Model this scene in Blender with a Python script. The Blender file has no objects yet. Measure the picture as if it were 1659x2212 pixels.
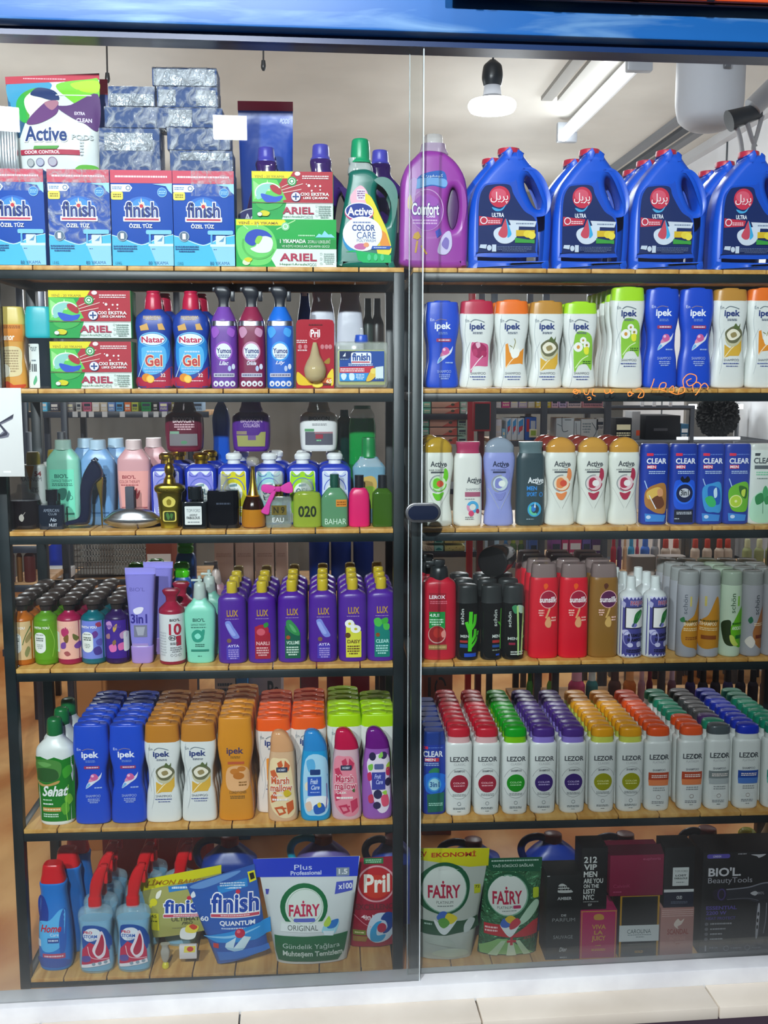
import bpy, bmesh, math, random
from mathutils import Vector, Matrix
random.seed(7)
C = bpy.context.scene.collection
SC = bpy.context.scene
PI = math.pi
# ---------------------------------------------------------------- camera
FPX, IW, IH = 2200.0, 1659.0, 2212.0
CX, CY, HOR, VPX, DIST = IW/2, IH/2, 820.0, 700.0, 2.4
pit = math.atan((CY-HOR)/FPX); yaw = math.atan((CX-VPX)/FPX*math.cos(pit))
FW = Vector((math.sin(yaw)*math.cos(pit), math.cos(yaw)*math.cos(pit), -math.sin(pit)))
RT = Vector((math.cos(yaw), -math.sin(yaw), 0)); UP = RT.cross(FW)
CAM = Vector((0, -DIST, 1.5))
cd = bpy.data.cameras.new('camera'); co = bpy.data.objects.new('camera', cd); C.objects.link(co)
cd.sensor_fit = 'HORIZONTAL'; cd.sensor_width = 36; cd.lens = FPX/IW*36
mw = Matrix((RT, UP, -FW)).transposed().to_4x4(); mw.translation = CAM; co.matrix_world = mw
SC.camera = co
# ---------------------------------------------------------------- exposure, world, area lights
SC.view_settings.view_transform = 'Standard'; SC.view_settings.look = 'None'
SC.view_settings.gamma = 1; SC.view_settings.use_curve_mapping = False
SC.view_settings.exposure = 0.0
SC.cycles.max_bounces = 8; SC.cycles.transparent_max_bounces = 24
SC.cycles.caustics_reflective = False; SC.cycles.caustics_refractive = False
SC.cycles.sample_clamp_indirect = 4
wd = bpy.data.worlds.new('night'); SC.world = wd; wd.use_nodes = True
wd.node_tree.nodes['Background'].inputs[0].default_value = (.75, .85, 1, 1)
wd.node_tree.nodes['Background'].inputs[1].default_value = 0.12
def area(name, loc, to, sx, sy, power, col=(1, .97, .93)):
    l = bpy.data.lights.new(name, 'AREA'); l.shape = 'RECTANGLE'; l.size = sx; l.size_y = sy; l.energy = power; l.color = col
    o = bpy.data.objects.new(name, l); C.objects.link(o); o.location = loc
    o.rotation_euler = (Vector(to)-Vector(loc)).to_track_quat('-Z', 'Y').to_euler(); return o
area('front_fill', (-.6, -1.75, 3.9), (-.2, .1, .9), .14, 1.3, 14)  # added pair of unseen fills, lighting the shelf fronts from above
area('front_fill', (.9, -1.75, 3.9), (.5, .1, .9), .14, 1.3, 14)
for x, y in ((-1.5, 2.2), (.9, 2.7), (-1.1, 4.0), (1.2, 4.3)):  # added point fills that brighten the shop and ceiling, no fixtures
    l = bpy.data.lights.new('shop_fill', 'POINT'); l.energy = 27; l.shadow_soft_size = .12; l.color = (.93, .97, 1); o = bpy.data.objects.new('shop_fill', l); C.objects.link(o); o.location = (x, y, 2.05)
# ---------------------------------------------------------------- pixel helpers: where a photo pixel lies on a real plane
def un(px, py, Y):
    d = FW+RT*((px-CX)/FPX)+UP*((CY-py)/FPX); return CAM+d*((Y-CAM.y)/d.y)
def xat(px, z, Y):
    k = (px-CX)/FPX; v = Vector((0, Y, z))-CAM
    return (k*FW.dot(v)-RT.dot(v))/(RT.x-k*FW.x)
def zat(py, X, Y):
    k = (CY-py)/FPX; v = Vector((X, Y, 0))-CAM
    return (k*FW.dot(v)-UP.dot(v))/(UP.z-k*FW.z)
def depth(X, Y, z): return FW.dot(Vector((X, Y, z))-CAM)/FPX
# ---------------------------------------------------------------- materials
def lin(h):
    if len(h) == 3: h = ''.join(c*2 for c in h)
    r = []
    for i in (0, 2, 4):
        c = int(h[i:i+2], 16)/255; r.append(c/12.92 if c <= .04045 else ((c+.055)/1.055)**2.4)
    return (*r, 1)
_M = {}
def M(col, kind='p'):
    k = (col, kind)
    if k in _M: return _M[k]
    m = bpy.data.materials.new(f'{kind}_{col}'); m.use_nodes = True; _M[k] = m
    nt = m.node_tree; N = nt.nodes; L = nt.links; b = N['Principled BSDF']; out = N['Material Output']
    c = lin(col); I = b.inputs
    def noise(scale, strength, dist=.002, detail=3):
        t = N.new('ShaderNodeTexCoord'); n = N.new('ShaderNodeTexNoise'); n.inputs['Scale'].default_value = scale; n.inputs['Detail'].default_value = detail
        bp = N.new('ShaderNodeBump'); bp.inputs['Strength'].default_value = strength; bp.inputs['Distance'].default_value = dist
        L.new(t.outputs['Object'], n.inputs['Vector']); L.new(n.outputs['Fac'], bp.inputs['Height']); return n, bp
    I['Base Color'].default_value = c
    rough = {'p': .33, 's': .6, 'k': .12, 'm': .28, 'w': .3, 'f': .22, 'i': .5, 'b': .7}.get(kind, .3)
    I['Roughness'].default_value = rough
    if kind in 'ps':      # moulded plastic / printed board: faint surface grain in the colour
        n, bp = noise(60, .05, .0005); L.new(bp.outputs['Normal'], I['Normal'])
    if kind in 'is': I['Specular IOR Level'].default_value = .22
    if kind == 'm': I['Metallic'].default_value = 1
    if kind == 'w':
        n, bp = noise(22, .35, .004, 2); L.new(bp.outputs['Normal'], I['Normal'])
    if kind == 'f':
        I['Metallic'].default_value = .45
        n, bp = noise(45, 1, .014, 4); n.inputs['Distortion'].default_value = 1.5; L.new(bp.outputs['Normal'], I['Normal'])
    if kind in ('t', 'c', 'g', 'n'):
        tr = N.new('ShaderNodeBsdfTransparent'); mx = N.new('ShaderNodeMixShader')
        if kind == 't':
            tr.inputs[0].default_value = c; I['Roughness'].default_value = .08; mx.inputs[0].default_value = .55
        elif kind == 'n':   # clear hard plastic / glass
            tr.inputs[0].default_value = (.9+.1*c[0], .9+.1*c[1], .9+.1*c[2], 1); I['Roughness'].default_value = .06; mx.inputs[0].default_value = .3
        elif kind == 'c':   # crinkled cellophane
            I['Roughness'].default_value = .12; n, bp = noise(40, 1, .02, 4); n.inputs['Distortion'].default_value = 1.6
            L.new(bp.outputs['Normal'], I['Normal'])
            fr = N.new('ShaderNodeValToRGB'); fr.color_ramp.elements[0].position = .45; fr.color_ramp.elements[0].color = (.03, .03, .03, 1); fr.color_ramp.elements[1].position = .72; fr.color_ramp.elements[1].color = (.6, .6, .6, 1)
            n.inputs['Scale'].default_value = 34; L.new(n.outputs['Fac'], fr.inputs[0]); I['Base Color'].default_value = (.86, .9, .95, 1); I['Specular IOR Level'].default_value = .9
            L.new(fr.outputs[0], mx.inputs[0]); L.new(tr.outputs[0], mx.inputs[1]); L.new(b.outputs[0], mx.inputs[2])
        if kind != 'c':
            L.new(tr.outputs[0], mx.inputs[1]); L.new(b.outputs[0], mx.inputs[2])
        L.new(mx.outputs[0], out.inputs[0])
    if kind == 'e':
        I['Emission Color'].default_value = c; I['Emission Strength'].default_value = 1
    return m
def glow(name, col, strength):
    m = bpy.data.materials.new(name); m.use_nodes = True; b = m.node_tree.nodes['Principled BSDF']
    b.inputs['Base Color'].default_value = col; b.inputs['Emission Color'].default_value = col; b.inputs['Emission Strength'].default_value = strength; return m
# ---------------------------------------------------------------- mesh helpers
def obj(name, me, parent=None, loc=None):
    o = bpy.data.objects.new(name, me); C.objects.link(o)
    if parent: o.parent = parent
    if loc: o.location = loc
    return o
def mk(name, vs, fs, mats, parent=None, mi=None, ang=35):
    me = bpy.data.meshes.new(name); me.from_pydata(vs, [], fs)
    for m in (mats if isinstance(mats, (list, tuple)) else [mats]): me.materials.append(m)
    if mi: me.polygons.foreach_set('material_index', mi)
    me.polygons.foreach_set('use_smooth', [True]*len(me.polygons)); me.set_sharp_from_angle(angle=math.radians(ang)); me.update()
    return obj(name, me, parent)
def from_bm(name, bm, mats, parent=None, ang=35):
    me = bpy.data.meshes.new(name); bm.to_mesh(me); bm.free()
    for m in (mats if isinstance(mats, (list, tuple)) else [mats]): me.materials.append(m)
    me.polygons.foreach_set('use_smooth', [True]*len(me.polygons)); me.set_sharp_from_angle(angle=math.radians(ang)); return obj(name, me, parent)
def bbox(bm, x0, x1, y0, y1, z0, z1, bev=0, seg=2, mi=0):
    r = bmesh.ops.create_cube(bm, size=1, matrix=Matrix.Translation(((x0+x1)/2, (y0+y1)/2, (z0+z1)/2)) @ Matrix.Diagonal((x1-x0, y1-y0, z1-z0, 1)))
    fs = {f for v in r['verts'] for f in v.link_faces}
    for f in fs: f.material_index = mi
    if bev: bmesh.ops.bevel(bm, geom=list({e for v in r['verts'] for e in v.link_edges}), offset=bev, segments=seg, affect='EDGES', profile=.5)
def box(name, x0, x1, y0, y1, z0, z1, mat, parent=None, bev=0):
    bm = bmesh.new(); bbox(bm, x0, x1, y0, y1, z0, z1, bev); return from_bm(name, bm, mat, parent)
def tag(o, label, cat, group=None, kind=None):
    o['label'] = label; o['category'] = cat
    if group: o['group'] = group
    if kind: o['kind'] = kind
    return o
def struct(o): o['kind'] = 'structure'; return o
def pchip(R, k):
    """monotone smoothing through rings [(z, a, b, ...)]; a repeated z is a hard edge"""
    out = []; n = len(R)
    if k <= 1: return [tuple(r) for r in R]
    def sl(i, c):
        if i <= 0 or i >= n-1: return None
        h0 = R[i][0]-R[i-1][0]; h1 = R[i+1][0]-R[i][0]
        if abs(h0) < 1e-9 or abs(h1) < 1e-9: return None
        d0 = (R[i][c]-R[i-1][c])/h0; d1 = (R[i+1][c]-R[i][c])/h1
        return 0 if d0*d1 <= 0 else 2*d0*d1/(d0+d1)
    for i in range(n-1):
        h = R[i+1][0]-R[i][0]; out.append(tuple(R[i]))
        if abs(h) < 1e-9: continue
        for j in range(1, k):
            t = j/k; row = [R[i][0]+h*t]
            for c in range(1, len(R[i])):
                d = (R[i+1][c]-R[i][c])/h; m0 = sl(i, c); m1 = sl(i+1, c); m0 = d if m0 is None else m0; m1 = d if m1 is None else m1
                t2, t3 = t*t, t*t*t
                row.append((2*t3-3*t2+1)*R[i][c]+(t3-2*t2+t)*h*m0+(-2*t3+3*t2)*R[i+1][c]+(t3-t2)*h*m1)
            out.append(tuple(row))
    out.append(tuple(R[-1])); return out
def loft_mesh(name, R, mat, parent=None, n=28, e=2.0, cap=True, y0=0):
    """R: (z, half width, half depth, x offset); superellipse sections"""
    vs = []; fs = []
    for (z, a, b, *xo) in R:
        x0 = xo[0] if xo else 0
        for i in range(n):
            t = 2*PI*(i+.5)/n; c, s = math.cos(t), math.sin(t)
            vs.append((x0+a*math.copysign(abs(c)**(2/e), c), y0+b*math.copysign(abs(s)**(2/e), s), z))
    for k in range(len(R)-1):
        for i in range(n):
            j = (i+1) % n; fs.append((k*n+i, k*n+j, (k+1)*n+j, (k+1)*n+i))
    if cap:
        fs.append(tuple(range(n))[::-1]); fs.append(tuple((len(R)-1)*n+i for i in range(n)))
    return mk(name, vs, fs, mat, parent, ang=40)
def crom(P, k=6, closed=True):
    n = len(P); out = []
    for i in range(n if closed else n-1):
        p0, p1, p2, p3 = (P[(i+d) % n] if closed else P[min(max(i+d, 0), n-1)] for d in (-1, 0, 1, 2))
        for j in range(k):
            t = j/k
            out.append(tuple(.5*(2*p1[c]+(p2[c]-p0[c])*t+(2*p0[c]-5*p1[c]+4*p2[c]-p3[c])*t*t+(3*p1[c]-p0[c]-3*p2[c]+p3[c])*t**3) for c in range(len(p1))))
    if not closed: out.append(tuple(P[-1]))
    return out
def prism_mesh(name, outs, hd, bev, mat, parent=None, y0=0, seg=4):
    """filled outline (first list) with holes (others) in local x,z; thickness 2*hd, rounded by bev"""
    c = bpy.data.curves.new('o', 'CURVE'); c.dimensions = '2D'; c.fill_mode = 'BOTH'
    c.extrude = max(hd-bev, 1e-5); c.bevel_depth = bev; c.bevel_resolution = seg; c.offset = -bev
    for P in outs:
        s = c.splines.new('POLY'); s.points.add(len(P)-1); s.use_cyclic_u = True
        for p, q in zip(s.points, P): p.co = (q[0], q[1], 0, 1)
    t = bpy.data.objects.new('o', c); me = bpy.data.meshes.new_from_object(t); bpy.data.objects.remove(t); bpy.data.curves.remove(c)
    me.name = name; me.transform(Matrix(((1, 0, 0, 0), (0, 0, -1, y0), (0, 1, 0, 0), (0, 0, 0, 1))))
    bm = bmesh.new(); bm.from_mesh(me); bmesh.ops.remove_doubles(bm, verts=bm.verts, dist=1e-5); bmesh.ops.recalc_face_normals(bm, faces=bm.faces); bm.to_mesh(me); bm.free()
    me.materials.clear(); me.materials.append(mat)
    me.polygons.foreach_set('use_smooth', [True]*len(me.polygons)); me.set_sharp_from_angle(angle=math.radians(50)); return obj(name, me, parent)
def tube_mesh(name, P, r, mat, parent=None, n=10, closed=False, smooth=0):
    if smooth: P = crom(P, smooth, closed)
    P = [Vector(p) for p in P]; m = len(P); vs = []; fs = []
    rr = r if isinstance(r, (list, tuple)) else [r]*m
    if len(rr) != m: rr = [rr[0]+(rr[-1]-rr[0])*i/(m-1) for i in range(m)]
    a = None
    for i in range(m):
        d = (P[(i+1) % m]-P[i-1]) if closed else (P[min(i+1, m-1)]-P[max(i-1, 0)]); d.normalize()
        if a is None: a = d.orthogonal().normalized()
        a = (a-d*a.dot(d)).normalized(); b = d.cross(a)
        for k in range(n): t = 2*PI*k/n; vs.append(tuple(P[i]+(a*math.cos(t)+b*math.sin(t))*rr[i]))
    for i in range(m if closed else m-1):
        for k in range(n):
            q = (i+1) % m; fs.append((i*n+k, i*n+(k+1) % n, q*n+(k+1) % n, q*n+k))
    if not closed: fs.append(tuple(range(n))[::-1]); fs.append(tuple((m-1)*n+k for k in range(n)))
    return mk(name, vs, fs, mat, parent, ang=60)
# ---------------------------------------------------------------- writing
_T = {}
def text2d(s, off=0, shear=0):
    k = (s, off, shear)
    if k not in _T:
        c = bpy.data.curves.new('t', 'FONT'); c.body = s; c.resolution_u = 3; c.offset = off; c.shear = shear
        t = bpy.data.objects.new('t', c); me = bpy.data.meshes.new_from_object(t)
        _T[k] = ([(v.co.x, v.co.y) for v in me.vertices], [tuple(p.vertices) for p in me.polygons])
        bpy.data.objects.remove(t); bpy.data.curves.remove(c); bpy.data.meshes.remove(me)
    return _T[k]
def ell(cx, cy, rx, ry, n=28, a0=0, a1=2*PI): return [(cx+rx*math.cos(a0+(a1-a0)*i/n), cy+ry*math.sin(a0+(a1-a0)*i/n)) for i in range(n)]
def art(items):
    """the printed artwork language -> [(points, faces, colour)] in photo pixels, bottom layer first"""
    out = []
    for ln in items.strip().split('\n'):
        w = ln.split()
        if not w: continue
        k = w[0]
        if k == 'r':      # filled rectangle
            x0, y0, x1, y1 = map(float, w[1:5]); out.append(([(x0, y0), (x1, y0), (x1, y1), (x0, y1)], [(0, 1, 2, 3)], w[5]))
        elif k == 'R':    # rounded rectangle
            x0, y0, x1, y1, r = map(float, w[1:6]); p = []
            for cx, cy, a in ((x1-r, y0+r, -PI/2), (x1-r, y1-r, 0), (x0+r, y1-r, PI/2), (x0+r, y0+r, PI)): p += [(cx+r*math.cos(a+PI/2*i/5), cy+r*math.sin(a+PI/2*i/5)) for i in range(6)]
            out.append((p, [tuple(range(len(p)))], w[6]))
        elif k == 'e':    # ellipse
            cx, cy, rx, ry = map(float, w[1:5]); p = ell(cx, cy, rx, ry); out.append((p, [tuple(range(len(p)))], w[5]))
        elif k == 'o':    # ring, optional start and end angle
            cx, cy, rx, ry, d = map(float, w[1:6]); a0, a1 = (math.radians(float(w[7])), math.radians(float(w[8]))) if len(w) > 8 else (0, 2*PI); n = 36
            p = []
            for i in range(n+1): a = a0+(a1-a0)*i/n; p += [(cx+rx*math.cos(a), cy+ry*math.sin(a)), (cx+(rx-d)*math.cos(a), cy+(ry-d)*math.sin(a))]
            out.append((p, [(2*i, 2*i+2, 2*i+3, 2*i+1) for i in range(n)], w[6]))
        elif k in 'pP':   # polygon, P smoothed
            v = list(map(float, w[2:])); p = list(zip(v[::2], v[1::2])); p = crom(p, 5) if k == 'P' else p
            out.append((p, [tuple(range(len(p)))], w[1]))
        elif k == 'l':    # stroke along points: width, colour, pts
            v = list(map(float, w[3:])); P = list(zip(v[::2], v[1::2])); P = crom(P, 5, False) if len(P) > 2 else P; d = float(w[1])/2; p = []
            for i, q in enumerate(P):
                a, b = P[max(i-1, 0)], P[min(i+1, len(P)-1)]; L = math.hypot(b[0]-a[0], b[1]-a[1]) or 1; nx, ny = -(b[1]-a[1])/L*d, (b[0]-a[0])/L*d
                p += [(q[0]+nx, q[1]+ny), (q[0]-nx, q[1]-ny)]
            out.append((p, [(2*i, 2*i+2, 2*i+3, 2*i+1) for i in range(len(P)-1)], w[2]))
        elif k == 'g':    # lines of fine print
            x0, y0, x1, y1 = map(float, w[1:5]); n = int(w[5]); rs = random.Random(ln); lh = (y1-y0)/n; p = []; fs = []
            for i in range(n):
                W = (x1-x0)*(1 if i < n-1 or n < 3 else .7); xa = x0+(x1-x0-W)/2; x = xa; t = y0+lh*(i+.2); b = t+lh*.55
                while x < xa+W-.5:
                    q = min(x+rs.uniform(2, 6), xa+W); s = len(p); p += [(x, t), (q, t), (q, b), (x, b)]; fs.append((s, s+1, s+2, s+3)); x = q+rs.uniform(.6, 1.2)
            out.append((p, fs, w[6]))
        elif k in 'tbivVO':  # t regular, b bold, i bold slanted, v reading upwards, O outlined bold (extra colour)
            x0, y0, x1, y1 = map(float, w[1:5]); oc = w[6] if k == 'O' else None; s = ' '.join(w[7 if oc else 6:])
            off = {'t': 0, 'v': .01}.get(k, .028); sh = .35 if k == 'i' else 0
            V, F = text2d(s, off, sh)
            xs = [v[0] for v in V]; ys = [v[1] for v in V]; a, b, c, d = min(xs), max(xs), min(ys), max(ys)
            def fit(q):
                u, v = (q[0]-a)/(b-a or 1), (q[1]-c)/(d-c or 1)
                return (x0+(x1-x0)*v, y1-(y1-y0)*u) if k in 'vV' else (x0+(x1-x0)*u, y1-(y1-y0)*v)
            if k in 'vV':
                def fit(q): return (x0+(x1-x0)*(1-(q[1]-c)/(d-c)), y1-(y1-y0)*(q[0]-a)/(b-a))
            if oc:
                V2, F2 = text2d(s, .075, 0); out.append(([fit(q) for q in V2], F2, oc))
            out.append(([fit(q) for q in V], F, w[5]))
    return out
# ---------------------------------------------------------------- a product: an Empty at its base, parts under it; shapes are measured in photo pixels at its own distance
ZS = (1.757, 1.479, 1.147, .816, .415, .026)      # shelf boards, top to bottom
class Prod:
    def __init__(s, name, cx, top, base, sh, Y, label, cat, group=None, rot=0, turn=0, z=None, lift=.0006):
        s.cx, s.base, s.rot = cx, base, math.radians(rot); z = (ZS[sh] if z is None else z)+lift
        X = xat(cx, z, Y); s.u = depth(X, Y, z+.1); s.v = (zat(top, X, Y)-z)/(base-top); s.h = s.v*(base-top)
        s.o = tag(bpy.data.objects.new(name, None), label, cat, group); C.objects.link(s.o); s.o.empty_display_size = .02
        s.o.location = (X, Y, z); s.o.rotation_euler = (0, s.rot, math.radians(turn)); s.R = None; s.flat = None; s.Y = Y; s.z = z
    def q(s, p):
        x, y = p[0]-s.cx, s.base-p[1]
        if s.rot: c, n = math.cos(s.rot), math.sin(s.rot); x, y = x*c-y*n, x*n+y*c
        return x*s.u, y*s.v
    def rings(s, txt, d, k=4):
        """'py:half-width[:x-offset] ...' bottom to top; d half depth px (0: round)"""
        R = []; mw_ = 0; L = []
        for t in txt.split(): L.append([float(a) for a in t.split(':')])
        mw_ = max(a[1] for a in L)
        for a in L:
            hd = a[1] if not d else d*min(1, (a[1]/mw_))**.6
            R.append(((s.base-a[0])*s.v, a[1]*s.u, hd*s.u, (a[2] if len(a) > 2 else 0)*s.u))
        return pchip(R, k)
    def loft(s, name, txt, col, kind='p', d=0, e=None, k=4, par=None, main=False, n=28, y=0):
        R = s.rings(txt, d, k); e = e or (2.0 if not d else 3.2)
        o = loft_mesh(name, R, M(col, kind), par or s.o, n, e, y0=y*s.u)
        if main or s.R is None: s.R, s.e, s.ly = R, e, y*s.u
        return o
    def box(s, name, x0, y0, x1, y1, d, col, kind='s', par=None, bev=.6, main=True, yo=0):
        a, b = s.q((x0, y1)) if not s.rot else ((x0-s.cx)*s.u, (s.base-y1)*s.v), s.q((x1, y0)) if not s.rot else ((x1-s.cx)*s.u, (s.base-y0)*s.v)
        if main: s.flat = (yo-d)*s.u
        return box(name, a[0], b[0], (yo-d)*s.u, (yo+d)*s.u, a[1], b[1], M(col, kind), par or s.o, bev*s.u)
    def prism(s, name, outs, d, bev, col, kind='p', par=None, main=True, y=0):
        if main: s.flat = (y-d)*s.u
        return prism_mesh(name, [[s.q(p) for p in P] for P in outs], d*s.u, bev*s.u, M(col, kind), par or s.o, y*s.u)
    def front(s, x, z):
        if s.flat is not None: return s.flat if not callable(s.flat) else s.flat(x, z)
        R = s.R; z = min(max(z, R[0][0]), R[-1][0]); i = 0
        while i < len(R)-2 and R[i+1][0] < z: i += 1
        h = R[i+1][0]-R[i][0]; t = (z-R[i][0])/h if h > 1e-9 else 0
        a, b, xo = (R[i][c]+(R[i+1][c]-R[i][c])*t for c in (1, 2, 3)); f = min(abs(x-xo)/max(a, 1e-6), .985)
        return s.ly-b*(1-f**s.e)**(1/s.e)
    def label(s, items, name='label', par=None, kind='i', step=5.0, eps=.0005, de=.00012):
        bm = bmesh.new(); cols = []; lay = bm.verts.layers.float.new('l')
        for n, (P, F, c) in enumerate(art(items)):
            if c not in cols: cols.append(c)
            vs = []
            for p in P:
                x, z = s.q(p); v = bm.verts.new((x, 0, z)); v[lay] = n; vs.append(v)
            for f in F:
                if len(set(f)) < 3: continue
                try: fc = bm.faces.new([vs[i] for i in f])
                except ValueError: continue
                fc.material_index = cols.index(c)
        if s.flat is None or callable(s.flat):
            xs = [v.co.x for v in bm.verts]; zs = [v.co.z for v in bm.verts]; st = step*s.u
            for ax, lo, hi in ((0, min(xs), max(xs)), (2, min(zs), max(zs))):
                q = lo+st
                while q < hi:
                    co_ = [0, 0, 0]; no = [0, 0, 0]; co_[ax] = q; no[ax] = 1
                    bmesh.ops.bisect_plane(bm, geom=list(bm.verts)+list(bm.edges)+list(bm.faces), plane_co=co_, plane_no=no, dist=1e-7); q += st
        for v in bm.verts: v.co.y = s.front(v.co.x, v.co.z)-eps-de*v[lay]
        for f in bm.faces:
            f.normal_update()
            if f.normal.y > 0: f.normal_flip()
        return from_bm(name, bm, [M(c, kind) for c in cols], par or s.o, 60)
def dup(P, X=None, Y=None, z=None, label=None, group=None, skip=('label',), turn=None, sub=None):
    """a copy of a product with copies of its parts and sub-parts; sub: {part name: material}"""
    src = P.o if isinstance(P, Prod) else P
    r = src.copy(); C.objects.link(r); L = list(src.location); r.location = (X if X is not None else L[0], Y if Y is not None else L[1], z if z is not None else L[2])
    if turn is not None: r.rotation_euler = (0, 0, math.radians(turn))
    if label: r['label'] = label
    if group: r['group'] = group
    def rec(a, b):
        for ch in list(a.children):
            n = ch.name.split('.')[0]
            if n in skip: continue
            c = ch.copy(); C.objects.link(c); c.parent = b
            if sub and n in sub:
                c.data = ch.data.copy(); c.data.materials.clear(); c.data.materials.append(sub[n])
            rec(ch, c)
    rec(src, r); return r
ORD = ['front', 'second', 'third', 'fourth', 'fifth', 'sixth', 'seventh', 'eighth', 'ninth', 'tenth', 'eleventh', 'twelfth']
def row(P, n, dy, lab, group=None, X=None, start=1, skip=('label',), sub=None, jit=.001):
    for i in range(start, n): dup(P, X=(X if X is not None else P.o.location.x)+random.uniform(-jit, jit), Y=P.Y+dy*i, label=lab.format(ORD[i]), group=group, skip=skip, sub=sub)
def pouch(P, tl, tr, br, bl, d, col, kind='w', seal=.12, name='pouch_body', seed=1, par=None):
    """stand-up pouch: flat seal at the top, belly and gusset below; corners in photo pixels"""
    c = [P.q(a) for a in (tl, tr, br, bl)]; n, m = 18, 22; vs = []; fs = []; rs = random.Random(seed); ph = [rs.uniform(0, 6) for _ in range(6)]
    def pt(u, v):
        x = (c[3][0]*(1-u)+c[2][0]*u)*(1-v)+(c[0][0]*(1-u)+c[1][0]*u)*v; z = (c[3][1]*(1-u)+c[2][1]*u)*(1-v)+(c[0][1]*(1-u)+c[1][1]*u)*v
        g = min(1, max(0, (1-seal-v)/(.75-seal)))**.7*(.75+.25*min(1, v*6)); b = math.sin(PI*min(max(u, 0), 1))**.55
        w = .9*math.sin(9*u+ph[0]+3*v)*math.sin(7*v+ph[1])+.5*math.sin(17*u+ph[2]-6*v)*math.sin(13*v+ph[3])
        return x, z, (d*g*b+w*1.1*b*(.25+g))*P.u
    for sgn in (-1, 1):
        for j in range(m+1):
            for i in range(n+1):
                x, z, t = pt(i/n, j/m); vs.append((x, sgn*max(t, .0006), z))
    N = (n+1)*(m+1)
    for s_ in (0, 1):
        for j in range(m):
            for i in range(n):
                a = s_*N+j*(n+1)+i; f = (a, a+1, a+n+2, a+n+1); fs.append(f if s_ == 0 else f[::-1])
    for j in range(m): a = j*(n+1); b = a+n; fs += [(a+N, a, a+n+1, a+n+1+N), (b, b+N, b+n+1+N, b+n+1)]
    for i in range(n): fs += [(i+1, i, i+N, i+1+N), (m*(n+1)+i, m*(n+1)+i+1, m*(n+1)+i+1+N, m*(n+1)+i+N)]
    def fy(x, z):
        v = .5
        for _ in range(4):
            xl, xr = c[3][0]*(1-v)+c[0][0]*v, c[2][0]*(1-v)+c[1][0]*v; u = min(max((x-xl)/(xr-xl), 0), 1)
            zb, zt = c[3][1]*(1-u)+c[2][1]*u, c[0][1]*(1-u)+c[1][1]*u; v = min(max((z-zb)/(zt-zb), 0), 1)
        return -max(pt(u, v)[2], .0006)
    P.flat = fy
    return mk(name, vs, fs, M(col, kind), par or P.o, ang=70)
# ---------------------------------------------------------------- the room
def node_mat(name, base, rough=.6):
    m = bpy.data.materials.new(name); m.use_nodes = True; nt = m.node_tree; b = nt.nodes['Principled BSDF']
    b.inputs['Base Color'].default_value = lin(base); b.inputs['Roughness'].default_value = rough; return m, nt, nt.nodes, nt.links, b
def noise_col(name, c1, c2, scale, rough=.6, dist=0, detail=4, stretch=(1, 1, 1), lo=.35, hi=.65, bump=0):
    m, nt, N, L, b = node_mat(name, c1, rough)
    t = N.new('ShaderNodeTexCoord'); mp = N.new('ShaderNodeMapping'); mp.inputs['Scale'].default_value = stretch
    n = N.new('ShaderNodeTexNoise'); n.inputs['Scale'].default_value = scale; n.inputs['Detail'].default_value = detail; n.inputs['Distortion'].default_value = dist
    r = N.new('ShaderNodeValToRGB'); r.color_ramp.elements[0].color = lin(c1); r.color_ramp.elements[1].color = lin(c2); r.color_ramp.elements[0].position = lo; r.color_ramp.elements[1].position = hi
    L.new(t.outputs['Object'], mp.inputs[0]); L.new(mp.outputs[0], n.inputs['Vector']); L.new(n.outputs['Fac'], r.inputs[0]); L.new(r.outputs[0], b.inputs['Base Color'])
    if bump:
        bp = N.new('ShaderNodeBump'); bp.inputs['Strength'].default_value = bump; bp.inputs['Distance'].default_value = .003; L.new(n.outputs['Fac'], bp.inputs['Height']); L.new(bp.outputs[0], b.inputs['Normal'])
    return m
MARBLE = noise_col('orange_marble', 'b4682a', 'e6b070', 2.2, .35, 1.2, 8, (1, .45, 1), .36, .62)
MARBLE_IN = MARBLE
WHITEW = noise_col('white_panel', 'dcdde0', 'e6e7ea', 3, .5)
CEIL = noise_col('ceiling_panel', 'bcb8b0', 'cbc7bf', 2, .6)
DARKW = noise_col('dark_wall', '4c4a46', '6a6761', 1.6, .7)
GREYW = noise_col('grey_wall', '6d6a66', '86827c', 2, .7)
STEEL = noise_col('dark_steel', '0d181b', '162428', 9, .38, 0, 3)
STEEL2 = noise_col('dark_rack_steel', '1e2430', '2a3040', 9, .4)
WOOD = noise_col('pine_plank', 'c08a3c', 'dcae62', 5, .45, .6, 5, (8, 1, 8))
WOODB = noise_col('birch_board', 'b98a58', 'd9b083', 4, .5, .4, 5, (1, 6, 6))
XL, XR, YB, ZC = -2.6, 2.25, 5.2, 2.86
struct(box('floor', XL, XR, -.03, YB, -.06, 0, MARBLE))
struct(box('ceiling', XL, XR, .02, YB, ZC, ZC+.06, CEIL))
struct(box('wall_right', XR, XR+.06, .02, YB, 0, ZC, WHITEW))
struct(box('wall_left', XL-.06, XL, .02, YB, 0, ZC, GREYW))
struct(box('wall_back', XL, XR, YB, YB+.06, 0, ZC, DARKW))
xp = un(1482, 900, 3.1).x; struct(box('wall_inner', xp, XR-.001, 3.1, 3.14, 0, un(1600, 858, 3.1).z, GREYW))
GAP = M('555a5e', 's')
for i, y in enumerate((1.45, 2.4, 3.35, 4.3)): struct(box(f'trim_{i+1}', XR-.006, XR, y, y+.012, 0, ZC, GAP))
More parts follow.
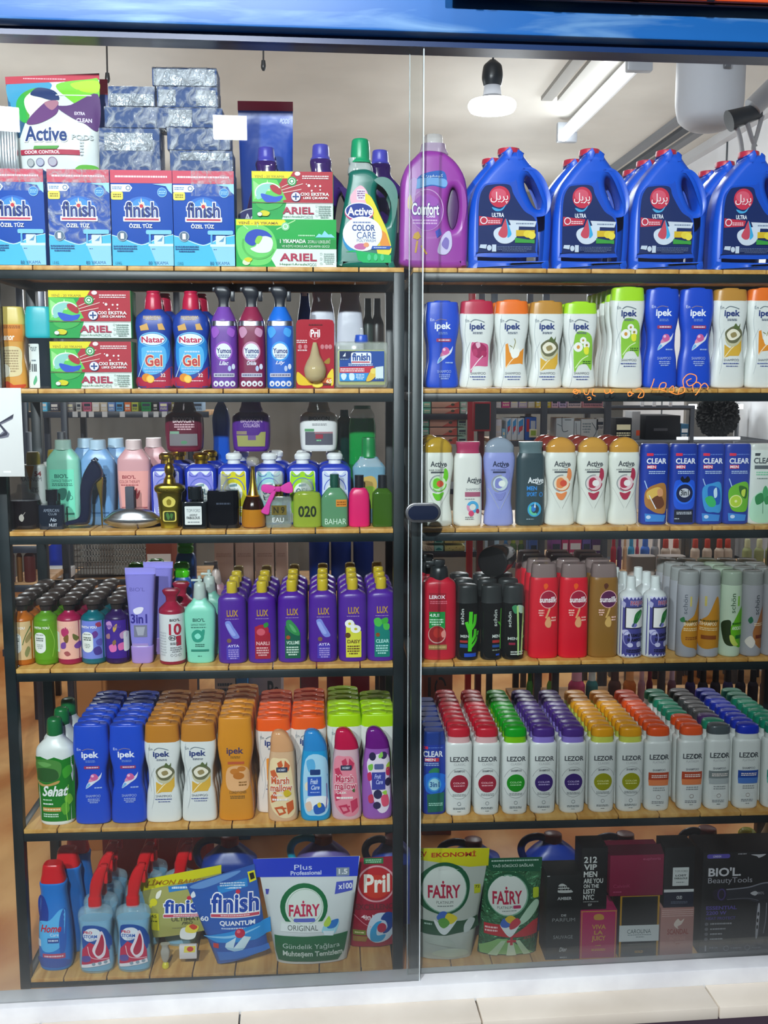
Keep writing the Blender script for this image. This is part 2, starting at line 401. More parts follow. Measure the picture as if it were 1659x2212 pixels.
for i, (x, y0, y1, c) in enumerate(((1.84, 2.9, 4.7, '7a7c80'), (1.94, 2.9, 4.7, '4a4d52'), (2.04, 2.9, 4.9, '7a7c80'), (1.06, 1.5, 2.7, '8e8c88'), (1.14, 1.5, 2.7, 'a5a39e'))):
    struct(box(f'trim_{i+5}', x, x+.055, y0, y1, ZC-.02, ZC, M(c, 's')))
struct(box('trim_10', XR-.05, XR, .02, YB, ZC-.05, ZC, M('c4c6ca', 's')))
# ---------------------------------------------------------------- the shop front, turned slightly from the shelves
FRX, FRY, FRA = .133, -.075, math.radians(2.0)
def fr(o): o.location = (FRX, FRY, 0); o.rotation_euler = (0, 0, FRA); return o
def frx(px, z): return (xat(px, z, FRY)-FRX)/math.cos(FRA)
m, nt, N, L, b = node_mat('window_glass', 'ffffff')
N.remove(b); out = N['Material Output']
tr = N.new('ShaderNodeBsdfTransparent'); tr.inputs[0].default_value = (.975, .99, .985, 1)
gl = N.new('ShaderNodeBsdfGlossy'); gl.inputs['Roughness'].default_value = 0
fz = N.new('ShaderNodeFresnel'); fz.inputs[0].default_value = 1.42
mx = N.new('ShaderNodeMixShader'); L.new(fz.outputs[0], mx.inputs[0]); L.new(tr.outputs[0], mx.inputs[1]); L.new(gl.outputs[0], mx.inputs[2])
df = N.new('ShaderNodeBsdfDiffuse'); df.inputs[0].default_value = (.8, .84, .86, 1)
tc = N.new('ShaderNodeTexCoord'); nz = N.new('ShaderNodeTexNoise'); nz.inputs['Scale'].default_value = 2.3; nz.inputs['Detail'].default_value = 5; nz.inputs['Distortion'].default_value = .8
L.new(tc.outputs['Object'], nz.inputs['Vector'])
r1 = N.new('ShaderNodeMapRange'); r1.inputs[1].default_value = .42; r1.inputs[2].default_value = .75; r1.inputs[3].default_value = .001; r1.inputs[4].default_value = .014; L.new(nz.outputs['Fac'], r1.inputs[0])
sx = N.new('ShaderNodeSeparateXYZ'); L.new(tc.outputs['Object'], sx.inputs[0])
r2 = N.new('ShaderNodeMapRange'); r2.inputs[1].default_value = .2; r2.inputs[2].default_value = .04; r2.inputs[3].default_value = 0; r2.inputs[4].default_value = .05; L.new(sx.outputs[2], r2.inputs[0])
ad = N.new('ShaderNodeMath'); ad.operation = 'ADD'; L.new(r1.outputs[0], ad.inputs[0]); L.new(r2.outputs[0], ad.inputs[1])
m2 = N.new('ShaderNodeMixShader'); L.new(ad.outputs[0], m2.inputs[0]); L.new(mx.outputs[0], m2.inputs[1]); L.new(df.outputs[0], m2.inputs[2]); L.new(m2.outputs[0], out.inputs[0])
GLASS = m
EDGE = noise_col('glass_edge', 'b9c4c6', 'd8e0e2', 20, .2)
xe = frx(910, 1.5); xq = frx(886, 1.5); ZG = (.04, 2.30)
g1 = struct(fr(box('window_1', -1.5, xe, -.012, -.006, *ZG, GLASS)))
box('glass_edge', xe, xe+.0025, -.0125, -.0055, *ZG, EDGE, g1)
g2 = struct(fr(box('window_2', xq, 1.6, .016, .022, *ZG, GLASS)))
box('glass_edge', xq-.0015, xq, .0155, .0225, *ZG, EDGE, g2)
zh = zat(1106, FRX, FRY); 
def oval_plate(name, cx, cz, a, b_, y0, y1, mat, par, bev=.002):
    P = [(cx+(a-b_)*(1 if math.cos(t) > 0 else -1)+b_*math.cos(t), cz+b_*math.sin(t)) for t in (2*PI*(i+.5)/40 for i in range(40))]
    return prism_mesh(name, [P], (y1-y0)/2, bev, mat, par, (y0+y1)/2)
hx = frx(912, zh)
hr = oval_plate('handle_rim', hx, zh, .041, .0225, -.021, -.012, M('b8bcc0', 'm'), g1)
oval_plate('handle_recess', hx, zh, .035, .0165, -.0225, -.0205, M('1d2436', 'k'), hr, .0004)
# white channel under the glass, tiled ledge, beam above, signboard
SILL = noise_col('white_marble', 'd9dade', 'eceef0', 7, .22)
bm = bmesh.new(); bbox(bm, -1.7, 1.8, -.033, .045, -.01, .04, .004); struct(fr(from_bm('sill', bm, SILL)))
TILE = noise_col('cream_tile', 'ddd2c2', 'e9dfd0', 4, .3)
bm = bmesh.new()
sm = [-1.7]+[(xat(p, 0, FRY-.09)-FRX)/math.cos(FRA) for p in (80, 514, 1034, 1548)]+[1.8]
for a, b_ in zip(sm, sm[1:]): bbox(bm, a+.002, b_-.002, -.125, -.033, -.03, .0, .0015)
o = struct(fr(from_bm('trim_11', bm, TILE)))
struct(fr(box('trim_12', -1.7, 1.8, -.123, -.033, -.2, -.031, M('4a3c48', 's'))))
STREET = noise_col('street_tile', '4a4442', '5a5350', 5, .5)
struct(box('ground', -6, 6, -9, -.19, -.26, -.2, STREET))
BEAM = noise_col('blue_painted_steel', '145ea6', '86b0d0', 3.0, .42, .5, 6, (1, 1, 9), .5, .85)
bm = bmesh.new(); bbox(bm, -1.7, 1.8, -.06, .05, 2.232, 2.42, .006); struct(fr(from_bm('trim_13', bm, BEAM)))
struct(fr(box('trim_14', -1.7, 1.8, -.02, .04, 2.215, 2.232, M('14305c', 'p'))))
sg = tag(bpy.data.objects.new('signboard', None), 'orange red slatted signboard mounted above the blue beam', 'sign'); C.objects.link(sg); sg.location = (FRX, FRY, 0); sg.rotation_euler = (0, 0, FRA)
xs0 = frx(945, 2.3); zs0 = un(1350, -10, FRY-.12).z
box('backing', xs0, 1.75, -.11, -.1, zs0-.003, zs0+.25, M('3a1712', 's'), sg)
for k in range(5): box('slat', xs0, 1.75, -.125, -.11, zs0+k*.05, zs0+.042+k*.05, M('c8481e', 'p'), sg, .004)
for k in range(5): box('bracket', xs0+.06+k*.165, xs0+.075+k*.165, -.132, -.125, zs0-.002, zs0+.24, M('2a1a18', 's'), sg)
for k in range(2): box('arm', xs0+.2+k*.5, xs0+.23+k*.5, -.1, -.06, zs0+.1, zs0+.13, M('2a1a18', 's'), sg)
# paper sheet on the glass
P = Prod('paper_sheet', -2, 838, 1030, 0, -.106, 'white paper sheet with one dark letter taped inside the glass', 'paper', z=zat(1030, xat(25, 1.2, -.106), -.106))
P.box('sheet', -60, 838, 53, 1030, .4, 'e4e4e2', bev=.1)
P.label('''p 7a7a88 35.5 894 33 905 8 917 25 937 22 944 8 947 -30 947 -30 938 5 937 12 931 3 917 5 912
p 3c3c4c 35.5 894 33.5 902 6 914.5 21 935 19 940 5 944 -30 944 -30 940 7 939 15 933.5 3.6 917 5.5 912''', 'lettering')
P.box('tape', 8, 1018, 24, 1022, .5, 'f4f6f8', 'p', bev=.1, main=False)
# reflection of an orange neon sign, modelled as glowing tubes on the pane
P = Prod('neon_reflection', 1390, 800, 870, 0, -.03, 'looping orange lettering fixed to the glass before the blue bottles', 'sign', z=zat(870, xat(1390, 1.45, -.03), -.03))
NEO = glow('neon_reflection_glow', lin('f08a38'), .7)
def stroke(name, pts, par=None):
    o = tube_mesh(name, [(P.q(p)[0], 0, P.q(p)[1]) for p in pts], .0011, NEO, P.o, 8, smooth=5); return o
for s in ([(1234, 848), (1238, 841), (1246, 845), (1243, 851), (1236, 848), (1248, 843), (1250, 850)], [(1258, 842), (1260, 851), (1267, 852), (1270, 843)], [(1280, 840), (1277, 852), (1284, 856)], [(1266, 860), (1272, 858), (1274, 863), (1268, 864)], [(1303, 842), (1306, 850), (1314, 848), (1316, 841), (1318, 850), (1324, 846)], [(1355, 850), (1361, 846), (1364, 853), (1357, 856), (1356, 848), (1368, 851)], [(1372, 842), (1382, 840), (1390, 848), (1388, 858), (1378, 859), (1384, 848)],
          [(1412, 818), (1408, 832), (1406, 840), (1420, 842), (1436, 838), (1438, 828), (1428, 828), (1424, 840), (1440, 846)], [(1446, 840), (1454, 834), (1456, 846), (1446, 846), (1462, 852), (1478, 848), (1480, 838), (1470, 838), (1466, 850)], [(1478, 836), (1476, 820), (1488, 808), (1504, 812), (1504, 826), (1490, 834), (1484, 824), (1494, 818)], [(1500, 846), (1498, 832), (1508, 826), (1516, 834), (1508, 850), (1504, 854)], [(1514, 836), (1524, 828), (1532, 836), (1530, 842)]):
    stroke('reflected_stroke', s)
# ---------------------------------------------------------------- the two shelving racks
PT = .0255
def rack(name, x0, x1, label):
    r = tag(bpy.data.objects.new(name, None), label, 'shelving'); C.objects.link(r)
    def part(n, *a, bev=.002, mat=STEEL): return box(n, *a, mat, r, bev)
    Y1 = .335
    for x in (x0, x1-PT):
        for y in (0, Y1-PT): part('post', x, x+PT, y, y+PT, 0, ZS[0]-.011)
    for i, z in enumerate(ZS):
        zt = z-.011
        if i == 5: zt = z-.010
        h = .02 if i < 5 else .014
        part('front_rail', x0+PT, x1-PT, .001, .024, zt-h, zt); part('rear_rail', x0+PT, x1-PT, Y1-.024, Y1-.001, zt-h, zt)
        for x in (x0+.001, x1-.024): part('side_rail', x, x+.023, PT, Y1-PT, zt-h, zt)
        n = round((x1-x0)/.105); w = (x1-x0)/n
        for k in range(n):
            a, b_ = x0+k*w+.0015, x0+(k+1)*w-.0015
            if i and k == 0: a += .0245
            if i and k == n-1: b_ -= .0245
            part('plank', a, b_, .002, Y1-.002, zt+.0005, z, bev=.001, mat=WOOD)
    return r
rack('shelving_rack', -.763, .188, 'dark steel rack with pine boards, the one holding the salt boxes')
rack('shelving_rack', .2065, 1.255, 'dark steel rack with pine boards, the one holding red-capped blue jugs')
# ---------------------------------------------------------------- lamps
xb = 1.0
X, zb = un(1063, 228, xb).x, un(1063, 228, xb).z
lp = tag(bpy.data.objects.new('pendant_lamp', None), 'lit white pendant lamp on a thin black cord under the ceiling', 'lamp'); C.objects.link(lp); lp.location = (X, xb, zb)
tube_mesh('cord', [(0, 0, ZC-zb), (.004, 0, (ZC-zb)*.5), (0, 0, .12)], .0035, M('1a1a1c'), lp, 8, smooth=4)
loft_mesh('socket', pchip([(.06, .028, .028), (.085, .034, .034), (.12, .03, .03), (.14, .01, .01)], 4), M('15181c'), lp)
loft_mesh('lamp_disc', pchip([(-.022, .03, .03), (-.018, .07, .07), (.0, .078, .078), (.012, .072, .072), (.018, .05, .05)], 4), glow('lamp_white', (1, 1, 1, 1), 14), lp)
loft_mesh('lamp_neck', [(.018, .045, .045), (.03, .03, .03), (.06, .026, .026)], M('9a9da4'), lp)
l = bpy.data.lights.new('pendant_light', 'POINT'); l.energy = 4; l.shadow_soft_size = .09; l.color = (.85, .93, 1); o = bpy.data.objects.new('pendant_light', l); C.objects.link(o); o.location = (X, xb, zb-.12)
zt_ = 2.76; Xa = xat(1366, zt_, 1.85); Yn, Yf = 1.85, 3.05
tl = tag(bpy.data.objects.new('tube_lamp', None), 'lit fluorescent tube on a slim batten under the ceiling', 'lamp'); C.objects.link(tl); tl.location = (Xa, Yn, zt_)
tube_mesh('tube', [(0, 0, 0), (0, 1.2, 0)], .028, glow('tube_white', (.93, .96, 1, 1), 7), tl, 14)
box('batten', .02, .075, -.03, 1.23, .02, .07, M('d4d6d8'), tl, .004)
for y in (-.035, 1.2): box('end_holder', -.03, .075, y, y+.04, -.03, .07, M('9fa3aa'), tl, .006)
box('hanger', .03, .05, .1, .12, .07, ZC-zt_, M('8a8c90'), tl)
l = bpy.data.lights.new('tube_light', 'AREA'); l.shape = 'RECTANGLE'; l.size = .06; l.size_y = 1.2; l.energy = 16; o = bpy.data.objects.new('tube_light', l); C.objects.link(o); o.location = (Xa, (Yn+Yf)/2, zt_-.04)
for px, py, side in ((232, 165, 'behind the wrapped pouch'), (569, 138, 'near the seam of the pale ceiling')):
    q = un(px, py, .9); o = tag(bpy.data.objects.new('ceiling_cable', None), 'thin dark cord hanging from the ceiling '+side, 'cord'); C.objects.link(o); o.location = (q.x, .9, q.z)
    tube_mesh('cord', [(0, 0, ZC-q.z), (.003, 0, .3), (0, 0, 0)], .003, M('3a3836'), o, 6, smooth=3); loft_mesh('cord_end', pchip([(-.02, .004, .004), (-.01, .008, .008), (.01, .006, .006)], 3), M('2a2a2a'), o)
# street floodlights opposite: their lit panels mirror in the glass
nrm = Vector((math.sin(FRA), -math.cos(FRA), 0))
for i, (px, py, wpx, hpx, lab) in enumerate(((498, 281, 66, 46, 'lit rectangular street floodlight, the one nearer the doorway'), (8, 265, 70, 44, 'lit rectangular street floodlight, the one farther along the street'))):
    q = un(px, py, FRY); d = (q-CAM).normalized(); r = d-2*d.dot(nrm)*nrm; t = 3.2; Lp = q+r*t
    k = ((q-CAM).length+t)/FPX; fl = tag(bpy.data.objects.new('floodlight', None), lab, 'lamp'); C.objects.link(fl); fl.location = Lp
    fl.rotation_euler = (q-Lp).to_track_quat('-Y', 'Z').to_euler(); w, h = wpx*k/2, hpx*k/2
    box('lit_panel', -w, w, -.012, -.006, -h, h, glow('flood_white', (1, 1, 1, 1), 40), fl, .002); box('housing', -w*1.25, w*1.25, -.006, .05, -h*1.3, h*1.3, M('8a8e92'), fl, .006)
    l = bpy.data.lights.new('flood_light', 'SPOT'); l.energy = 350; l.spot_size = 1.5; l.spot_blend = .5; l.shadow_soft_size = .05; l.color = (.9, .95, 1); so = bpy.data.objects.new('flood_light', l); C.objects.link(so); so.location = Lp+(q-Lp).normalized()*.06; so.rotation_euler = (Vector((.1, 0, .7))-Lp).to_track_quat('-Z', 'Y').to_euler()
    box('pole', -.02, .02, .02, .06, -Lp.z-.2, -h*1.2, M('44484c', 'm'), fl); fl.rotation_euler.x = 0; fl.rotation_euler.y = 0
# things near the ceiling by the white wall
q = un(1530, 285, 1.5); k = depth(q.x, 1.5, q.z)
o = tag(bpy.data.objects.new('hanging_tank', None), 'white rounded tank hanging below the ceiling by the white wall', 'tank'); C.objects.link(o); o.location = (q.x, 1.5, q.z)
loft_mesh('tank_body', pchip([(0, .03, .03), (.01, .07, .07), (.05, .115, .115), (.12, .125, .125), (.5, .125, .125), (ZC-q.z, .125, .125)], 5), M('b0b3ba', 's'), o, 32)
box('control_box', -.02, .035, -.145, -.115, .21, .36, M('8d9096', 's'), o, .006); box('control_knob', -.005, .02, -.15, -.13, .19, .21, M('55585e'), o, .004)
q = un(1606, 256, .9)
o = tag(bpy.data.objects.new('pipe_fitting', None), 'dark pipe coupling with white pipe and hoses beside the white wall', 'pipe'); C.objects.link(o); o.location = q
K = depth(q.x, .9, q.z)
def w3(p, dy=0): return ((p[0]-1606)*K, dy, (256-p[1])*K)
tube_mesh('coupling', [w3((1574, 262)), w3((1590, 256)), w3((1640, 240))], [.034, .03, .024], M('3a3f46'), o, 16)
tube_mesh('pipe', [w3((1622, 236), -.01), w3((1720, 140), -.01)], .032, M('d5d8dc'), o, 16)
for P_ in ([(1588, 268), (1600, 300), (1608, 345)], [(1612, 262), (1626, 300), (1634, 316)], [(1646, 250), (1636, 290), (1630, 318), (1640, 352)]): tube_mesh('hose', [w3(p, -.004) for p in P_], .008, M('dfe2e4'), o, 8, smooth=5)
# ================================================================ top shelf
def film(P, x0, y0, x1, y1, d, par=None): return P.box('clear_film', x0, y0, x1, y1, d, 'ddeeff', 'c', par, 1.5, main=False)
SALT = '''r 252 375 381 402 d04860
g 262 385 372 392 1 f6d8dc
p 46b8dc 252 511 270 516 314 531 350 516 381 509 381 575 252 575
l 1.5 d8f2fa 252 511 270 516 314 531 350 516 381 509
e 316 456 36 26 2a6cc8
e 316 452 22 18 3f8fdc
p eef4fa 253 405 292 405 298 412 292 420 253 420
g 256 409 276 416 2 5a86b8
o 289 412.5 5 5 1.6 4a6f9a
R 253 420 278 437 4 e9dc5a
g 257 424 274 433 2 8a7a20
e 360 421 10 10 3a86cc
o 360 421 10 10 1 9fd0ee
g 353 417 367 425 2 9fd0ee
p 9fd6f4 340 404 381 402 381 424 374 418 368 408
R 277 472 355 482.5 2 f4f8fc
r 280 476 352 480 c83c56
O 281 441 351 474 12307e f4f8fc finish
p f6e0c0 316 432 318 445 322 440 320 448 328 450 319 452 316 458 313 452 304 450 312 448 310 440 314 445
e 316 450 4 4 c83048
b 289 486 338 496 eef6fc ÖZEL TÜZ
e 274 513 11 11 9fb2c4
e 274 513 9.5 9.5 5a7088
b 270.5 507 277.5 519 f2f6fa 1
g 255 532 304 547 3 1d5a96
R 324 500 378 509 3 7cc6ea
p 5aaee0 330 509 334 509 334 530 330 530
R 341 511 362 529 2 d6ecf6
p 5a94bc 347 524 356 517 360 512 357 524
p 8fcdf0 330 532 381 528 381 575 346 575
r 329 529 381 534 d4eef8
g 336 539 344 542 1 2a5a8a
t 258 567 271 573 1d5a96 1.5 KG
t 328 566 370 573 1d5a96 80 YIKAMA'''
SB = Prod('salt_box', 316.5, 375, 576, 0, .052, 'blue dishwasher salt box with yellow tag, third along the top shelf', 'box', 'blue salt boxes in a row')
SB.box('carton', 252, 375, 381, 576, 36, '1b4fae'); SB.label(SALT)
s1 = dup(SB, X=xat(45, ZS[0], .052), label='blue salt box with glossy film over its red band, at the shelf end', skip=())
s2 = dup(SB, X=xat(184, ZS[0], .052), label='blue salt box wholly wrapped in crinkled clear film', skip=())
s4 = dup(SB, X=xat(447, ZS[0], .052), label='blue salt box touching the green stain remover cartons', skip=())
for s_, a in ((s2, (251, 373.5, 382, 576.6)), (s1, (251.5, 373.5, 381.5, 420)), (s4, (290, 373.5, 381.6, 428))): film(SB, *a, 36.6).parent = s_
# pouch of pods standing on the salt boxes
ZT = ZS[0]+SB.h
AP = Prod('pod_pouch', 120, 163, 373, 0, .055, 'white and green laundry pod pouch with red top, standing on salt boxes', 'pouch', z=ZT)
pouch(AP, (22, 168), (221, 157), (214, 373), (47, 372), 22, 'dfe6e2', seal=.16, seed=4)
AP.label('''p 2a5f86 23 182 60 178 90 200 50 300 30 300
P 3fa0c8 26 182 90 176 120 185 80 230 50 260 34 240
p c8364a 22 168 221 157 220.5 171 22.5 184
g 60 169 150 173 1 f0b8c0
P 7ed23a 130 182 200 170 219 172 217 220 190 236 150 210
P b8e83a 160 180 216 173 217 198 180 196
P 4fae3e 44 240 55 205 90 190 105 205 75 240 70 268
P 2fb04a 44 225 60 205 66 250 72 268 52 262
P e9ead6 62 215 96 190 128 205 130 240 100 262 72 250
P 2a3c6c 74 205 90 190 124 196 136 215 118 218 96 212
P 6a3a78 100 228 120 218 134 228 128 250 92 270 66 268
P b0788a 104 224 128 218 134 226 120 240
P 5e3a72 130 232 160 228 217 202 216 280 188 268 160 255
R 128 205 204 207 1 ffffff
b 168 243 190 250 e8dcf0 EXTRA
b 172 257 204 266 e8dcf0 CLEAN
O 62 276 152 309 24407c f8f8f8 Active
p 58a048 82 319 136 319 130 326 80 326
r 51 327 178 338 b02c48
b 60 329 137 336 f4e4e8 ODOR CONTROL
e 72 355 8 9 b4b8b8
o 72 355 8 9 1.4 70787c
e 93 354 9 9 b4b8c8
o 93 354 9 9 1.4 70688c
e 120 353 10 10 b8b4c0
o 120 353 10 10 1.4 805c80
P 62b43a 168 372 176 360 200 358 213 362 213 373
g 178 300 186 340 6 c4c8cc
b 162 293 206 304 c8cccc PODS''')
P2 = Prod('pod_pouch', 225, 165, 373, 0, .15, 'blue laundry pouch with red top edge, mostly behind the white pouch', 'pouch', z=ZS[0])
pouch(P2, (190, 168), (246, 168), (242, 370), (185, 370), 16, '1c3a8c', seed=8); P2.label('p c03040 190 168 246 168 246 184 190 184')
P = Prod('cardboard_pack', 20, 285, 373, 0, .05, 'silver ribbed pack tucked beside the white pod pouch', 'pack', z=ZT)
P.box('ribbed_body', -10, 285, 44, 373, 20, 'a8adb0', 'm', bev=1); P.label('\n'.join(f'r {-8+k*6} 286 {-5+k*6} 372 7a8086' for k in range(9)), 'ribs')
# navy film-wrapped packs
def pack(x0, y0, x1, y1, z, lab, lens, crink=False, Y=.055):
    P = Prod('wrapped_pack', (x0+x1)/2, y0, y1, 0, Y, lab, 'pack', 'navy film wrapped packs', z=z)
    P.box('carton', x0, y0, x1, y1, 34, '2c4a80', 's', bev=2)
    for w in lens:
        o = P.box('foil_window', w[0], w[1], w[2], w[3], 1, 'c8d0d8', 'f', bev=.5, main=False, yo=-34.6)
    P.box('clear_film', x0-1, y0-1, x1+1, y1+.3, 35.2 if not crink else 37, 'e8f0ff', 'c', None, 2.5, main=False)
    return z+P.h
z1 = pack(224, 285, 352, 373, ZT, 'navy wrapped pack with foil window, lowest of its stack beside the pouch', [(235, 295, 337, 332)])
z2 = pack(234, 240, 364, 284, z1+.001, 'plain navy wrapped pack, middle of the stack beside the pouch', [])
pack(242, 196, 340, 239, z2+.001, 'navy wrapped pack with bright foil strip, topmost beside the pouch', [(246, 212, 338, 238)])
z1 = pack(373, 333, 506, 373, ZT, 'navy wrapped pack with slanted foil, lowest of the taller stack', [(395, 337, 500, 352)])
z2 = pack(367, 285, 500, 332, z1+.001, 'navy pack under loose cellophane, second of the taller stack', [], True)
z3 = pack(363, 242, 484, 284, z2+.001, 'greyish navy pack of the taller stack, third from its bottom', [(370, 246, 420, 282)], True)
z4 = pack(345, 197, 474, 241, z3+.001, 'navy pack with silver ends, second from top of the taller stack', [(348, 204, 385, 238), (428, 204, 470, 238)], True)
pack(335, 156, 472, 196, z4+.001, 'pack in heavily crinkled clear film, topmost of all packs', [(338, 160, 468, 195)], True)
# blue pouch and violet jugs behind
P = Prod('pod_pouch', 578, 218, 576, 0, .25, 'tall blue laundry pouch with red top, behind the violet-capped jugs', 'pouch')
pouch(P, (520, 219), (637, 219), (632, 576), (528, 576), 22, '1846a8', seed=3); P.label('''p b02440 520 219 637 219 637 238 520 238
i 608 253 630 263 c8d4f0 PODS''')
JUG = [(-64, 0), (-66, 12), (-62, 90), (-52, 150), (-34, 205), (-30, 218), (-30, 240), (14, 240), (18, 215), (46, 186), (62, 150), (66, 100), (62, 12), (58, 0)]
def jug(name, cx, top, base, Y, lab, col, capcol, kind='p', k=1.0, d=30, grp=None):
    """handled detergent jug; outline heights scaled to the given top"""
    P = Prod(name, cx, top, base, 0, Y, lab, 'jug', grp); s = (base-top)/272*k
    out = crom([(cx+x*s, base-y*(base-top)/272) for x, y in JUG], 5)
    hole = crom([(cx+x*s, base-y*(base-top)/272) for x, y in ((24, 105), (30, 150), (38, 172), (49, 165), (52, 138), (46, 108), (34, 92))], 5)
    P.prism('jug_body', [out, hole], d*s, 12*s, col, kind, y=0)
    ty = base-238*(base-top)/272
    P.loft('cap', f'{ty}:{24*s} {ty-6}:{24*s} {ty-8}:{21*s} {top+3}:{19*s} {top}:{17*s}', capcol, e=2)
    for a in P.o.children:
        if a.name.startswith('cap'): 
            for v in a.data.vertices: v.co.x += -8*s*P.u
    P.flat = -d*s*P.u; return P
for cx, top, side in ((586, 320, 'beside the blue pouch'), (702, 314, 'behind the upper red and green carton'), (828, 326, 'behind the green jug')):
    P = jug('detergent_jug', cx, top, 576, .27 if cx == 702 else .19, 'violet detergent jug with blue-violet cap, '+side, '4a2480', '4a48b4', 't', .95, grp='violet jugs behind')
    if cx == 586: P.label('''e 560 462 42 18 e8e8f0
e 560 462 40 16 2c2c78
b 532 456 580 471 f0f0f8 Active''')
# capsule cartons
AR20 = '''p 18a04a 117 630 289 630 289 733 117 733
p b02838 190 630 289 630 289 697 190 697 150 690 180 650
p 62cc58 118 645 170 648 190 690 150 697 118 694
p 9ae08a 120 650 150 672 122 690
p c8f0b0 150 648 156 672 144 672
p e6da1e 117 630 205 630 196 645 117 645
t 123 637 186 644 7a5a20 YENİ - 20 YIKAMA
p dfeae4 190 697 289 697 289 733 180 733
P 8fd0c4 124 672 138 656 158 658 172 666 152 668 142 684 128 690
P b02838 156 660 172 660 180 672 176 680 160 672
P 2c58c8 136 678 150 680 166 684 182 682 174 694 152 697 140 690
o 152 676 29 22 2.5 e8f4e4 160 330
P 3fae50 126 694 150 700 182 692 176 706 150 714 130 706
l 1.5 f2d0c8 180 670 225 656
l 1.5 f2d0c8 180 664 215 648
l 1.5 f2d0c8 182 676 222 668
e 202 651 10 10 2c9a4c
o 202 651 7 7 1.6 e8f4ea
e 202 651 3 3 e8f4ea
e 214 635 6 4.5 f0dcdc
g 224 638 280 647 2 f4dada
e 238 660 3 3 f6e4e4
e 252 661 2 2 f6e4e4
e 262 661 2.2 2.2 f6e4e4
e 244 671 2 2 f6e4e4
e 262 669 1.6 1.6 f6e4e4
e 233 657 1.4 1.4 f6e4e4
b 220 675 281 682 f8f0ee OXI EKSTRA
b 226 684 279 690 f8f0ee LEKE ÇIKARMA
e 210 684 10.5 10.5 f6f2f2
o 210 684 10.5 10.5 1.2 38508a
r 208.3 677 211.7 691 34508a
r 203 682.3 217 685.7 34508a
b 181 706 248 721 b03050 ARIEL
t 180 724 219 730 1d7a4c Hepsi1Arada
t 220 724 246 730 8aa8a0 PODS
o 254 704 2.5 2.5 .6 9ab0a8
o 254 714 2.5 2.5 .6 9ab0a8
o 254 724 2.5 2.5 .6 9ab0a8
g 258 702 284 730 6 9ab0a8
P d8d020 128 722 140 714 154 718 148 726
e 133 722 6 5 e8f0e0
o 133 722 6 5 1 3a7a4a
r 117 696.5 289 697.5 8a3038'''
A20 = Prod('capsule_box', 204, 630, 733, 1, .045, 'red and green capsule carton, upper of two beside teal-capped bottle', 'carton', 'red and green capsule cartons', z=ZS[1]+.1155)
A20.box('carton', 118, 630, 290, 733, 30, '1f9a4a'); A20.label(AR20)
dup(A20, X=xat(206.5, ZS[1], .045), z=ZS[1]+.0006, label='red and green capsule carton, lower of two beside teal-capped bottle', skip=())
A25 = Prod('capsule_box', 620, 479, 577, 0, .048, 'wide green capsule carton standing on the top shelf boards', 'carton')
A25.box('carton', 513.5, 479, 727, 577, 34, '18a848')
A25.label('''r 513.5 479 727 577 18a848
p 129040 600 520 727 520 727 545 600 545
P 6cd06a 518 500 560 490 590 505 600 540 580 570 540 572 518 550
p e6da1e 515 480 616 480 620 483 612 492 515 492
b 519 483 604 490 8a6a28 YENİ - 25 YIKAMA
p dfeae4 600 540 727 540 727 577 598 577 588 560
l 2 b0e8a0 600 500 640 481
l 2 b0e8a0 540 500 530 492
l 2 b0e8a0 560 496 560 488
P 2448b4 533 524 538 508 556 500 578 504 590 516 572 514 560 526 548 534
P e4ece4 560 520 574 514 588 518 592 530 584 546 560 548 544 540 556 534
P 8fd04a 554 526 560 514 570 516 562 530
o 562 530 36 32 4 58b858 20 200
e 619 494 8.5 8.5 8fd49a
o 619 494 5.5 5.5 1.6 e8f4e8
p 8ad4ea 682 516 690 508 696 511 702 502 710 510 716 509 724 516
g 646 510 682 515 1 b0e8b8
b 607 520 662 528 f0f8f0 1 YIKAMADA
t 666 520 714 528 e0f0e0 ZORLU LEKELERİ
t 611 531 712 538 e0f0e0 VE KÖTÜ KOKULARI ÇIKARMA GÜCÜ
b 606 549 685 565 b03050 ARIEL
t 606 569 664 575 1d7a4c Hepsi1Arada
t 665 569 684 575 8aa8a0 PODS
g 700 548 722 572 6 9ab0a8
o 694 550 2.5 2.5 .6 9ab0a8
o 694 560 2.5 2.5 .6 9ab0a8
o 694 570 2.5 2.5 .6 9ab0a8
e 535 568 8 6 d8e8c0
P d8d020 530 562 540 558 548 562 540 568''')
dup(A20, X=xat(634.5, ZS[0]+.1, .05), Y=.05, z=ZS[0]+A25.h+.0005, label='red and green capsule carton on top of the wide green one', skip=())
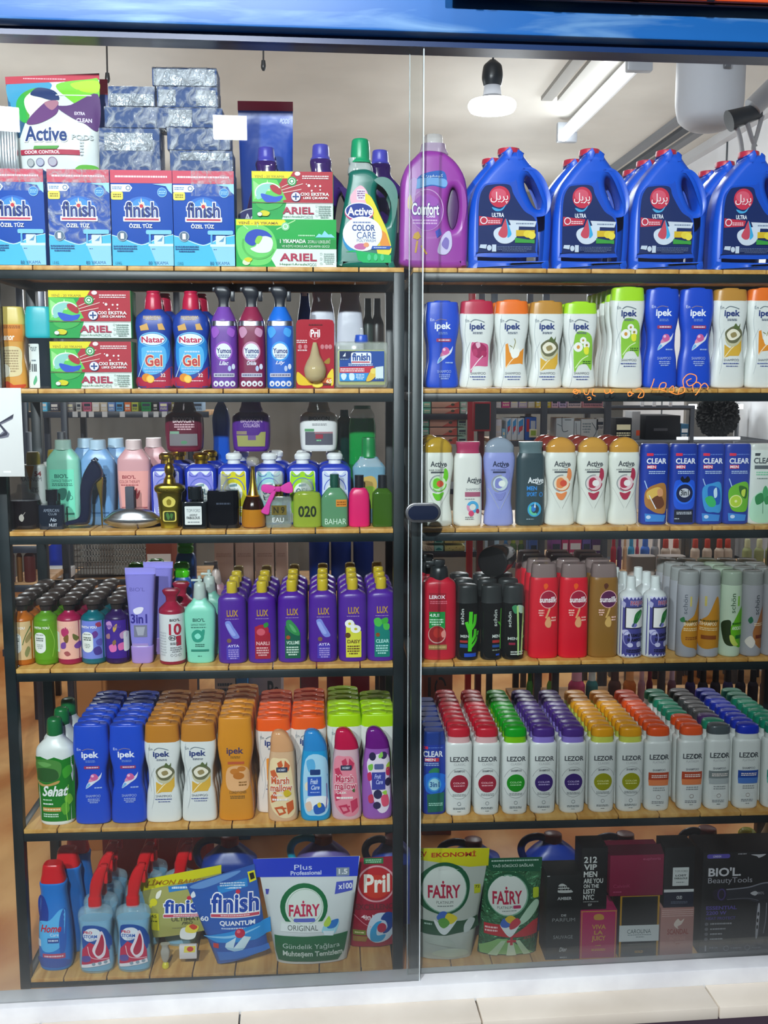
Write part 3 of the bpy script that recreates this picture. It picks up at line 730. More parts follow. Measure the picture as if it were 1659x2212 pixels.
# green jug
G = Prod('detergent_jug', 793, 302, 572, 0, .045, 'green translucent detergent jug with green cap and colourful label', 'jug')
GO = crom([(735, 572), (728, 555), (731, 510), (741, 450), (752, 395), (757, 372), (786, 366), (806, 372), (818, 384), (840, 402), (855, 432), (858, 470), (855, 520), (850, 560), (845, 572)], 5)
GH = crom([(816, 400), (830, 398), (842, 412), (844, 436), (838, 468), (830, 478), (818, 448), (812, 420)], 5)
G.prism('jug_body', [GO, GH], 30, 13, '0a6a5c', 'p')
G.loft('neck', '374:27 366:27 356:24 350:21:-4 342:20:-6', 'dce6e4', 't', d=22)
G.loft('cap', '352:25 349:24 343:21 330:20.5 306:18.5 302:16', '0f9a66', e=2)
for a in G.o.children:
    if a.name.startswith(('cap', 'neck')):
        for v in a.data.vertices: v.co.x += -14*G.u
G.flat = -30*G.u
G.label('''P f0b8c8 756 432 762 415 778 402 792 415 796 440 770 455
P e8d83a 784 420 800 425 818 460 836 500 843 540 815 545 806 470 796 450
p e8943a 818 490 832 500 842 528 820 528
P 2c90c8 744 490 752 480 760 520 768 540 750 535 740 515
p 12b060 746 540 768 540 772 556 784 562 843 562 843 546 760 536
R 770 410 788 432 3 e8e0ec
g 771 412 787 430 4 8a5a90
e 775 457 31 20 c43a7a
e 775 455 30 18 eaf0fa
e 775 455 28 16 243a90
b 750 447 804 464 f4f6fa Active
e 782 502 42 36 eef0f2
g 762 476 800 481 1 6a7ab0
b 760 483 809 496 2a4a8c COLOR
t 770 498 810 512 3a5a98 CARE
t 770 513 810 519 4a6a9a POLYWASH
P c46aa0 764 528 775 522 790 524 786 534 770 534
e 790 525 6 5 e89a70
p 2a58b0 803 527 844 527 840 534 800 534
g 806 529 834 532 1 c8d8f0
e 796 551 4 7 4ac88a
e 810 551 4 7 4ac88a
e 824 551 4 7 4ac88a''')
# purple softener jug
Q = Prod('softener_jug', 934, 293, 577, 0, .047, 'purple fabric softener jug with clear cap beside the glass edge', 'jug')
QO = crom([(868, 572), (861, 545), (862, 470), (864, 400), (874, 365), (893, 343), (910, 330), (945, 330), (966, 340), (985, 358), (1000, 385), (1007, 430), (1008, 500), (1006, 560), (1000, 575), (934, 578)], 5)
QH = crom([(972, 408), (984, 414), (989, 445), (984, 480), (974, 494), (966, 478), (963, 445)], 5)
Q.prism('jug_body', [QO, QH], 32, 14, '983aa0', 'p')
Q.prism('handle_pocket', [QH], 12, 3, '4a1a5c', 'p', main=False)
Q.loft('collar', '333:32 322:27 312:25', 'd8c4dc', 't', d=24); Q.loft('cap', '315:20 312:20.5 297:20 293:18.5', 'e6e8ea', 'n'); Q.flat = -32*Q.u
Q.label('''P 2a62b4 900 386 930 374 956 376 958 408 930 404 896 410
P 74a4d8 884 398 910 388 956 390 958 406 926 402 890 412
P c8a8d8 882 395 896 390 894 420 888 450 880 440
o 918 455 36 44 2 c89ad0
e 918 460 33 38 a054b4
P e8d0a0 878 430 884 425 888 450 878 452
O 886 440 944 466 f6f0f8 4a2a80 Comfort
b 917 466 936 471 f0e0f4 CARE
g 888 474 940 486 2 d8b0dc
p d0a040 892 504 900 500 906 512 898 518 888 514
l 4 d0a040 898 520 894 545
l 4 d0a040 906 530 918 548
p 3a4ab4 936 500 946 493 950 506 940 514
P c8c0e0 945 525 955 505 968 500 972 530 960 548 942 545
P 8070b8 950 528 958 512 966 520 962 538
t 906 380 952 388 d8e8f8 ﺕﺭﻮﻔﻣﻮﻛ''')
# big blue jugs with red caps
B = Prod('washing_liquid_jug', 1095, 322, 581, 0, .053, 'big blue washing liquid jug with red cap beside the purple jug', 'jug', 'big blue red-capped jugs')
BO = crom([(1014, 581), (1008, 570), (1007, 520), (1010, 455), (1020, 410), (1040, 380), (1062, 355), (1078, 340), (1079, 334), (1121, 334), (1123, 342), (1134, 356), (1156, 382), (1174, 420), (1184, 455), (1184, 520), (1181, 570), (1176, 581), (1095, 583)], 5)
BH = crom([(1128, 386), (1140, 388), (1154, 406), (1163, 434), (1160, 452), (1148, 450), (1136, 430), (1126, 404)], 5)
B.prism('jug_body', [BO, BH], 38, 17, '0f55d0', 'p')
bp_ = B.prism('front_panel', [crom([(1022, 440), (1034, 410), (1050, 402), (1096, 400), (1104, 395), (1110, 420), (1130, 455), (1150, 475), (1152, 545), (1143, 556), (1028, 556), (1022, 545)], 4)], 1.2, .8, '0d4cc0', 'p', main=False, y=-38)
B.loft('cap', '336:23 333:24 326:23.5 323:23 322:20', 'c22a44'); B.flat = -39.2*B.u
B.label('''P 10265e 1026 445 1036 412 1052 405 1090 405 1100 425 1122 458 1148 480 1148 540 1142 548 1030 548 1026 540
e 1070 430 22.5 22.5 c8324c
e 1068 425 16 12 d85a70
t 1051 420 1088 444 f6f0f2 ﻞﯾﺮﭘ
P 4aa8dc 1054 452 1072 456 1084 446 1076 458 1062 460
b 1054 464 1080 473 e8ecf4 ULTRA
p c03048 1027 471 1078 476 1074 488 1027 491
e 1037 480 8 8 e8e4ec
e 1037 480 6 6 c03048
g 1046 479 1072 487 2 f0c8d0
p cfd8e4 1090 479 1150 481 1146 493 1096 492
g 1106 484 1144 489 1 6a7a9a
P d0dae8 1058 510 1066 496 1104 488 1112 492 1106 516 1090 528 1070 526
P c84a5c 1068 508 1076 492 1084 476 1088 500 1086 514 1076 516
P 38a8dc 1084 476 1094 500 1096 510 1088 516 1088 500
r 1106 500 1146 513 d8b428
e 1132 508 10 8 e8d040
e 1140 511 8 8 ecd84a
p 3a9a40 1104 516 1146 522 1146 528 1104 524
r 1104 520 1146 527 3a9a40
p c8d4e4 1030 531 1044 531 1042 540 1028 538
e 1049 538 5 6 c8d4e4
r 1055 531 1064 546 c8d4e4
g 1066 534 1140 546 4 5a6a94''', par=bp_)
BJ = [(1267, 330), (1430, 332), (1606, 335)]
for cx, t in BJ: o = dup(B, X=xat(cx, ZS[0], .053), label='big blue washing liquid jug with red cap, '+{1267: 'second from the purple jug', 1430: 'third from the purple jug', 1606: 'farthest from the purple jug'}[cx], skip=()); o.scale.x = .93
for cx, t, n in ((1095, 'first', 1), (1267, 'second', 1), (1430, 'third', 2), (1606, 'fourth', 2)):
    for i in range(n): o = dup(B, X=xat(cx, ZS[0], .053)-(.012 if cx > 1095 else .022), Y=.053+.115*(i+1), label=f'blue red-capped jug, {ORD[i+1]} deep behind the {t} jug from the purple one'); o.scale.x = .9
# ================================================================ second shelf
P = Prod('scent_bead_bottle', 30, 663, 833, 1, .06, 'amber scent bead bottle with yellow cap at the shelf end', 'bottle')
P.loft('bottle_body', '833:30 830:33 790:31 760:27 735:28 715:32 700:31', 'd89a3c', 'p', d=20, main=True)
P.loft('cap', '700:31 698:31.5 675:29 664:27 663:24', 'd8c060', 'p', d=19)
P.label('''r 5 700 58 735 d8862c
i 12 719 42 733 f6ead8 Lenor
g 4 702 54 709 2 8a4a10
P e0d0a0 10 750 50 748 54 780 50 805 14 806 6 780
g 12 752 48 800 9 a8906a
e 18 796 12 14 e8e4d0
p c84a28 0 822 24 818 36 826 60 824 60 832 0 832''')
P = Prod('scent_bead_bottle', 92, 663, 833, 1, .06, 'dark bottle with big teal cap and a white barcode tag', 'bottle')
P.loft('bottle_body', '833:26 828:28 790:25 760:22 735:26 726:29', '16222c', 'k', d=18, main=True)
P.loft('cap', '728:27 724:30 700:30 680:29 664:26 663:24', '18b0bc', 'p', d=20)
P.label('''R 68 740 92 832 2 dfe6e2
g 73 746 88 756 3 5a6a70
g 75 772 86 778 1 7a8a90
r 75 782 77 798 3a4448
r 78 782 79 798 3a4448
r 80.5 782 83 798 3a4448
r 84 782 86 798 3a4448
P 58b080 78 820 84 806 86 816 80 826''', 'barcode_tag')
# gel detergent bottles
NT = Prod('gel_bottle', 337, 629, 836, 1, .05, 'blue gel detergent bottle with red cap next to capsule cartons', 'bottle', 'blue gel bottles')
NT.loft('bottle_body', '836:32 832:37 810:39 780:38 740:36 705:40 685:37 672:24 668:20', '1c3f9c', 'p', d=26, main=True)
NT.loft('cap', '672:18 668:19 645:17 634:14 632:15 629:13', 'c01c44', 'p')
NT.label('''P b01c40 300 812 340 816 372 790 375 800 374 832 340 834 302 834
P 2a8ad4 308 730 340 716 368 730 370 770 350 800 320 805 306 780
P 58b4e8 312 760 318 748 360 748 362 790 340 806 316 800
g 318 682 355 692 3 d8b87a
p d8a860 310 704 326 698 330 712 312 714
p d8a860 348 700 358 698 364 712 350 712
e 337 732 29 15 8fd4f0
e 337 732 27 13.5 2a7ac8
e 337 732 25 12 e8f2fa
O 313 726 361 739 c02450 fff Natar
g 324 755 356 761 1 c0d8f0
O 320 765 356 789 c03a3c f4e4c0 Gel
g 317 791 358 797 1 9ac4ec
g 320 798 354 803 1 9ac4ec
e 322 813 10 9 e08a20
e 330 816 8.5 8.5 f4b83a
e 330 816 6.5 6.5 f8cc60
b 352 804 362 812 f4d8d8 32
g 338 818 362 822 1 f0c0c8
l 1.6 b8dcf4 324 762 304 812''')
n2 = dup(NT, X=xat(417, ZS[1], .05), label='blue gel detergent bottle with red cap beside the violet spray bottle', skip=())
dup(NT, X=xat(337, ZS[1], .05)+.012, Y=.12, label='blue gel bottle showing only its red cap behind the carton neighbour'); dup(NT, X=xat(417, ZS[1], .05)+.012, Y=.12, label='blue gel bottle showing only its red cap behind the spray neighbour')
# softener sprays
def yum(cx, top, col, capc, lab, word, accent):
    P = Prod('softener_spray_bottle', cx, 610, 834, 1, .045, lab, 'spray bottle', 'softener spray bottles')
    P.loft('bottle_body', '834:27 831:29 800:29.5 715:29 700:28 690:27', col, 'p', d=24, main=True)
    P.loft('shoulder', '692:27 688:26 670:17 662:13', capc, 'p')
    P.loft('silver_band', '702:28.6 692:27.6', 'b8b8c4', 'm', d=24.6, k=1)
    th = P.loft('trigger_head', '664:12 655:11 645:12 636:16 628:18:-2 620:14:-4 616:8:-4', '23262e', 'p', d=11)
    o = P.box('trigger', cx+14, 628, cx+24, 650, 4, '23262e', 'p', par=th, main=False, bev=2); P.box('nozzle', cx-24, 620, cx-14, 630, 5, '2c3038', 'p', par=th, main=False, bev=2)
    x = cx-607
    P.label(f'''e {cx} 756 19 21 {accent}
e {cx} 756 16 17 e4eaf0
O {cx-15} 749 {cx+16} 760 2a3a7a e4eaf0 Yumos
g {cx-11} 762 {cx+11} 770 2 5a6a9a
i {cx-10} 776 {cx+10} 785 e0e0f0 {word}
P {accent} {cx-26} 710 {cx-16} 704 {cx-8} 716 {cx-20} 728
P {accent} {cx+12} 706 {cx+24} 712 {cx+20} 726 {cx+8} 718
e {cx+20} 788 3.5 6 d8e0f0
e {cx+12} 792 3.5 6 b8c8e8
r {cx-22} 802 {cx+22} 810 c8c8d8
g {cx-20} 803 {cx+20} 809 1 6a6a8a
e {cx-18} 824 5.5 6 dfe2ea
e {cx-6} 824 5.5 6 dfe2ea
e {cx+6} 824 5.5 6 dfe2ea
e {cx+18} 824 5.5 6 dfe2ea
e {cx-18} 825 2 2.5 {col}
e {cx-6} 825 2 2.5 {col}
e {cx+6} 825 2 2.5 {col}
e {cx+18} 825 2 2.5 {col}'''); return P
yum(487, 655, '6a3a9c', '7a48ac', 'violet softener spray bottle with black trigger head', 'Lilac', '9a5ac0')
yum(546, 625, '7c1c48', '94284c', 'maroon softener spray bottle with black trigger head', 'Orkide', 'c890b0')
yum(607, 625, '1a62c8', '1a70dc', 'bright blue softener spray bottle with black trigger head', 'Lily', '48a0e8')
# red blister card with hanging drop
P = Prod('blister_card', 681, 690, 834, 1, .03, 'red blister card holding a yellow drop shaped bottle', 'packet')
P.prism('card', [[(640, 834), (641, 700), (644, 692), (652, 690), (712, 690), (720, 692), (723, 700), (722, 834)]], 1.5, .6, 'a8182c', 's')
P.label('''P e0c020 642 800 655 808 672 822 682 826 645 826
P e8d030 720 794 712 800 706 812 712 826 720 826
P 9a7a20 700 780 712 770 712 782
e 681 720 12 12 c83848
e 681 720 12 12 a8182c
o 681 720 12 12 1.4 d87880
b 672 711 692 727 f4eaec Pril
g 668 699 698 704 1 601018
g 642 732 664 740 2 e8d0d4
e 649 747 4 5 c87880
e 661 747 4 5 c87880
e 697 747 4 5 c87880
e 706 747 4 5 c87880
e 714 747 4 5 c87880
g 644 752 664 757 1 e0c0c4
p d87020 697 812 716 812 714 822 695 822
b 705 815 717 823 f4e8d0 65
g 690 823 716 829 1 4a3010
e 686 826 12 7 e8d850
o 686 826 12 7 1.5 c8a818''')
dr = P.loft('drop_bottle', '822:6 818:15 808:22 795:24 780:19 765:11 745:6 738:4', 'e4d8a8', 't', main=False, y=-8)
P.loft('drop_liquid', '818:13 808:20 796:22 788:19.5', 'd8a828', 'p', main=False, y=-8, par=dr)
# rinse aid
P = Prod('rinse_aid_bottle', 781, 708, 834, 1, .04, 'squat clear rinse aid bottle with blue cap and yellow liquid', 'bottle')
P.box('bottle_body', 724, 737, 838, 834, 24, 'd8e0d8', 'n', bev=8)
P.box('liquid', 729, 754, 833, 828, 20, 'bcc83c', 'p', bev=6, main=False)
P.loft('cap', '740:14 736:15 726:14 723:13', '1c50c0', 'p', main=False); P.loft('spout', '723:5 712:4.5 708:4', 'e4e8ea', 'n', main=False)
P.flat = -24.5*P.u
P.label('''r 733 757 829 819 1a4a9c
p 142c5c 733 757 768 757 750 776 733 776
p e8eef2 740 768 746 760 746 768
g 735 772 752 776 1 8aa0c0
R 758 760 801 783 4 eef2f8
O 760 761 799 777 1c4a9c f0f4fa finish
r 759 778.5 798 781 c03048
g 752 782 804 788 2 d0dcec
p c82a40 733 790 808 788 796 802 733 802
g 735 792 786 800 2 f8e8ea
p 2a90d8 733 802 796 802 788 819 733 819
P d8ecf4 736 806 742 803 748 806 746 814 742 817 738 814
P d8ecf4 754 804 764 804 764 816 755 816
g 768 804 786 816 4 d0e8f8
P e8c040 790 818 800 798 815 790 824 796 812 808 800 818
e 806 798 7 6 f0d868
p d8e8e8 810 790 827 788 827 815 810 815
g 812 812 828 817 1 4a7a9a''')
# silver bottles behind
SV = Prod('silver_bottle', 697, 632, 832, 1, .2, 'shiny silver pouch bottle standing behind the red blister card', 'bottle', 'silver bottles at the back')
SV.loft('bottle_body', '832:26 800:30 760:30 700:28 670:25 645:20 634:21 632:20', 'c4c8d4', 'w', d=16)
dup(SV, X=xat(757, ZS[1], .2), label='shiny silver pouch bottle standing behind the clear rinse aid')
P = Prod('silver_bottle', 660, 632, 832, 1, .25, 'blue and silver bottle behind the bright blue spray bottle', 'bottle'); P.loft('bottle_body', '832:18 760:18 690:16 650:10 634:9', '2a4a98', 'p', d=12); P.loft('cap', '640:9.5 632:9', 'd0d4e0', 'p')
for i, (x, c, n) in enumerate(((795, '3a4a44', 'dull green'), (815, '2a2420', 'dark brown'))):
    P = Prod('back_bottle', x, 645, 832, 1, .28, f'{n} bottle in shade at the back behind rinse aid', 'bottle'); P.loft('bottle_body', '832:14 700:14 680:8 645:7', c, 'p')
# shampoos on the other rack
IPEK = '''t 1001 688 1009 694 5a6a7a En
l 1.6 7a8890 1012 694 1020 689 1030 690 1042 694
b 1010 696 1044 713 2c3f7c ipek
g 1017 714 1038 719 2 6a7488
t 1013 798 1046 803 7a8088 SHAMPOO
g 1012 806 1046 810 1 4a5a9a
g 1018 812 1044 815 1 4a5a9a
l .6 a8b0b8 1012 735 1003 760 1004 790
l .6 c0c8cc 1003 680 1000 720 1008 760 1010 800 1004 830'''
IROSE = '''P d05a88 1014 742 1022 736 1044 738 1052 746 1051 780 1048 786 1022 786 1013 800
P a02858 1016 744 1026 735 1040 740 1048 750 1040 768 1028 768 1018 758
P b83868 1018 752 1026 750 1028 762 1020 764
P e8b8cc 1024 738 1032 736 1034 744 1028 748
P b03060 1038 754 1048 756 1046 766 1036 764
l 2 f4dce4 1014 794 1030 774 1040 764'''
IORG = '''p e8922c 1013 740 1014 790 1022 782 1046 780 1051 782 1053 748 1040 760 1030 766 1022 756 1018 738
l 2 f8e0b8 1014 790 1028 772 1042 762
P f4f4ec 1024 752 1034 746 1044 752 1040 766 1028 768
P e8eae0 1030 744 1038 738 1040 750
l 1.5 8a8a4a 1030 750 1034 736 1032 728
l 1.5 8a8a4a 1022 742 1028 746'''
IGLD = '''p dcae3a 1014 768 1026 776 1040 764 1052 756 1052 780 1046 792 1026 792 1014 796
l 2 f4e4b8 1014 796 1030 776 1046 764
P 6a6a4c 1014 744 1026 732 1040 730 1052 742 1050 758 1036 766 1022 764
P f0ead4 1018 746 1028 736 1040 738 1048 748 1036 758 1024 758
P 9a8a5a 1026 746 1036 742 1040 750 1030 754
P c8c4a0 1014 752 1024 764 1040 764 1052 750 1050 760 1036 772 1020 768
P 5a6a3c 1032 734 1036 724 1042 730 1046 724 1044 736'''
ILIM = '''P 8cc83c 1014 722 1036 714 1052 730 1052 792 1040 782 1024 784 1014 796
l 2 dcf0b8 1016 790 1030 772 1044 764
e 1022 746 10 10 f4f4ee
e 1022 746 3.5 4 d89838
e 1032 732 7 7 f4f4ee
e 1032 732 2.4 2.4 b09028
e 1040 742 7 8 f2f2ec
e 1040 742 2.6 2.6 a08828
P e8e83a 1034 748 1044 746 1044 760 1036 760
g 1032 774 1050 782 2 3a6a20'''
IBLU = '''t 1001 686 1009 692 d0d8f0 En
l 1.6 8a7a98 1012 692 1022 688 1036 690
b 1010 694 1045 713 f0f4fc ipek
g 1018 714 1038 720 2 7a98d8
R 1014 728 1046 735 2 a03a68
g 1019 729 1043 734 1 e8d0dc
P e0e6f4 1016 780 1022 766 1036 760 1046 750 1050 744 1046 758 1034 768 1024 776
P 78b8e8 1016 780 1022 768 1026 772
P e090b0 1022 764 1028 754 1040 750 1042 758 1030 764
e 1034 754 8 8 d0609c
e 1031 751 3 3 f0c0dc
g 1034 776 1050 781 1 a0b8e8
t 1016 794 1046 800 a8bce8 SHAMPOO
g 1020 802 1044 814 3 a0b4e4'''
BODY_IP = '831:31 829:35 823:36.5 800:34 770:29.5 745:30 715:35 690:37 676:36.5'
def ipek(cx, top, base, sh, Y, lab, col, capc, arts, kb=1.0, grp=None, tall=0, d=18):
    """hourglass shampoo bottle with a flip cap; drawn for a 990-1065 px frame with its base at 832"""
    P = Prod('shampoo_bottle', cx, top, base, sh, Y, lab, 'shampoo bottle', grp); ox, oy = cx-1027.5, base-832-tall
    R = ' '.join(f"{float(t.split(':')[0])+oy+(tall if float(t.split(':')[0]) > 822 else 0)}:{float(t.split(':')[1])*kb}" for t in BODY_IP.split())
    P.loft('bottle_body', R, col, 'p', d=d, e=3.4, main=True)
    c0 = 677+oy
    fc = P.loft('flip_cap', f'{c0}:{36.4*kb} {c0-4}:{36*kb} {top+6}:{34*kb} {top+4}:{33*kb} {top+3}:{31*kb}', capc, 'p', d=d, e=3.4, main=False, k=2)
    P.loft('cap_lid', f'{top+5}:{19*kb} {top+1}:{18*kb} {top}:{16*kb}', capc, 'p', d=d*.7, e=3, main=False, k=1, par=fc)
    a = '\n'.join(arts)
    sh_ = []
    for ln in a.split('\n'):
        w = ln.split(); k = w[0]
        def X(i): w[i] = str((float(w[i])-1027.5)*kb+cx)
        def Yy(i): w[i] = str(float(w[i])+oy)
        if k in 'rRtbigOv': [X(1), Yy(2), X(3), Yy(4)]
        elif k in 'eo': [X(1), Yy(2)]
        elif k in 'pP': [(X(i) if i % 2 == 0 else Yy(i)) for i in range(2, len(w))]
        elif k == 'l': [(X(i) if i % 2 else Yy(i)) for i in range(3, len(w))]
        sh_.append(' '.join(w))
    P.label('\n'.join(sh_)); return P
WH = 'e2e6e2'; BL = '1148c8'
GS = 'slim shampoo bottles of the upper row'
I_blu = ipek(953.5, 650, 833, 1, .04, 'small blue hourglass shampoo bottle at the rack post', BL, BL, [IBLU], grp=GS)
I_ros = ipek(1027.5, 648, 833, 1, .04, 'white hourglass shampoo bottle with raspberry pink cap', WH, 'b81c40', [IROSE, IPEK], grp=GS)
I_org = ipek(1102, 648, 833, 1, .04, 'white hourglass shampoo bottle with orange cap beside the pink-capped', WH, 'f07420', [IORG, IPEK], grp=GS)
I_gld = ipek(1176, 650, 833, 1, .04, 'white hourglass shampoo bottle with gold-brown cap beside the orange-capped', WH, 'c08a38', [IGLD, IPEK], grp=GS)
I_lim = ipek(1248.5, 652, 833, 1, .04, 'shorter white hourglass shampoo bottle with lime green cap', WH, 'a8e020', [ILIM, IPEK], grp=GS)
T_lim = ipek(1349, 619, 833, 1, .04, 'taller white hourglass shampoo bottle with lime green cap, front one', WH, 'a8e020', [ILIM, IPEK], tall=28, grp=GS)
T_blu = ipek(1423, 622, 833, 1, .04, 'tall blue hourglass shampoo bottle beside the lime-capped bottle', BL, BL, [IBLU], tall=28, grp=GS)
dup(T_blu, X=xat(1496, ZS[1], .04), label='tall blue hourglass shampoo bottle beside the tall gold-capped bottle', skip=())
T_gld = ipek(1568, 623, 833, 1, .04, 'tall white hourglass shampoo bottle with gold-brown cap', WH, 'c08a38', [IGLD, IPEK], tall=28, grp=GS)
T_org = ipek(1641, 622, 833, 1, .04, 'tall white hourglass shampoo bottle with orange cap, cut by frame', WH, 'f07420', [IORG, IPEK], tall=28, grp=GS)
row(T_lim, 6, .045, 'tall lime-capped shampoo bottle, {} from the front of its file')
for P, w, n in ((I_blu, 'small blue shampoo', 2), (I_org, 'short orange-capped shampoo', 3), (I_gld, 'short gold-capped shampoo', 3), (I_lim, 'short lime-capped shampoo', 3), (T_blu, 'tall blue shampoo', 2), (T_gld, 'tall gold-capped shampoo', 3), (T_org, 'tall orange-capped shampoo', 2)):
    row(P, n, .045, w+' bottle, {} from the front of its file')
# ================================================================ third shelf
def botl(name, cx, top, base, sh, Y, lab, body, col, cap=None, capc='111', kind='p', ck='p', d=0, e=None, cat='bottle', grp=None, capd=0, art_=None, k=4, z=None):
    P = Prod(name, cx, top, base, sh, Y, lab, cat, grp, z=z)
    P.loft('bottle_body', body, col, kind, d=d, e=e, main=True, k=k)
    if cap: P.loft('cap', cap, capc, ck, d=capd, main=False, k=2)
    if art_: P.label(art_)
    return P
# perfumes at the front
Y3 = .045
P = botl('perfume_bottle', 54, 1046, 1141, 2, .06, 'squat black round perfume bottle with clear shoulders, at the shelf end', '1141:30 1137:35 1110:36 1088:35 1080:34', '120c10', '1082:34 1074:33 1066:26 1062:14 1050:12 1046:11', 'c8c8d0', 'k', 'n', d=24, capd=20)
P.label('''P a8a49c 50 1112 56 1108 60 1116 56 1124 50 1120
l 1 a8a49c 58 1110 63 1104''')
P = botl('perfume_bottle', 115, 1056, 1143, 2, .05, 'dark navy square perfume bottle with silver lettering', '1143:26 1140:27 1094:27 1090:26', '101c2c', '1090:10 1082:10 1082:13 1057:13', '0e1420', 'k', 'k', d=16, e=7, capd=0, k=1)
P.label('''t 100 1098 133 1105 8a96a8 AMERICAN
t 110 1107 128 1112 8a96a8 CLUB
i 113 1118 127 1126 a8b4c4 No
b 111 1130 128 1137 b4bcc8 NUIT''')
# stiletto heel perfume
P = Prod('perfume_bottle', 186, 988, 1152, 2, .04, 'navy perfume bottle shaped like a high heeled shoe with gold heel', 'bottle')
so = crom([(142, 1138), (150, 1133), (168, 1128), (176, 1116), (177, 1085), (178, 1056), (184, 1030), (196, 1006), (207, 992), (211, 988), (214, 996), (222, 1008), (226, 1022), (224, 1034), (212, 1046), (204, 1062), (200, 1085), (199, 1110), (196, 1130), (190, 1141), (168, 1143), (146, 1143)], 5)
P.prism('shoe_body', [so], 13, 8, '0a1432', 'k')
P.prism('gold_heel', [crom([(211, 1046), (224, 1034), (226, 1040), (223, 1080), (222.5, 1143), (219.5, 1143), (218, 1085)], 4)], 3, 1.6, 'b89a3c', 'm', main=False)
# chrome disc
P = Prod('perfume_bottle', 287, 1050, 1142, 2, .055, 'polished silver lens shaped perfume flask with a dark grey stopper stick', 'bottle')
P.loft('flask_body', '1142:30 1138:46 1128:62 1123:63 1116:55 1106:42 1099:24', 'c8cace', 'm', d=26, e=2, main=True)
P.box('stopper', 274, 1051, 292, 1104, 7, '4a4c58', 's', bev=1, main=False)
# gold bust
P = botl('perfume_bottle', 369, 990, 1143, 2, .05, 'golden perfume bottle shaped like a bust on a pedestal', '1143:20 1140:21 1100:24 1066:27 1062:31 1056:33 1050:31 1046:22 1044:15', 'b8a838', None, kind='m', d=20)
P.loft('bust', '1046:14 1036:12 1030:9 1026:8 1020:10 1012:10.5 1004:8 999:4 996:3 990:2', 'b09030', 'm', main=False)
P.label('''P d8c860 356 1080 369 1072 382 1080 380 1092 369 1096 358 1092
P 8a7a20 364 1082 369 1078 374 1082 373 1090 369 1092 365 1090
R 355 1104 384 1128 5 d8c860
R 358 1106 381 1126 4 2c3a18
P 4a7a3a 362 1112 366 1108 370 1118 366 1124
P 4a7a3a 372 1110 377 1112 374 1122 371 1116
t 350 1054 388 1060 7a6a18 TAMARE''')
# black cube
P = botl('perfume_bottle', 423, 1050, 1140, 2, .045, 'black cube perfume bottle with white name plate', '1140:26 1137:27 1085:27 1082:25', '0d1418', '1082:8 1078:8 1078:15 1052:15 1050:14', '1a2024', 'k', 'k', d=22, e=9, k=1)
P.label('''R 403 1091 439 1131 2 dfe4e2
t 407 1097 436 1104 5a6a70 TOM FORD
b 413 1108 430 1112 2a3438 ARDENT
b 407 1113 435 1119 2a3438 FABULOUS
g 409 1123 434 1128 1 8a9498''')
P = botl('perfume_bottle', 484, 1024, 1140, 2, .045, 'plain black square perfume bottle with clear neck', '1140:32 1137:34 1064:34 1058:32', '0a0c12', '1060:20 1052:12 1030:10 1024:9', 'b8bcc4', 'k', 'n', d=18, e=7, k=1)
P.label('g 470 1083 500 1090 1 3a4252')
# amphora
P = botl('perfume_bottle', 548, 986, 1140, 2, .045, 'slender amber amphora perfume bottle with long gold neck and glass ball', '1140:18 1137:25 1128:26 1108:25 1085:20 1070:14', 'b87818', '1072:13 1062:10 1040:6 1020:4.5 1012:4 1008:5', 'c8a848', 'k', 'm')
P.loft('dark_juice', '1118:24.6 1098:23.6 1085:20.6 1072:15', '281006', 'k', main=False); P.loft('glass_ball', '1008:4 1005:10 998:14 990:12 986:5', 'd8d4c4', 'n', main=False)
# bottle with a bow
P = botl('perfume_bottle', 603, 1018, 1140, 2, .05, 'clear square perfume bottle tied with a big pink ribbon bow', '1140:26 1137:28 1076:28 1072:25', 'b8c8c0', '1048:8 1040:11 1024:11 1018:8', 'd0d4d0', 'n', 'n', d=18, e=7, k=1)
P.loft('neck', '1072:10 1046:8', 'a8903a', 'm', main=False)
P.label('''r 588 1091 620 1112 6a5c1c
b 592 1094 616 1109 2c2a10 N 9
t 590 1118 614 1128 e8eef0 EAU''')
for n_, pts in (('ribbon_loop', [(601, 1052), (588, 1046), (570, 1045), (568, 1058), (584, 1064), (600, 1057)]), ('ribbon_loop', [(603, 1054), (616, 1044), (630, 1040), (635, 1060), (622, 1064), (606, 1058)]), ('ribbon_tail', [(600, 1054), (594, 1072), (586, 1090), (582, 1110), (566, 1104), (576, 1088), (584, 1070), (594, 1054)])):
    P.prism(n_, [crom(pts, 4)], 4, 2, 'd840a0', 's', main=False, y=-22)
P.loft('ribbon_knot', '1060:5 1057:7 1052:7 1049:5', 'c83494', 's', d=5, main=False, y=-23)
P = botl('perfume_bottle', 664, 1034, 1136, 2, .05, 'clear perfume bottle with black numerals and yellow-green juice', '1136:29 1133:31 1074:30 1064:27 1060:14', 'b8d04a', '1060:11 1056:13 1038:13 1035:12', 'c4ccc8', 't', 'n', d=18, e=4)
P.label('b 645 1090 684 1114 1c2a14 020')
P = botl('perfume_bottle', 723, 1022, 1134, 2, .05, 'pale green glass perfume bottle with dark green cap and orange tag', '1134:27 1131:29 1076:29 1060:20 1052:12', '7ab88a', '1052:9 1048:9 1048:10 1024:9.5', '0d4a3c', 't', 'p', d=17, e=5, art_='''r 726 1076 749 1091 d88a30
g 728 1079 747 1089 2 8a5010
t 702 1116 748 1128 c8e4d4 BAHAR''')
P = botl('perfume_bottle', 776, 1026, 1137, 2, .045, 'bright pink perfume bottle with black cap', '1137:20 1134:23 1100:23 1070:22 1056:16 1053:11', 'd81a66', '1053:10 1026:10', '14141c', 'p', 'p', d=14)
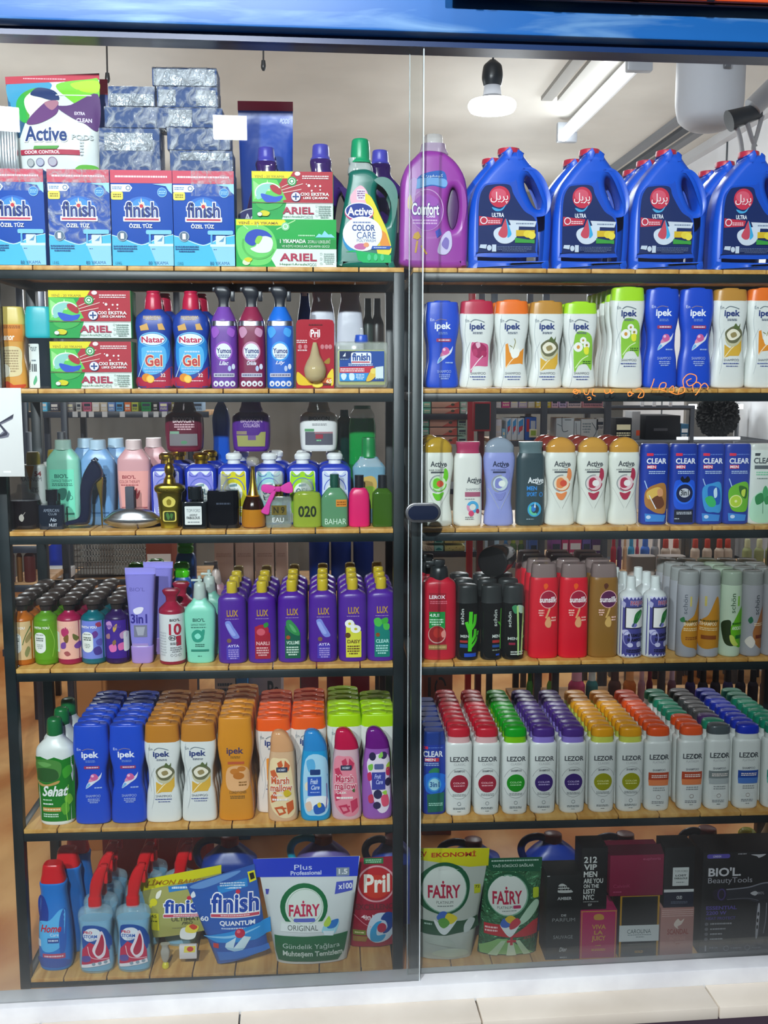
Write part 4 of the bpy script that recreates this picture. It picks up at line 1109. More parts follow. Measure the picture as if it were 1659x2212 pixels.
P = botl('perfume_bottle', 826, 1024, 1134, 2, .045, 'olive green glass perfume bottle with black cap, by the rack post', '1134:21 1131:22 1066:21.5 1058:16 1053:10', '4a7a18', '1053:10 1026:9.5', '12161c', 't', 'p', d=14, e=5)
P.loft('dip_tube', '1130:.8 1050:.8', 'c8d8a0', 'n', main=False)
# cream bottles behind the perfumes
BIO = '''r 116 1014 168 1120 {1}
b 127 1024 156 1033 {0} BIO'L
t 121 1036 164 1042 {0} DAMAGE THERAPY
g 121 1044 164 1051 2 {0}
P {0} 132 1062 138 1056 150 1056 152 1068 146 1080 138 1080
P {0} 150 1080 156 1060 160 1070 154 1084
o 160 1076 4 5 1 {0}
g 132 1094 156 1100 1 {0}
r 120 1110 166 1114 {0}'''
BB = '1139:26 1135:30 1110:32 1080:34 1040:35.5 1010:35.5 995:35 985:30 975:22 970:18'
BC = '971:18 968:17.5 955:17 950:16.5'
b1 = botl('lotion_bottle', 143, 949, 1139, 2, .11, 'mint green lotion bottle behind the stiletto perfume', BB, '8fd8bc', BC, 'b4d8c8', d=19, grp='pastel lotion bottles', art_=BIO.format('2c7a68', '7ae4c0'))
def q3(P, sx): return P
b2 = botl('lotion_bottle', 217, 950, 1139, 2, .12, 'sky blue lotion bottle half hidden by the stiletto perfume', ' '.join(f"{t}" for t in BB.split()), '7aa8d8', BC, 'b0cce0', d=19, grp='pastel lotion bottles')
b2.label('''r 190 1014 244 1120 6a9cd0
g 196 1024 238 1050 4 3a6a9c
P 2c5a8c 200 1066 220 1060 214 1090 200 1086
r 194 1110 240 1114 3a6a9c''')
b3 = botl('lotion_bottle', 294, 949, 1139, 2, .11, 'blush pink lotion bottle behind the silver flask', BB, 'd8a0a4', BC, 'dcc4c2', d=19, grp='pastel lotion bottles', art_='''p f0a8a0 262 1018 326 1018 322 1110 270 1110
b 271 1027 300 1035 a04048 BIO'L
t 265 1038 309 1045 a04048 COLOR THERAPY
g 268 1047 306 1051 1 a04048
P a83a40 296 1062 302 1056 302 1068 308 1060 306 1074 300 1080
r 268 1098 322 1101 b05a5c''')
dup(b2, X=b2.o.location.x-.045, Y=.19, label='sky blue lotion bottle at the back behind the mint one'); dup(b2, X=b2.o.location.x+.03, Y=.19, label='sky blue lotion bottle at the back behind its twin'); dup(b3, X=b3.o.location.x+.035, Y=.19, label='blush pink lotion bottle at the back behind its twin')
P = botl('lotion_bottle', 78, 976, 1139, 2, .12, 'white lotion bottle with grey lettering and a fifty-four, at the shelf end', '1139:24 1135:26 1050:27 1010:26 1004:22', 'e2e6e4', '1006:14 1000:15 980:14 976:12', 'a8922c', d=18, art_='''p c88a28 66 1006 84 1006 77 1036 76 1058 72 1058 73 1036
b 84 1018 98 1029 9a4a4a 54
t 52 1031 98 1040 7a7c80 PLATINUM
t 74 1054 92 1064 8a8c90 SEYS''')
dup(P, X=P.o.location.x+.03, Y=.2, label='white lotion bottle with gold cap at the back, beside the mint bottle')
# blue jars with ornate labels
def jar(cx, lab, capc, ck, acc, rim='e8ecf4'):
    P = Prod('hair_care_jar', cx, 978, 1139, 2, .11, lab, 'jar', 'blue hair care jars')
    P.loft('jar_body', '1139:30 1135:34 1020:34.5 1012:33 1006:27 1002:18', '2038b0', 'p', d=26, e=5, main=True)
    P.loft('cap', '1004:14 994:13.5 992:17 984:17.5 980:15 978:12', capc, ck, main=False)
    P.label(f'''R {cx-27} 1017 {cx+27} 1134 4 {rim}
P {acc} {cx-25} 1022 {cx-12} 1026 {cx} 1018 {cx+12} 1026 {cx+25} 1022 {cx+23} 1112 {cx-23} 1112
o {cx} 1060 24 28 2 5a6ac8 180 360
o {cx-14} 1024 9 6 1.5 3a4ab8 0 180
o {cx+14} 1024 9 6 1.5 3a4ab8 0 180
e {cx} 1066 19 23 e6ece8
p 7a9aa0 {cx-8} 1048 {cx+8} 1045 {cx+8} 1051 {cx-8} 1053
b {cx-14} 1056 {cx+14} 1070 5a7a84 OGL
g {cx-12} 1074 {cx+12} 1084 2 8aa0a8
g {cx-18} 1096 {cx+18} 1116 4 {rim}'''); return P
JJ = [jar(365, 'blue jar with gold cap and lilac label, behind the golden bust', 'c09a30', 'm', '9a9ae0'), jar(438, 'blue jar with gold cap and lilac label, behind the black cube', 'c09a30', 'm', '8a8ae0'), jar(508, 'blue jar with white cap and yellow label', 'e8ecec', 'p', 'd8d020'), jar(584, 'blue jar with white cap and pale aqua label', 'e8ecec', 'p', '9fd4d8'), jar(655, 'blue jar with white cap and lime green label', 'e8ecec', 'p', '9fd820'), jar(724, 'blue jar with white cap and white label', 'e8ecec', 'p', 'c8d4ec')]
NTH = ['leftmost', 'second', 'third', 'fourth', 'fifth', 'sixth']
for i, j in enumerate(JJ): dup(j, X=j.o.location.x+(.01 if i < 4 else -.002)+(.004 if i == 4 else 0), Y=.235 if i == 0 else .205, label=f'blue jar of the rear file, behind the {NTH[i]} front jar')
# squat conditioner bottles on the jar caps
ZJ = ZS[2]+JJ[0].h+.0015
BX = '983:34 979:38 960:40 930:41 905:40 898:36 892:26'
def biox(cx, lab, col, capc, a, kind='p', j=None):
    P = Prod('conditioner_bottle', cx, 864, 984, 2, .15, lab, 'bottle', 'bottles standing on the jar caps', z=ZJ)
    P.loft('bottle_body', BX.replace('983', '984'), col, kind, d=28, e=3.2, main=True); P.loft('cap', '893:25 888:25 880:22 866:19 864:17', capc, kind, d=22, main=False); P.label(a); return P
biox(400, 'maroon conditioner bottle standing on the gold jar caps', '6c1430', '4c0f20', '''R 370 900 432 974 6 5a0e28
b 379 904 424 916 e8d0d4 BIOXCIN
g 382 918 424 934 3 d8b0b8
r 372 936 392 942 7aa088
r 371 942 430 970 7a7478
e 402 962 7 4 5a8a68''')
biox(544, 'violet conditioner bottle standing on white jar caps', '58248c', '6a3aa0', '''R 514 900 574 974 6 4a1a80
b 523 906 569 916 b8a0c0 BIOXCIN
t 529 918 563 927 d0b8d8 COLLAGEN
r 514 936 536 944 8a7a68
p 9a9a5a 514 946 560 946 566 938 576 938 574 972 516 972
r 538 946 555 957 6a4a8a''')
biox(689, 'white conditioner bottle standing on white jar caps', 'e0e2e2', 'b8b6b0', '''t 668 902 712 912 4a4c50 BIOXCIN
g 675 918 706 924 2 8a8c90
r 659 931 679 937 5a9a68
r 660 938 719 969 5c5c68
r 680 938 719 942 a87880
r 682 944 698 954 9a3a4a
g 684 956 694 961 1 8ad098''')
# mouthwash and others at the back of the shelf
P = botl('mouthwash_bottle', 783, 878, 1139, 2, .22, 'tall green mouthwash bottle behind the white conditioner bottle', '1139:28 1000:29 930:29 905:26', '0d8a3c', '905:26 900:27 892:24 882:18 878:16', 'c4d4cc', 'k', 'n', d=18)
P.loft('cap_top', '884:18 876:18', '0a7a38', 'p', main=False)
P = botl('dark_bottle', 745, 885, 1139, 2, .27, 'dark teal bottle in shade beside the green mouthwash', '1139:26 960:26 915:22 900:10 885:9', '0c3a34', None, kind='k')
P = botl('blue_bottle', 482, 868, 1139, 2, .24, 'glossy blue curved bottle rising behind the violet conditioner', '1139:20 1020:20 960:17 910:19 885:14 868:6', '1450b8', None, kind='k', d=13)
P = botl('lotion_bottle', 797, 945, 1137, 2, .12, 'clear bottle with pale blue lotion and green cap by the rack post', '1137:30 1060:33 1015:36 1006:32 994:22 988:19', '9cd0e8', '990:18 986:16 950:15 945:14', '0a8040', 't', 'p', d=20)
P.label('''P c8a858 774 1040 800 1030 812 1040 810 1060 780 1062
P 8ab830 778 1062 808 1056 806 1100 782 1104''')
P.loft('shoulder', '1010:34 1000:27 990:19', 'e0e8e8', 'n', main=False, d=20)
# hair shampoos on the other rack
def act(cx, lab, col, capc, a, top=944, slim=False, ck='p'):
    P = Prod('shampoo_bottle', cx, top, 1133, 2, .05, lab, 'shampoo bottle', 'rounded hair shampoo bottles')
    if slim: P.loft('bottle_body', '1133:27 1129:30 1100:31 1050:30 1010:30.5 990:30 978:26', col, 'p', d=18, main=True); P.loft('cap', '979:25.5 970:24 958:26 954:25.5', capc, ck, d=15, main=False)
    else: P.loft('bottle_body', '1133:28 1129:32 1110:31 1080:27 1050:28 1010:33 990:34 976:31', col, 'p', d=19, main=True); P.loft('cap', '977:31 966:31.5 956:26 949:18 945:9 944:4', capc, ck, d=18, main=False)
    P.label(a.replace('CX+', '@')if 0 else shift(a, cx)); return P
def shift(a, cx):
    """artwork drawn around x = 0 moved to cx"""
    out = []
    for ln in a.strip().split('\n'):
        w = ln.split()
        if not w: continue
        k = w[0]; ix = (1, 3) if k in 'rRtbigOv' else (1,) if k in 'eo' else range(2, len(w), 2) if k in 'pP' else range(3, len(w), 2)
        for i in ix: w[i] = str(float(w[i])+cx)
        out.append(' '.join(w))
    return '\n'.join(out)
def ACT(c1, c2, c3, t='SHAMPOO', ink='4a5054', leaf=None):
    return f'''b -17 994 18 1006 {ink} Active
l 1.2 {ink} 0 1006 10 1008 19 1002
t -20 1011 18 1015 {ink} HAIR {t}
r -16 1016 16 1019.5 {ink}
P {c1} 13 1010 20 1014 21 1030 12 1042 -2 1040 10 1030
o 0 1042 19 19 2.5 9aa0a0 100 280
e 1 1042 16 16 {c2}
P {c1} -10 1034 0 1030 8 1040 2 1052 -10 1050
e 4 1042 7.5 7 {c3}
o 1 1042 17 17 2 {c1} 0 140
P {c1} -12 1062 0 1064 12 1060 6 1075 -1 1078 -7 1074
l .7 c0c4c0 -26 1052 -14 1074 -2 1096
l .7 c0c4c0 24 1052 13 1074 2 1096'''
W2 = 'e0e4da'
a1 = act(944, 'cream shampoo bottle with olive-gold cap and green fruit label, by the post', W2, 'b8942a', ACT('6ac828', 'c8e8b8', 'e05838'), ck='k')
act(1009, 'white shampoo bottle with wine red cap and cherry label', 'e0e2da', 'a83058', '''b -4 1028 28 1041 4a5054 Active
l 1.2 4a5054 10 1041 20 1043 28 1038
t -6 1052 26 1057 7a8084 SHAMPOO
r -8 1060 26 1070 a85a74
g -8 1073 14 1077 1 9a9ea0
o 9 1092 13 13 6 4aa8d8
o 9 1092 13 13 6 d890b0 90 200
e 6 1106 6 6 d04a70
e 20 1101 4 5 a83858
g -7 1112 12 1120 2 8a8e90''', 955, True)
act(1076, 'lilac conditioner bottle with grey-blue cap', '8e98d4', '8a98a8', ACT('8088c8', 'c8d8d8', 'e8f0e8', 'CONDITIONER', '2c3454'), ck='k')
act(1143, 'dark slate shampoo bottle with grey cap for men', '2c4248', '5a7074', '''b -8 1029 27 1042 e8eef0 Active
l 1.2 e8eef0 8 1042 18 1044 27 1039
b -10 1048 12 1057 2a8ad8 MEN
b -10 1061 12 1070 2a8ad8 SPORT
o 21 1066 4 5 1.5 2a8ad8
o 7 1098 15 16 5 38a0d0
o 7 1098 12 13 5 60c8a0 60 220
e 5 1096 5 7 2a78c8
p e8f4f8 8 1082 10 1094 6 1094
g -10 1117 6 1121 1 8aa0a8''', 955, True)
a5 = act(1207, 'cream shampoo bottle with gold cap and orange fruit label', W2, 'c89038', ACT('e8884a', 'f0d8b8', 'd84a30'), ck='k')
a6 = act(1276, 'cream gold-capped shampoo bottle with white flower label, beside the orange label', W2, 'c8943c', ACT('b02848', 'e8c8cc', 'f0ece8'), ck='k')
dup(a6, X=xat(1343, ZS[2], .05), label='cream gold-capped shampoo bottle with white flower label, beside the blue bottles', skip=())
for P, w, X in ((a1, 'olive-gold capped', None), (a5, 'orange label', None), (a6, 'white flower label', None), (a6, 'second white flower label', xat(1343, ZS[2], .05))):
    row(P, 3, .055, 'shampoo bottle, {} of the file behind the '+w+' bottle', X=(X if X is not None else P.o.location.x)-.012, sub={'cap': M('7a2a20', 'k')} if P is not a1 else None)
CL = '''R -21 978 -7 984 1 d83050
g -6 979 22 983 1 5a78c8
b -21 989 22 1001 eef2fa CLEAR
'''
def clr(cx, lab, a, col='1438a0', capc='1a3a9c', top=958, men=True):
    P = Prod('shampoo_bottle', cx, top, 1135, 2, .045, lab, 'shampoo bottle', 'slim flat-capped shampoo bottles')
    P.loft('bottle_body', f'1135:26 1131:29 1100:29 1060:29.5 1000:30 972:30', col, 'p', d=17, e=3.6, main=True); P.loft('cap', f'973:29.8 966:29.5 {top+2}:28 {top}:26', capc, 'p', d=16, e=3.6, main=False)
    P.label(shift(a, cx)); return P
MEN = '''r -20 1004 0 1012 d83048
b -19 1005 -1 1011 f4e8ec MEN
'''
JOB = 'g -16 1016 20 1024 2 a8c0e8\n'
clr(1408, 'blue flat-capped shampoo bottle with brown splash picture', CL+MEN+JOB+'''l 2 a8c8f0 -24 1038 -2 1100
P b07838 -21 1060 0 1046 22 1048 24 1104 8 1110 -10 1102 -22 1090
P e0b858 -18 1062 4 1052 14 1060 0 1074 -16 1078
P 6a3a20 -8 1080 10 1070 20 1090 6 1100
P d89868 4 1058 14 1056 16 1070 6 1072
l 2 f0f0f4 -14 1070 2 1100
p 3a88d8 -22 1110 24 1114 20 1128 -20 1128
e -14 1118 5 4 c8dcf4''')
clr(1470, 'blue flat-capped shampoo bottle with black collar and three-in-one emblem', CL+MEN+JOB+'''P 1c58d8 -22 1044 -10 1036 10 1036 22 1044 22 1092 8 1102 -10 1102 -22 1090
P 081020 -10 1036 -6 1028 -1 1034 6 1028 11 1038 0 1044
e 0 1066 21 24 2a70f0
e 0 1066 18 20 0c1c48
e 0 1065 12 10 c8ccd4
b -9 1058 9 1071 202830 3in1
r -21 1102 20 1130 10182c
g -16 1106 17 1113 2 c8d0dc
g -20 1120 -10 1124 1 a8b0bc''')
clr(1528, 'blue flat-capped shampoo bottle with mint leaf and water picture', CL+MEN+JOB+'''l 2 a8c8f0 -20 1034 0 1090
P 3a98d8 -20 1056 0 1044 20 1046 22 1104 6 1108 -14 1102
P 1858b8 -8 1052 16 1056 18 1090 -4 1084
P 38b868 -14 1078 0 1072 10 1086 6 1096 -6 1094
P c8e8f8 4 1060 10 1054 12 1072 6 1076
p 3a88d8 -20 1110 20 1114 18 1128 -18 1128
e -10 1118 5 4 c8dcf4''')
clr(1584, 'blue flat-capped shampoo bottle with sliced lime picture', CL+MEN+JOB+'''l 2 a8c8f0 -20 1034 -4 1080
P 6ab828 -20 1060 0 1044 22 1046 22 1100 6 1108 -14 1100
P 2c6a18 2 1050 20 1056 18 1078 6 1070
e -4 1084 14 14 e8f0a0
e -4 1084 12 12 b8d838
e -4 1084 3 3 e8f0a0
P c8e048 8 1060 16 1058 14 1074 8 1070
p 3a88d8 -20 1110 20 1114 18 1128 -18 1128
e -10 1118 5 4 c8dcf4''')
clr(1637, 'white flat-capped shampoo bottle with green mint leaf', '''p 3a4448 -20 978 -8 978 -10 984 -20 984
b -22 988 22 1001 4a5458 CLEAR
r -20 1005 20 1013 5a6468
g -16 1018 14 1028 2 88d0a8
g -14 1032 14 1036 1 7a8a84
P b8e8c8 -22 1080 0 1060 22 1056 22 1126 -22 1126
P 48a868 0 1060 6 1050 12 1064 8 1080 0 1084
P 2a8a4a -16 1074 -2 1066 2 1084 -12 1092
P 3a9a58 4 1078 18 1070 20 1084 8 1092
l 1 2a6a3a 1 1084 2 1112''', 'dce4dc', 'd0d4cc')
clr(1697, 'pale flat-capped shampoo bottle beside the mint leaf bottle', 'g -20 990 20 1000 1 4a5458', 'e0d4bc', 'd8ccb0')
# ================================================================ fourth shelf
def wy(cx, base, lab, liq, wrap, lines, capc='2a2220', n=5, word='plum', turnlabel=True):
    P = Prod('liquid_soap_bottle', cx, 1288, base, 3, .06, lab, 'soap bottle', 'slim soap bottles with black pump lids'); o = base-1450
    P.loft('bottle_body', f'{base}:23 {base-4}:26 {base-20}:26.5 {base-90}:26.5 {base-108}:26 {base-116}:22 {base-124}:12 {base-130}:10', liq, 'p', main=True)
    pc = P.loft('pump_collar', f'{base-129}:11 {base-140}:13 {base-141}:13', capc, 'p', main=False, k=1); P.loft('pump_head', f'{base-141}:9 {base-144}:19 {base-152}:20 {base-156}:18 {base-160}:8', '3a302c', 'p', main=False, k=2, par=pc)
    P.label(shift(wrap, cx) if not o else '\n'.join(shy(ln, o) for ln in shift(wrap, cx).split('\n')))
    row(P, n, .055, 'soap bottle with black pump lid, {} of the '+lines+' file', skip=('label',)); return P
def shy(ln, o):
    w = ln.split()
    if not w: return ''
    k = w[0]; ix = (2, 4) if k in 'rRtbigOv' else (2,) if k in 'eo' else range(3, len(w), 2) if k in 'pP' else range(4, len(w), 2)
    for i in ix: w[i] = str(float(w[i])+o)
    return ' '.join(w)
def WR(bg, extra, plate=True, tx='f4f4f0'):
    return f'''p {bg} -25 1344 25 1344 25 1436 -25 1436
{extra}
b -22 1356 12 1362 {tx} WITH YOU
''' + ('''R -21 1370 4 1420 12 e8ece6
g -17 1374 0 1378 1 8a9088
g -17 1382 0 1392 2 5a645a
g -15 1398 -2 1410 3 a0a8a0''' if plate else '')
wy(52, 1450, 'amber liquid soap bottle with sand wrap, at the shelf end', 'b8641c', WR('d8b888', '''l 2 6a7a48 22 1356 12 1380 6 1400
P 8a8a58 10 1420 16 1404 20 1412 14 1430
P 9a8a5a 12 1386 22 1370 22 1384 14 1396'''), 'sand wrapped', word='')
wy(104, 1450, 'lime green liquid soap bottle with white oval plate', '58921a', WR('629a20', 'l 1.5 88b840 10 1350 20 1390 16 1430'), 'lime green')
wy(154, 1449, 'rose liquid soap bottle with pale pink flower wrap', '9c1c48', WR('f0b8a4', '''P b83868 -12 1364 -2 1358 4 1370 -4 1382 -12 1376
P 7a5a30 -8 1384 2 1376 2 1392 -4 1396
P 6a6a3a 12 1374 22 1384 18 1392 12 1386
P 7a4a9c -14 1398 -4 1394 -4 1408 -14 1410
P 7a4a9c 14 1402 24 1394 24 1410 16 1410
P a85a5a -8 1420 0 1416 6 1424 -2 1428''', False, 'f0c8b8')+'\nR -26 1370 -17 1420 4 e8ece6', 'pink flower', )
wy(205, 1448, 'teal liquid soap bottle with periwinkle wrap and white oval plate', '0a6470', WR('7484d8', '''P 6a3a8c 2 1374 10 1368 14 1378 6 1386
P 5a58b0 10 1392 20 1388 20 1404 12 1402
P 4a3a8c 4 1412 16 1406 20 1424 8 1426
P a03a5a 10 1350 18 1348 20 1358 12 1358'''), 'periwinkle')
wy(256, 1446, 'violet liquid soap bottle with orchid wrap, next to the lilac tube', '2a1250', WR('40208c', '''P c090c8 -20 1352 -10 1346 -6 1358 -14 1366
P c8a048 -4 1362 4 1352 4 1362 -2 1372
P c090b8 10 1376 22 1370 22 1386 12 1388
P e070b0 -14 1406 0 1400 2 1416 -10 1420
P d868a8 6 1402 18 1398 20 1412 8 1416
P a87a80 -20 1380 -12 1376 -12 1388 -20 1388
P 8a6a40 -6 1396 0 1390 2 1398 -4 1404''', False, '6040a0')+'\nR 17 1372 26 1420 4 e8ece6', 'orchid', n=3)
# lilac tube on its cap
T3 = Prod('hair_cream_tube', 309, 1240, 1446, 3, .05, 'lilac squeeze tube standing upside down beside the soap bottles', 'tube')
T3.loft('tube_body', '1406:22 1390:23.5 1340:26 1290:29 1255:31.5 1243:32 1240:32', '8c86d8', 'p', d=15, main=True)
T3.loft('tube_cap', '1446:21 1443:23 1408:24 1406:22', 'a58ad0', 'p', d=14, main=False)
T3.loft('crimp', '1246:32 1225:33', '9a94e0', 'p', d=1.4, k=1, main=False)
T3.label('''t 288 1268 320 1277 6a64b0 BIO'L
P e8e4f4 294 1320 306 1314 316 1316 310 1328 298 1330
b 288 1330 323 1352 38308c 3in1
r 294 1356 322 1384 7a7c90
p a8aab8 298 1360 318 1360 314 1380 302 1380
r 289 1399 323 1404 a890d0''')
T3.label('''r 289 1404 324 1430 b8b0c8
r 289 1408 306 1418 b8c820
e 313 1416 11 10 ece8d8
g 292 1424 318 1428 1 6a6080''', 'cap_label')
dup(T3, X=T3.o.location.x+.03, Y=.13, label='lilac squeeze tube behind the front lilac one', skip=('label', 'cap_label'))
P = botl('lotion_pump_bottle', 374, 1252, 1440, 3, .045, 'white and maroon serum bottle with a big red ten', '1440:24 1437:27 1430:27.5 1330:27.5 1322:27 1316:22', 'd8dcdc', None, kind='p', art_='''b 373 1335 394 1341 3a3c40 BIO'L
b 371 1346 396 1372 b0203c 10
o 378 1378 8 6 1.2 2a2a30
b 373 1375 383 1381 2a2a30 IN
b 386 1374 395 1396 b0203c 1
g 373 1388 390 1394 2 5a5c60
g 373 1398 396 1412 3 8a8c90
g 350 1364 364 1420 9 c0c4c8
o 376 1417 3 3 .7 8a8c90
o 384 1417 3 3 .7 8a8c90
o 392 1417 3 3 .7 8a8c90''')
P.loft('base_band', '1440:25 1438:27.8 1432:28', '8c1430', 'p', main=False, k=1); P.loft('shoulder', '1325:27.6 1318:27 1308:18 1300:11', '981838', 'p', main=False)
P.loft('trigger_head', '1301:11 1290:12 1282:17 1276:19 1272:15', '8c1a34', 'p', d=11, main=False); dup(P, X=P.o.location.x+.012, Y=.13, label='maroon topped serum bottle behind the front white one'); 
M4 = botl('lotion_pump_bottle', 435, 1240, 1439, 3, .05, 'mint green lotion pump bottle beside the purple shampoos', '1439:26 1436:29 1420:29.5 1380:32 1335:33.5 1322:33 1312:28 1300:17 1293:14', '84d8bc', None, kind='p', d=20, art_='''b 421 1336 447 1344 2c6a5c BIO'L
t 417 1348 449 1353 3a7a6a DAMAGE THERAPY
g 417 1355 449 1359 1 3a7a6a
P 2a9a80 418 1372 428 1362 440 1366 444 1380 436 1390 422 1388
P 8ae4cc 424 1376 432 1370 438 1378 430 1384
P 2a9a80 440 1364 446 1362 444 1376
g 425 1394 445 1402 2 3a7a6a
r 416 1407 454 1412 2c8a74
g 430 1421 440 1424 1 3a7a6a''')
for n_, r_ in (('pump_collar', '1296:13.5 1294:14 1276:13 1262:12 1258:8'), ('pump_stem', '1260:4 1244:4')): M4.loft(n_, r_, 'b4c4bc', 'p', main=False, k=2)
M4.box('pump_spout', 417, 1251, 441, 1256, 4, 'b4c4bc', 'p', main=False, bev=1.5)
dup(M4, X=M4.o.location.x+.014, Y=.13, label='mint green lotion pump bottle at the back behind its twin')
P = botl('lotion_pump_bottle', 470, 1212, 1430, 3, .2, 'rose tinted pump bottle at the back beside the purple shampoos', '1430:24 1300:24 1284:22 1270:14', 'c08a94', '1272:12 1240:9 1225:4 1212:4', 'b8a8a0', 'p', 'p', d=18)
P.box('pump_spout', 445, 1214, 474, 1221, 4, 'd8d8d4', 'p', main=False, bev=1.5)
# bottles with bright green caps at the back
for i, (x, t, y, w) in enumerate(((406, 1163, .27, 'tallest'), (397, 1214, .2, 'shorter'), (300, 1216, .24, 'nearest the soap bottles'), (342, 1208, .26, 'behind the lilac tubes'))):
    P = botl('shower_gel_bottle', x, t, 1420, 3, y, f'blue shower gel bottle with green cap at the back, {w}', f'1420:20 1300:22 {t+60}:22 {t+42}:19 {t+34}:14', '2a5aa8', f'{t+36}:15 {t+30}:17 {t+22}:17 {t+18}:13 {t+14}:17 {t+4}:16 {t}:12', '4ac01a', 'p', 'k', d=15, capd=13, grp='green capped bottles at the back')
# purple shampoos with yellow caps
def lux(cx, base, lab, a, num):
    P = Prod('shampoo_bottle', cx, base-185, base, 3, .045, lab, 'shampoo bottle', 'purple bottles with yellow caps'); b = base
    P.loft('bottle_body', f'{b}:27 {b-3}:30 {b-20}:31 {b-100}:31 {b-142}:30 {b-150}:27 {b-157}:16 {b-159}:13', '4c1c94', 'p', d=22, e=3, main=True)
    P.loft('cap', f'{b-158}:11 {b-160}:11.5 {b-180}:11.5 {b-184}:10 {b-185}:7', 'c8b02a', 'p', main=False, k=2)
    P.label('\n'.join(shy(l, base-1434) for l in shift(f'''b -10 1311 14 1326 b8903a LUX
g -13 1330 15 1333 1 9a80b8
'''+a, cx).split('\n')), step=6)
    row(P, 4, .068, 'purple shampoo bottle with gold cap, {} of the '+num+' file'); return P
LAV = '''P 7a88d8 -14 1340 -4 1336 4 1350 10 1360 16 1374 4 1376 -6 1362
P 98a8e8 -12 1346 -6 1342 2 1356 8 1368 0 1368
e -6 1381 5 5 7a5a48
r -12 1392 16 1425 4a38b0
b -9 1390 15 1396 d8d0f0 AYTA
g -8 1400 14 1424 5 a898d8'''
def PLT(c, top, t, ink): return f'''p {c} -15 1350 2 1346 18 1366 18 1424 -15 1424
{top}
b -12 1384 16 1392 {ink} {t}
g -12 1396 14 1418 4 {ink}'''
lux(504, 1440, 'purple shampoo bottle with lavender sprig, beside the mint pump bottle', LAV, 'lavender sprig')
lux(568, 1439, 'purple shampoo bottle with red pomegranate label', PLT('a01830', '''e 0 1358 15 13 a81c38
e -2 1362 9 8 d05868
P 2a8a3a 4 1344 12 1340 14 1348 6 1352''', 'NARLI', 'e0b0b0'), 'pomegranate label')
lux(632, 1436, 'purple shampoo bottle with dark green herb label', PLT('0f5a44', '''P 2f8a4a -12 1340 -4 1336 6 1346 14 1358 16 1372 2 1368 -10 1356
P 58a868 -6 1346 2 1350 10 1364 2 1362
e -8 1376 4.5 4.5 a84a20''', 'VOLUME', 'c8e0d0'), 'herb label')
lux(698, 1434, 'purple shampoo bottle with lavender sprig, beside the daisy label', LAV, 'second lavender')
lux(762, 1432, 'purple shampoo bottle with yellow daisy label', PLT('d8d840', '''e -7 1348 10 9 f0f0ec
e -7 1348 3 3 c8c020
e 6 1360 11 9 f0f0ec
e 6 1360 3.5 3 c8c020
e -11 1374 6 6 5a3a18''', 'DAISY', '6a4a20'), 'daisy label')
lux(823, 1430, 'purple shampoo bottle with teal mint label, by the rack post', PLT('0a7c70', '''P 48b848 -16 1340 -6 1336 2 1346 -4 1356 -14 1352
P 38a838 0 1340 12 1336 14 1346 4 1352
P 48b848 4 1350 16 1350 16 1362 6 1362
e -8 1374 4.5 4.5 8a4a20''', 'CLEAR', 'a8e0d8'), 'mint label')
# other rack
P = Prod('shampoo_pump_bottle', 947, 1208, 1430, 3, .05, 'red shampoo bottle with black pump beside the rack post', 'pump bottle')
P.loft('bottle_body', '1430:33 1426:37 1410:38 1330:38 1270:37 1258:34 1250:24 1244:16', 'bc1830', 'p', d=24, e=3, main=True)
P.loft('pump_collar', '1252:19 1246:20 1226:18 1222:14', '23282a', 'p', main=False, k=2); ph = P.loft('pump_head', '1223:10 1216:13 1209:12 1208:8', '2c3032', 'p', d=9, main=False); P.box('pump_spout', 917, 1211, 945, 1220, 5, '33383a', 'p', par=ph, main=False, bev=2)
P.label('''r 923 1279 960 1405 9c1428
b 924 1284 958 1292 f0e4e8 LEROX
g 926 1296 962 1304 2 d86878
r 924 1321 958 1358 0f8a3c
b 925 1325 946 1332 d8f0e0 4.R.E
g 925 1336 954 1352 3 c0e8cc
e 941 1372 19 20 d0a8a0
e 941 1371 17.5 18.5 9a1c20
e 942 1368 9 11 b83028
P d88a80 950 1368 957 1362 959 1376 952 1378
r 923 1395 962 1406 9a7a48
g 924 1397 961 1404 1 c8a870''')
dup(P, X=P.o.location.x-.02, Y=.13, label='red shampoo pump bottle hidden behind the front red one')
def sch(cx, lab, a, w=23):
    P = Prod('shampoo_bottle', cx, 1262, 1424, 3, .035, lab, 'shampoo bottle', 'black slim shampoo bottles')
    P.loft('bottle_body', f'1424:{w-2} 1420:{w} 1380:{w} 1300:{w}', '121414', 'k', d=18, e=2.3, main=True); P.loft('cap', f'1300:{w} 1298:{w-.5} 1270:{w-1} 1264:{w-2} 1262:{w-5}', '2a2e2e', 'p', d=18, e=2.3, main=False, k=2)
    P.label(shift(a, cx)); return P
s1 = sch(1008, 'black slim shampoo bottle with bright green cactus', '''v -16 1312 -9 1346 c8d0c8 schön
l 8 48c820 6 1318 5 1350 4 1404
l 7 48c820 -4 1340 2 1358 5 1366
l 7 48c820 16 1324 14 1344 6 1356
l 6 48c820 16 1356 14 1372 6 1384
l 5 48c820 6 1396 18 1380 22 1362
b -16 1368 2 1374 b8c0b8 MEN
r -17 1380 -1 1385 a82c28
r -17 1388 -1 1396 1c4a8c
r -8 1408 18 1416 1a4ab8''')
s2 = sch(1060, 'black slim shampoo bottle half in shade with thin green stem', '''v 2 1314 10 1350 c8d0c8 schön
l 2 58b830 19 1312 18 1360 18 1400
l 3 48a828 19 1350 13 1340
b 0 1368 16 1375 c8d0c8 MEN
r 0 1380 16 1386 a82c28
r 0 1390 16 1396 1c4a8c
g 0 1400 16 1404 1 8a9a8a
r 8 1410 16 1414 1a4ab8''')
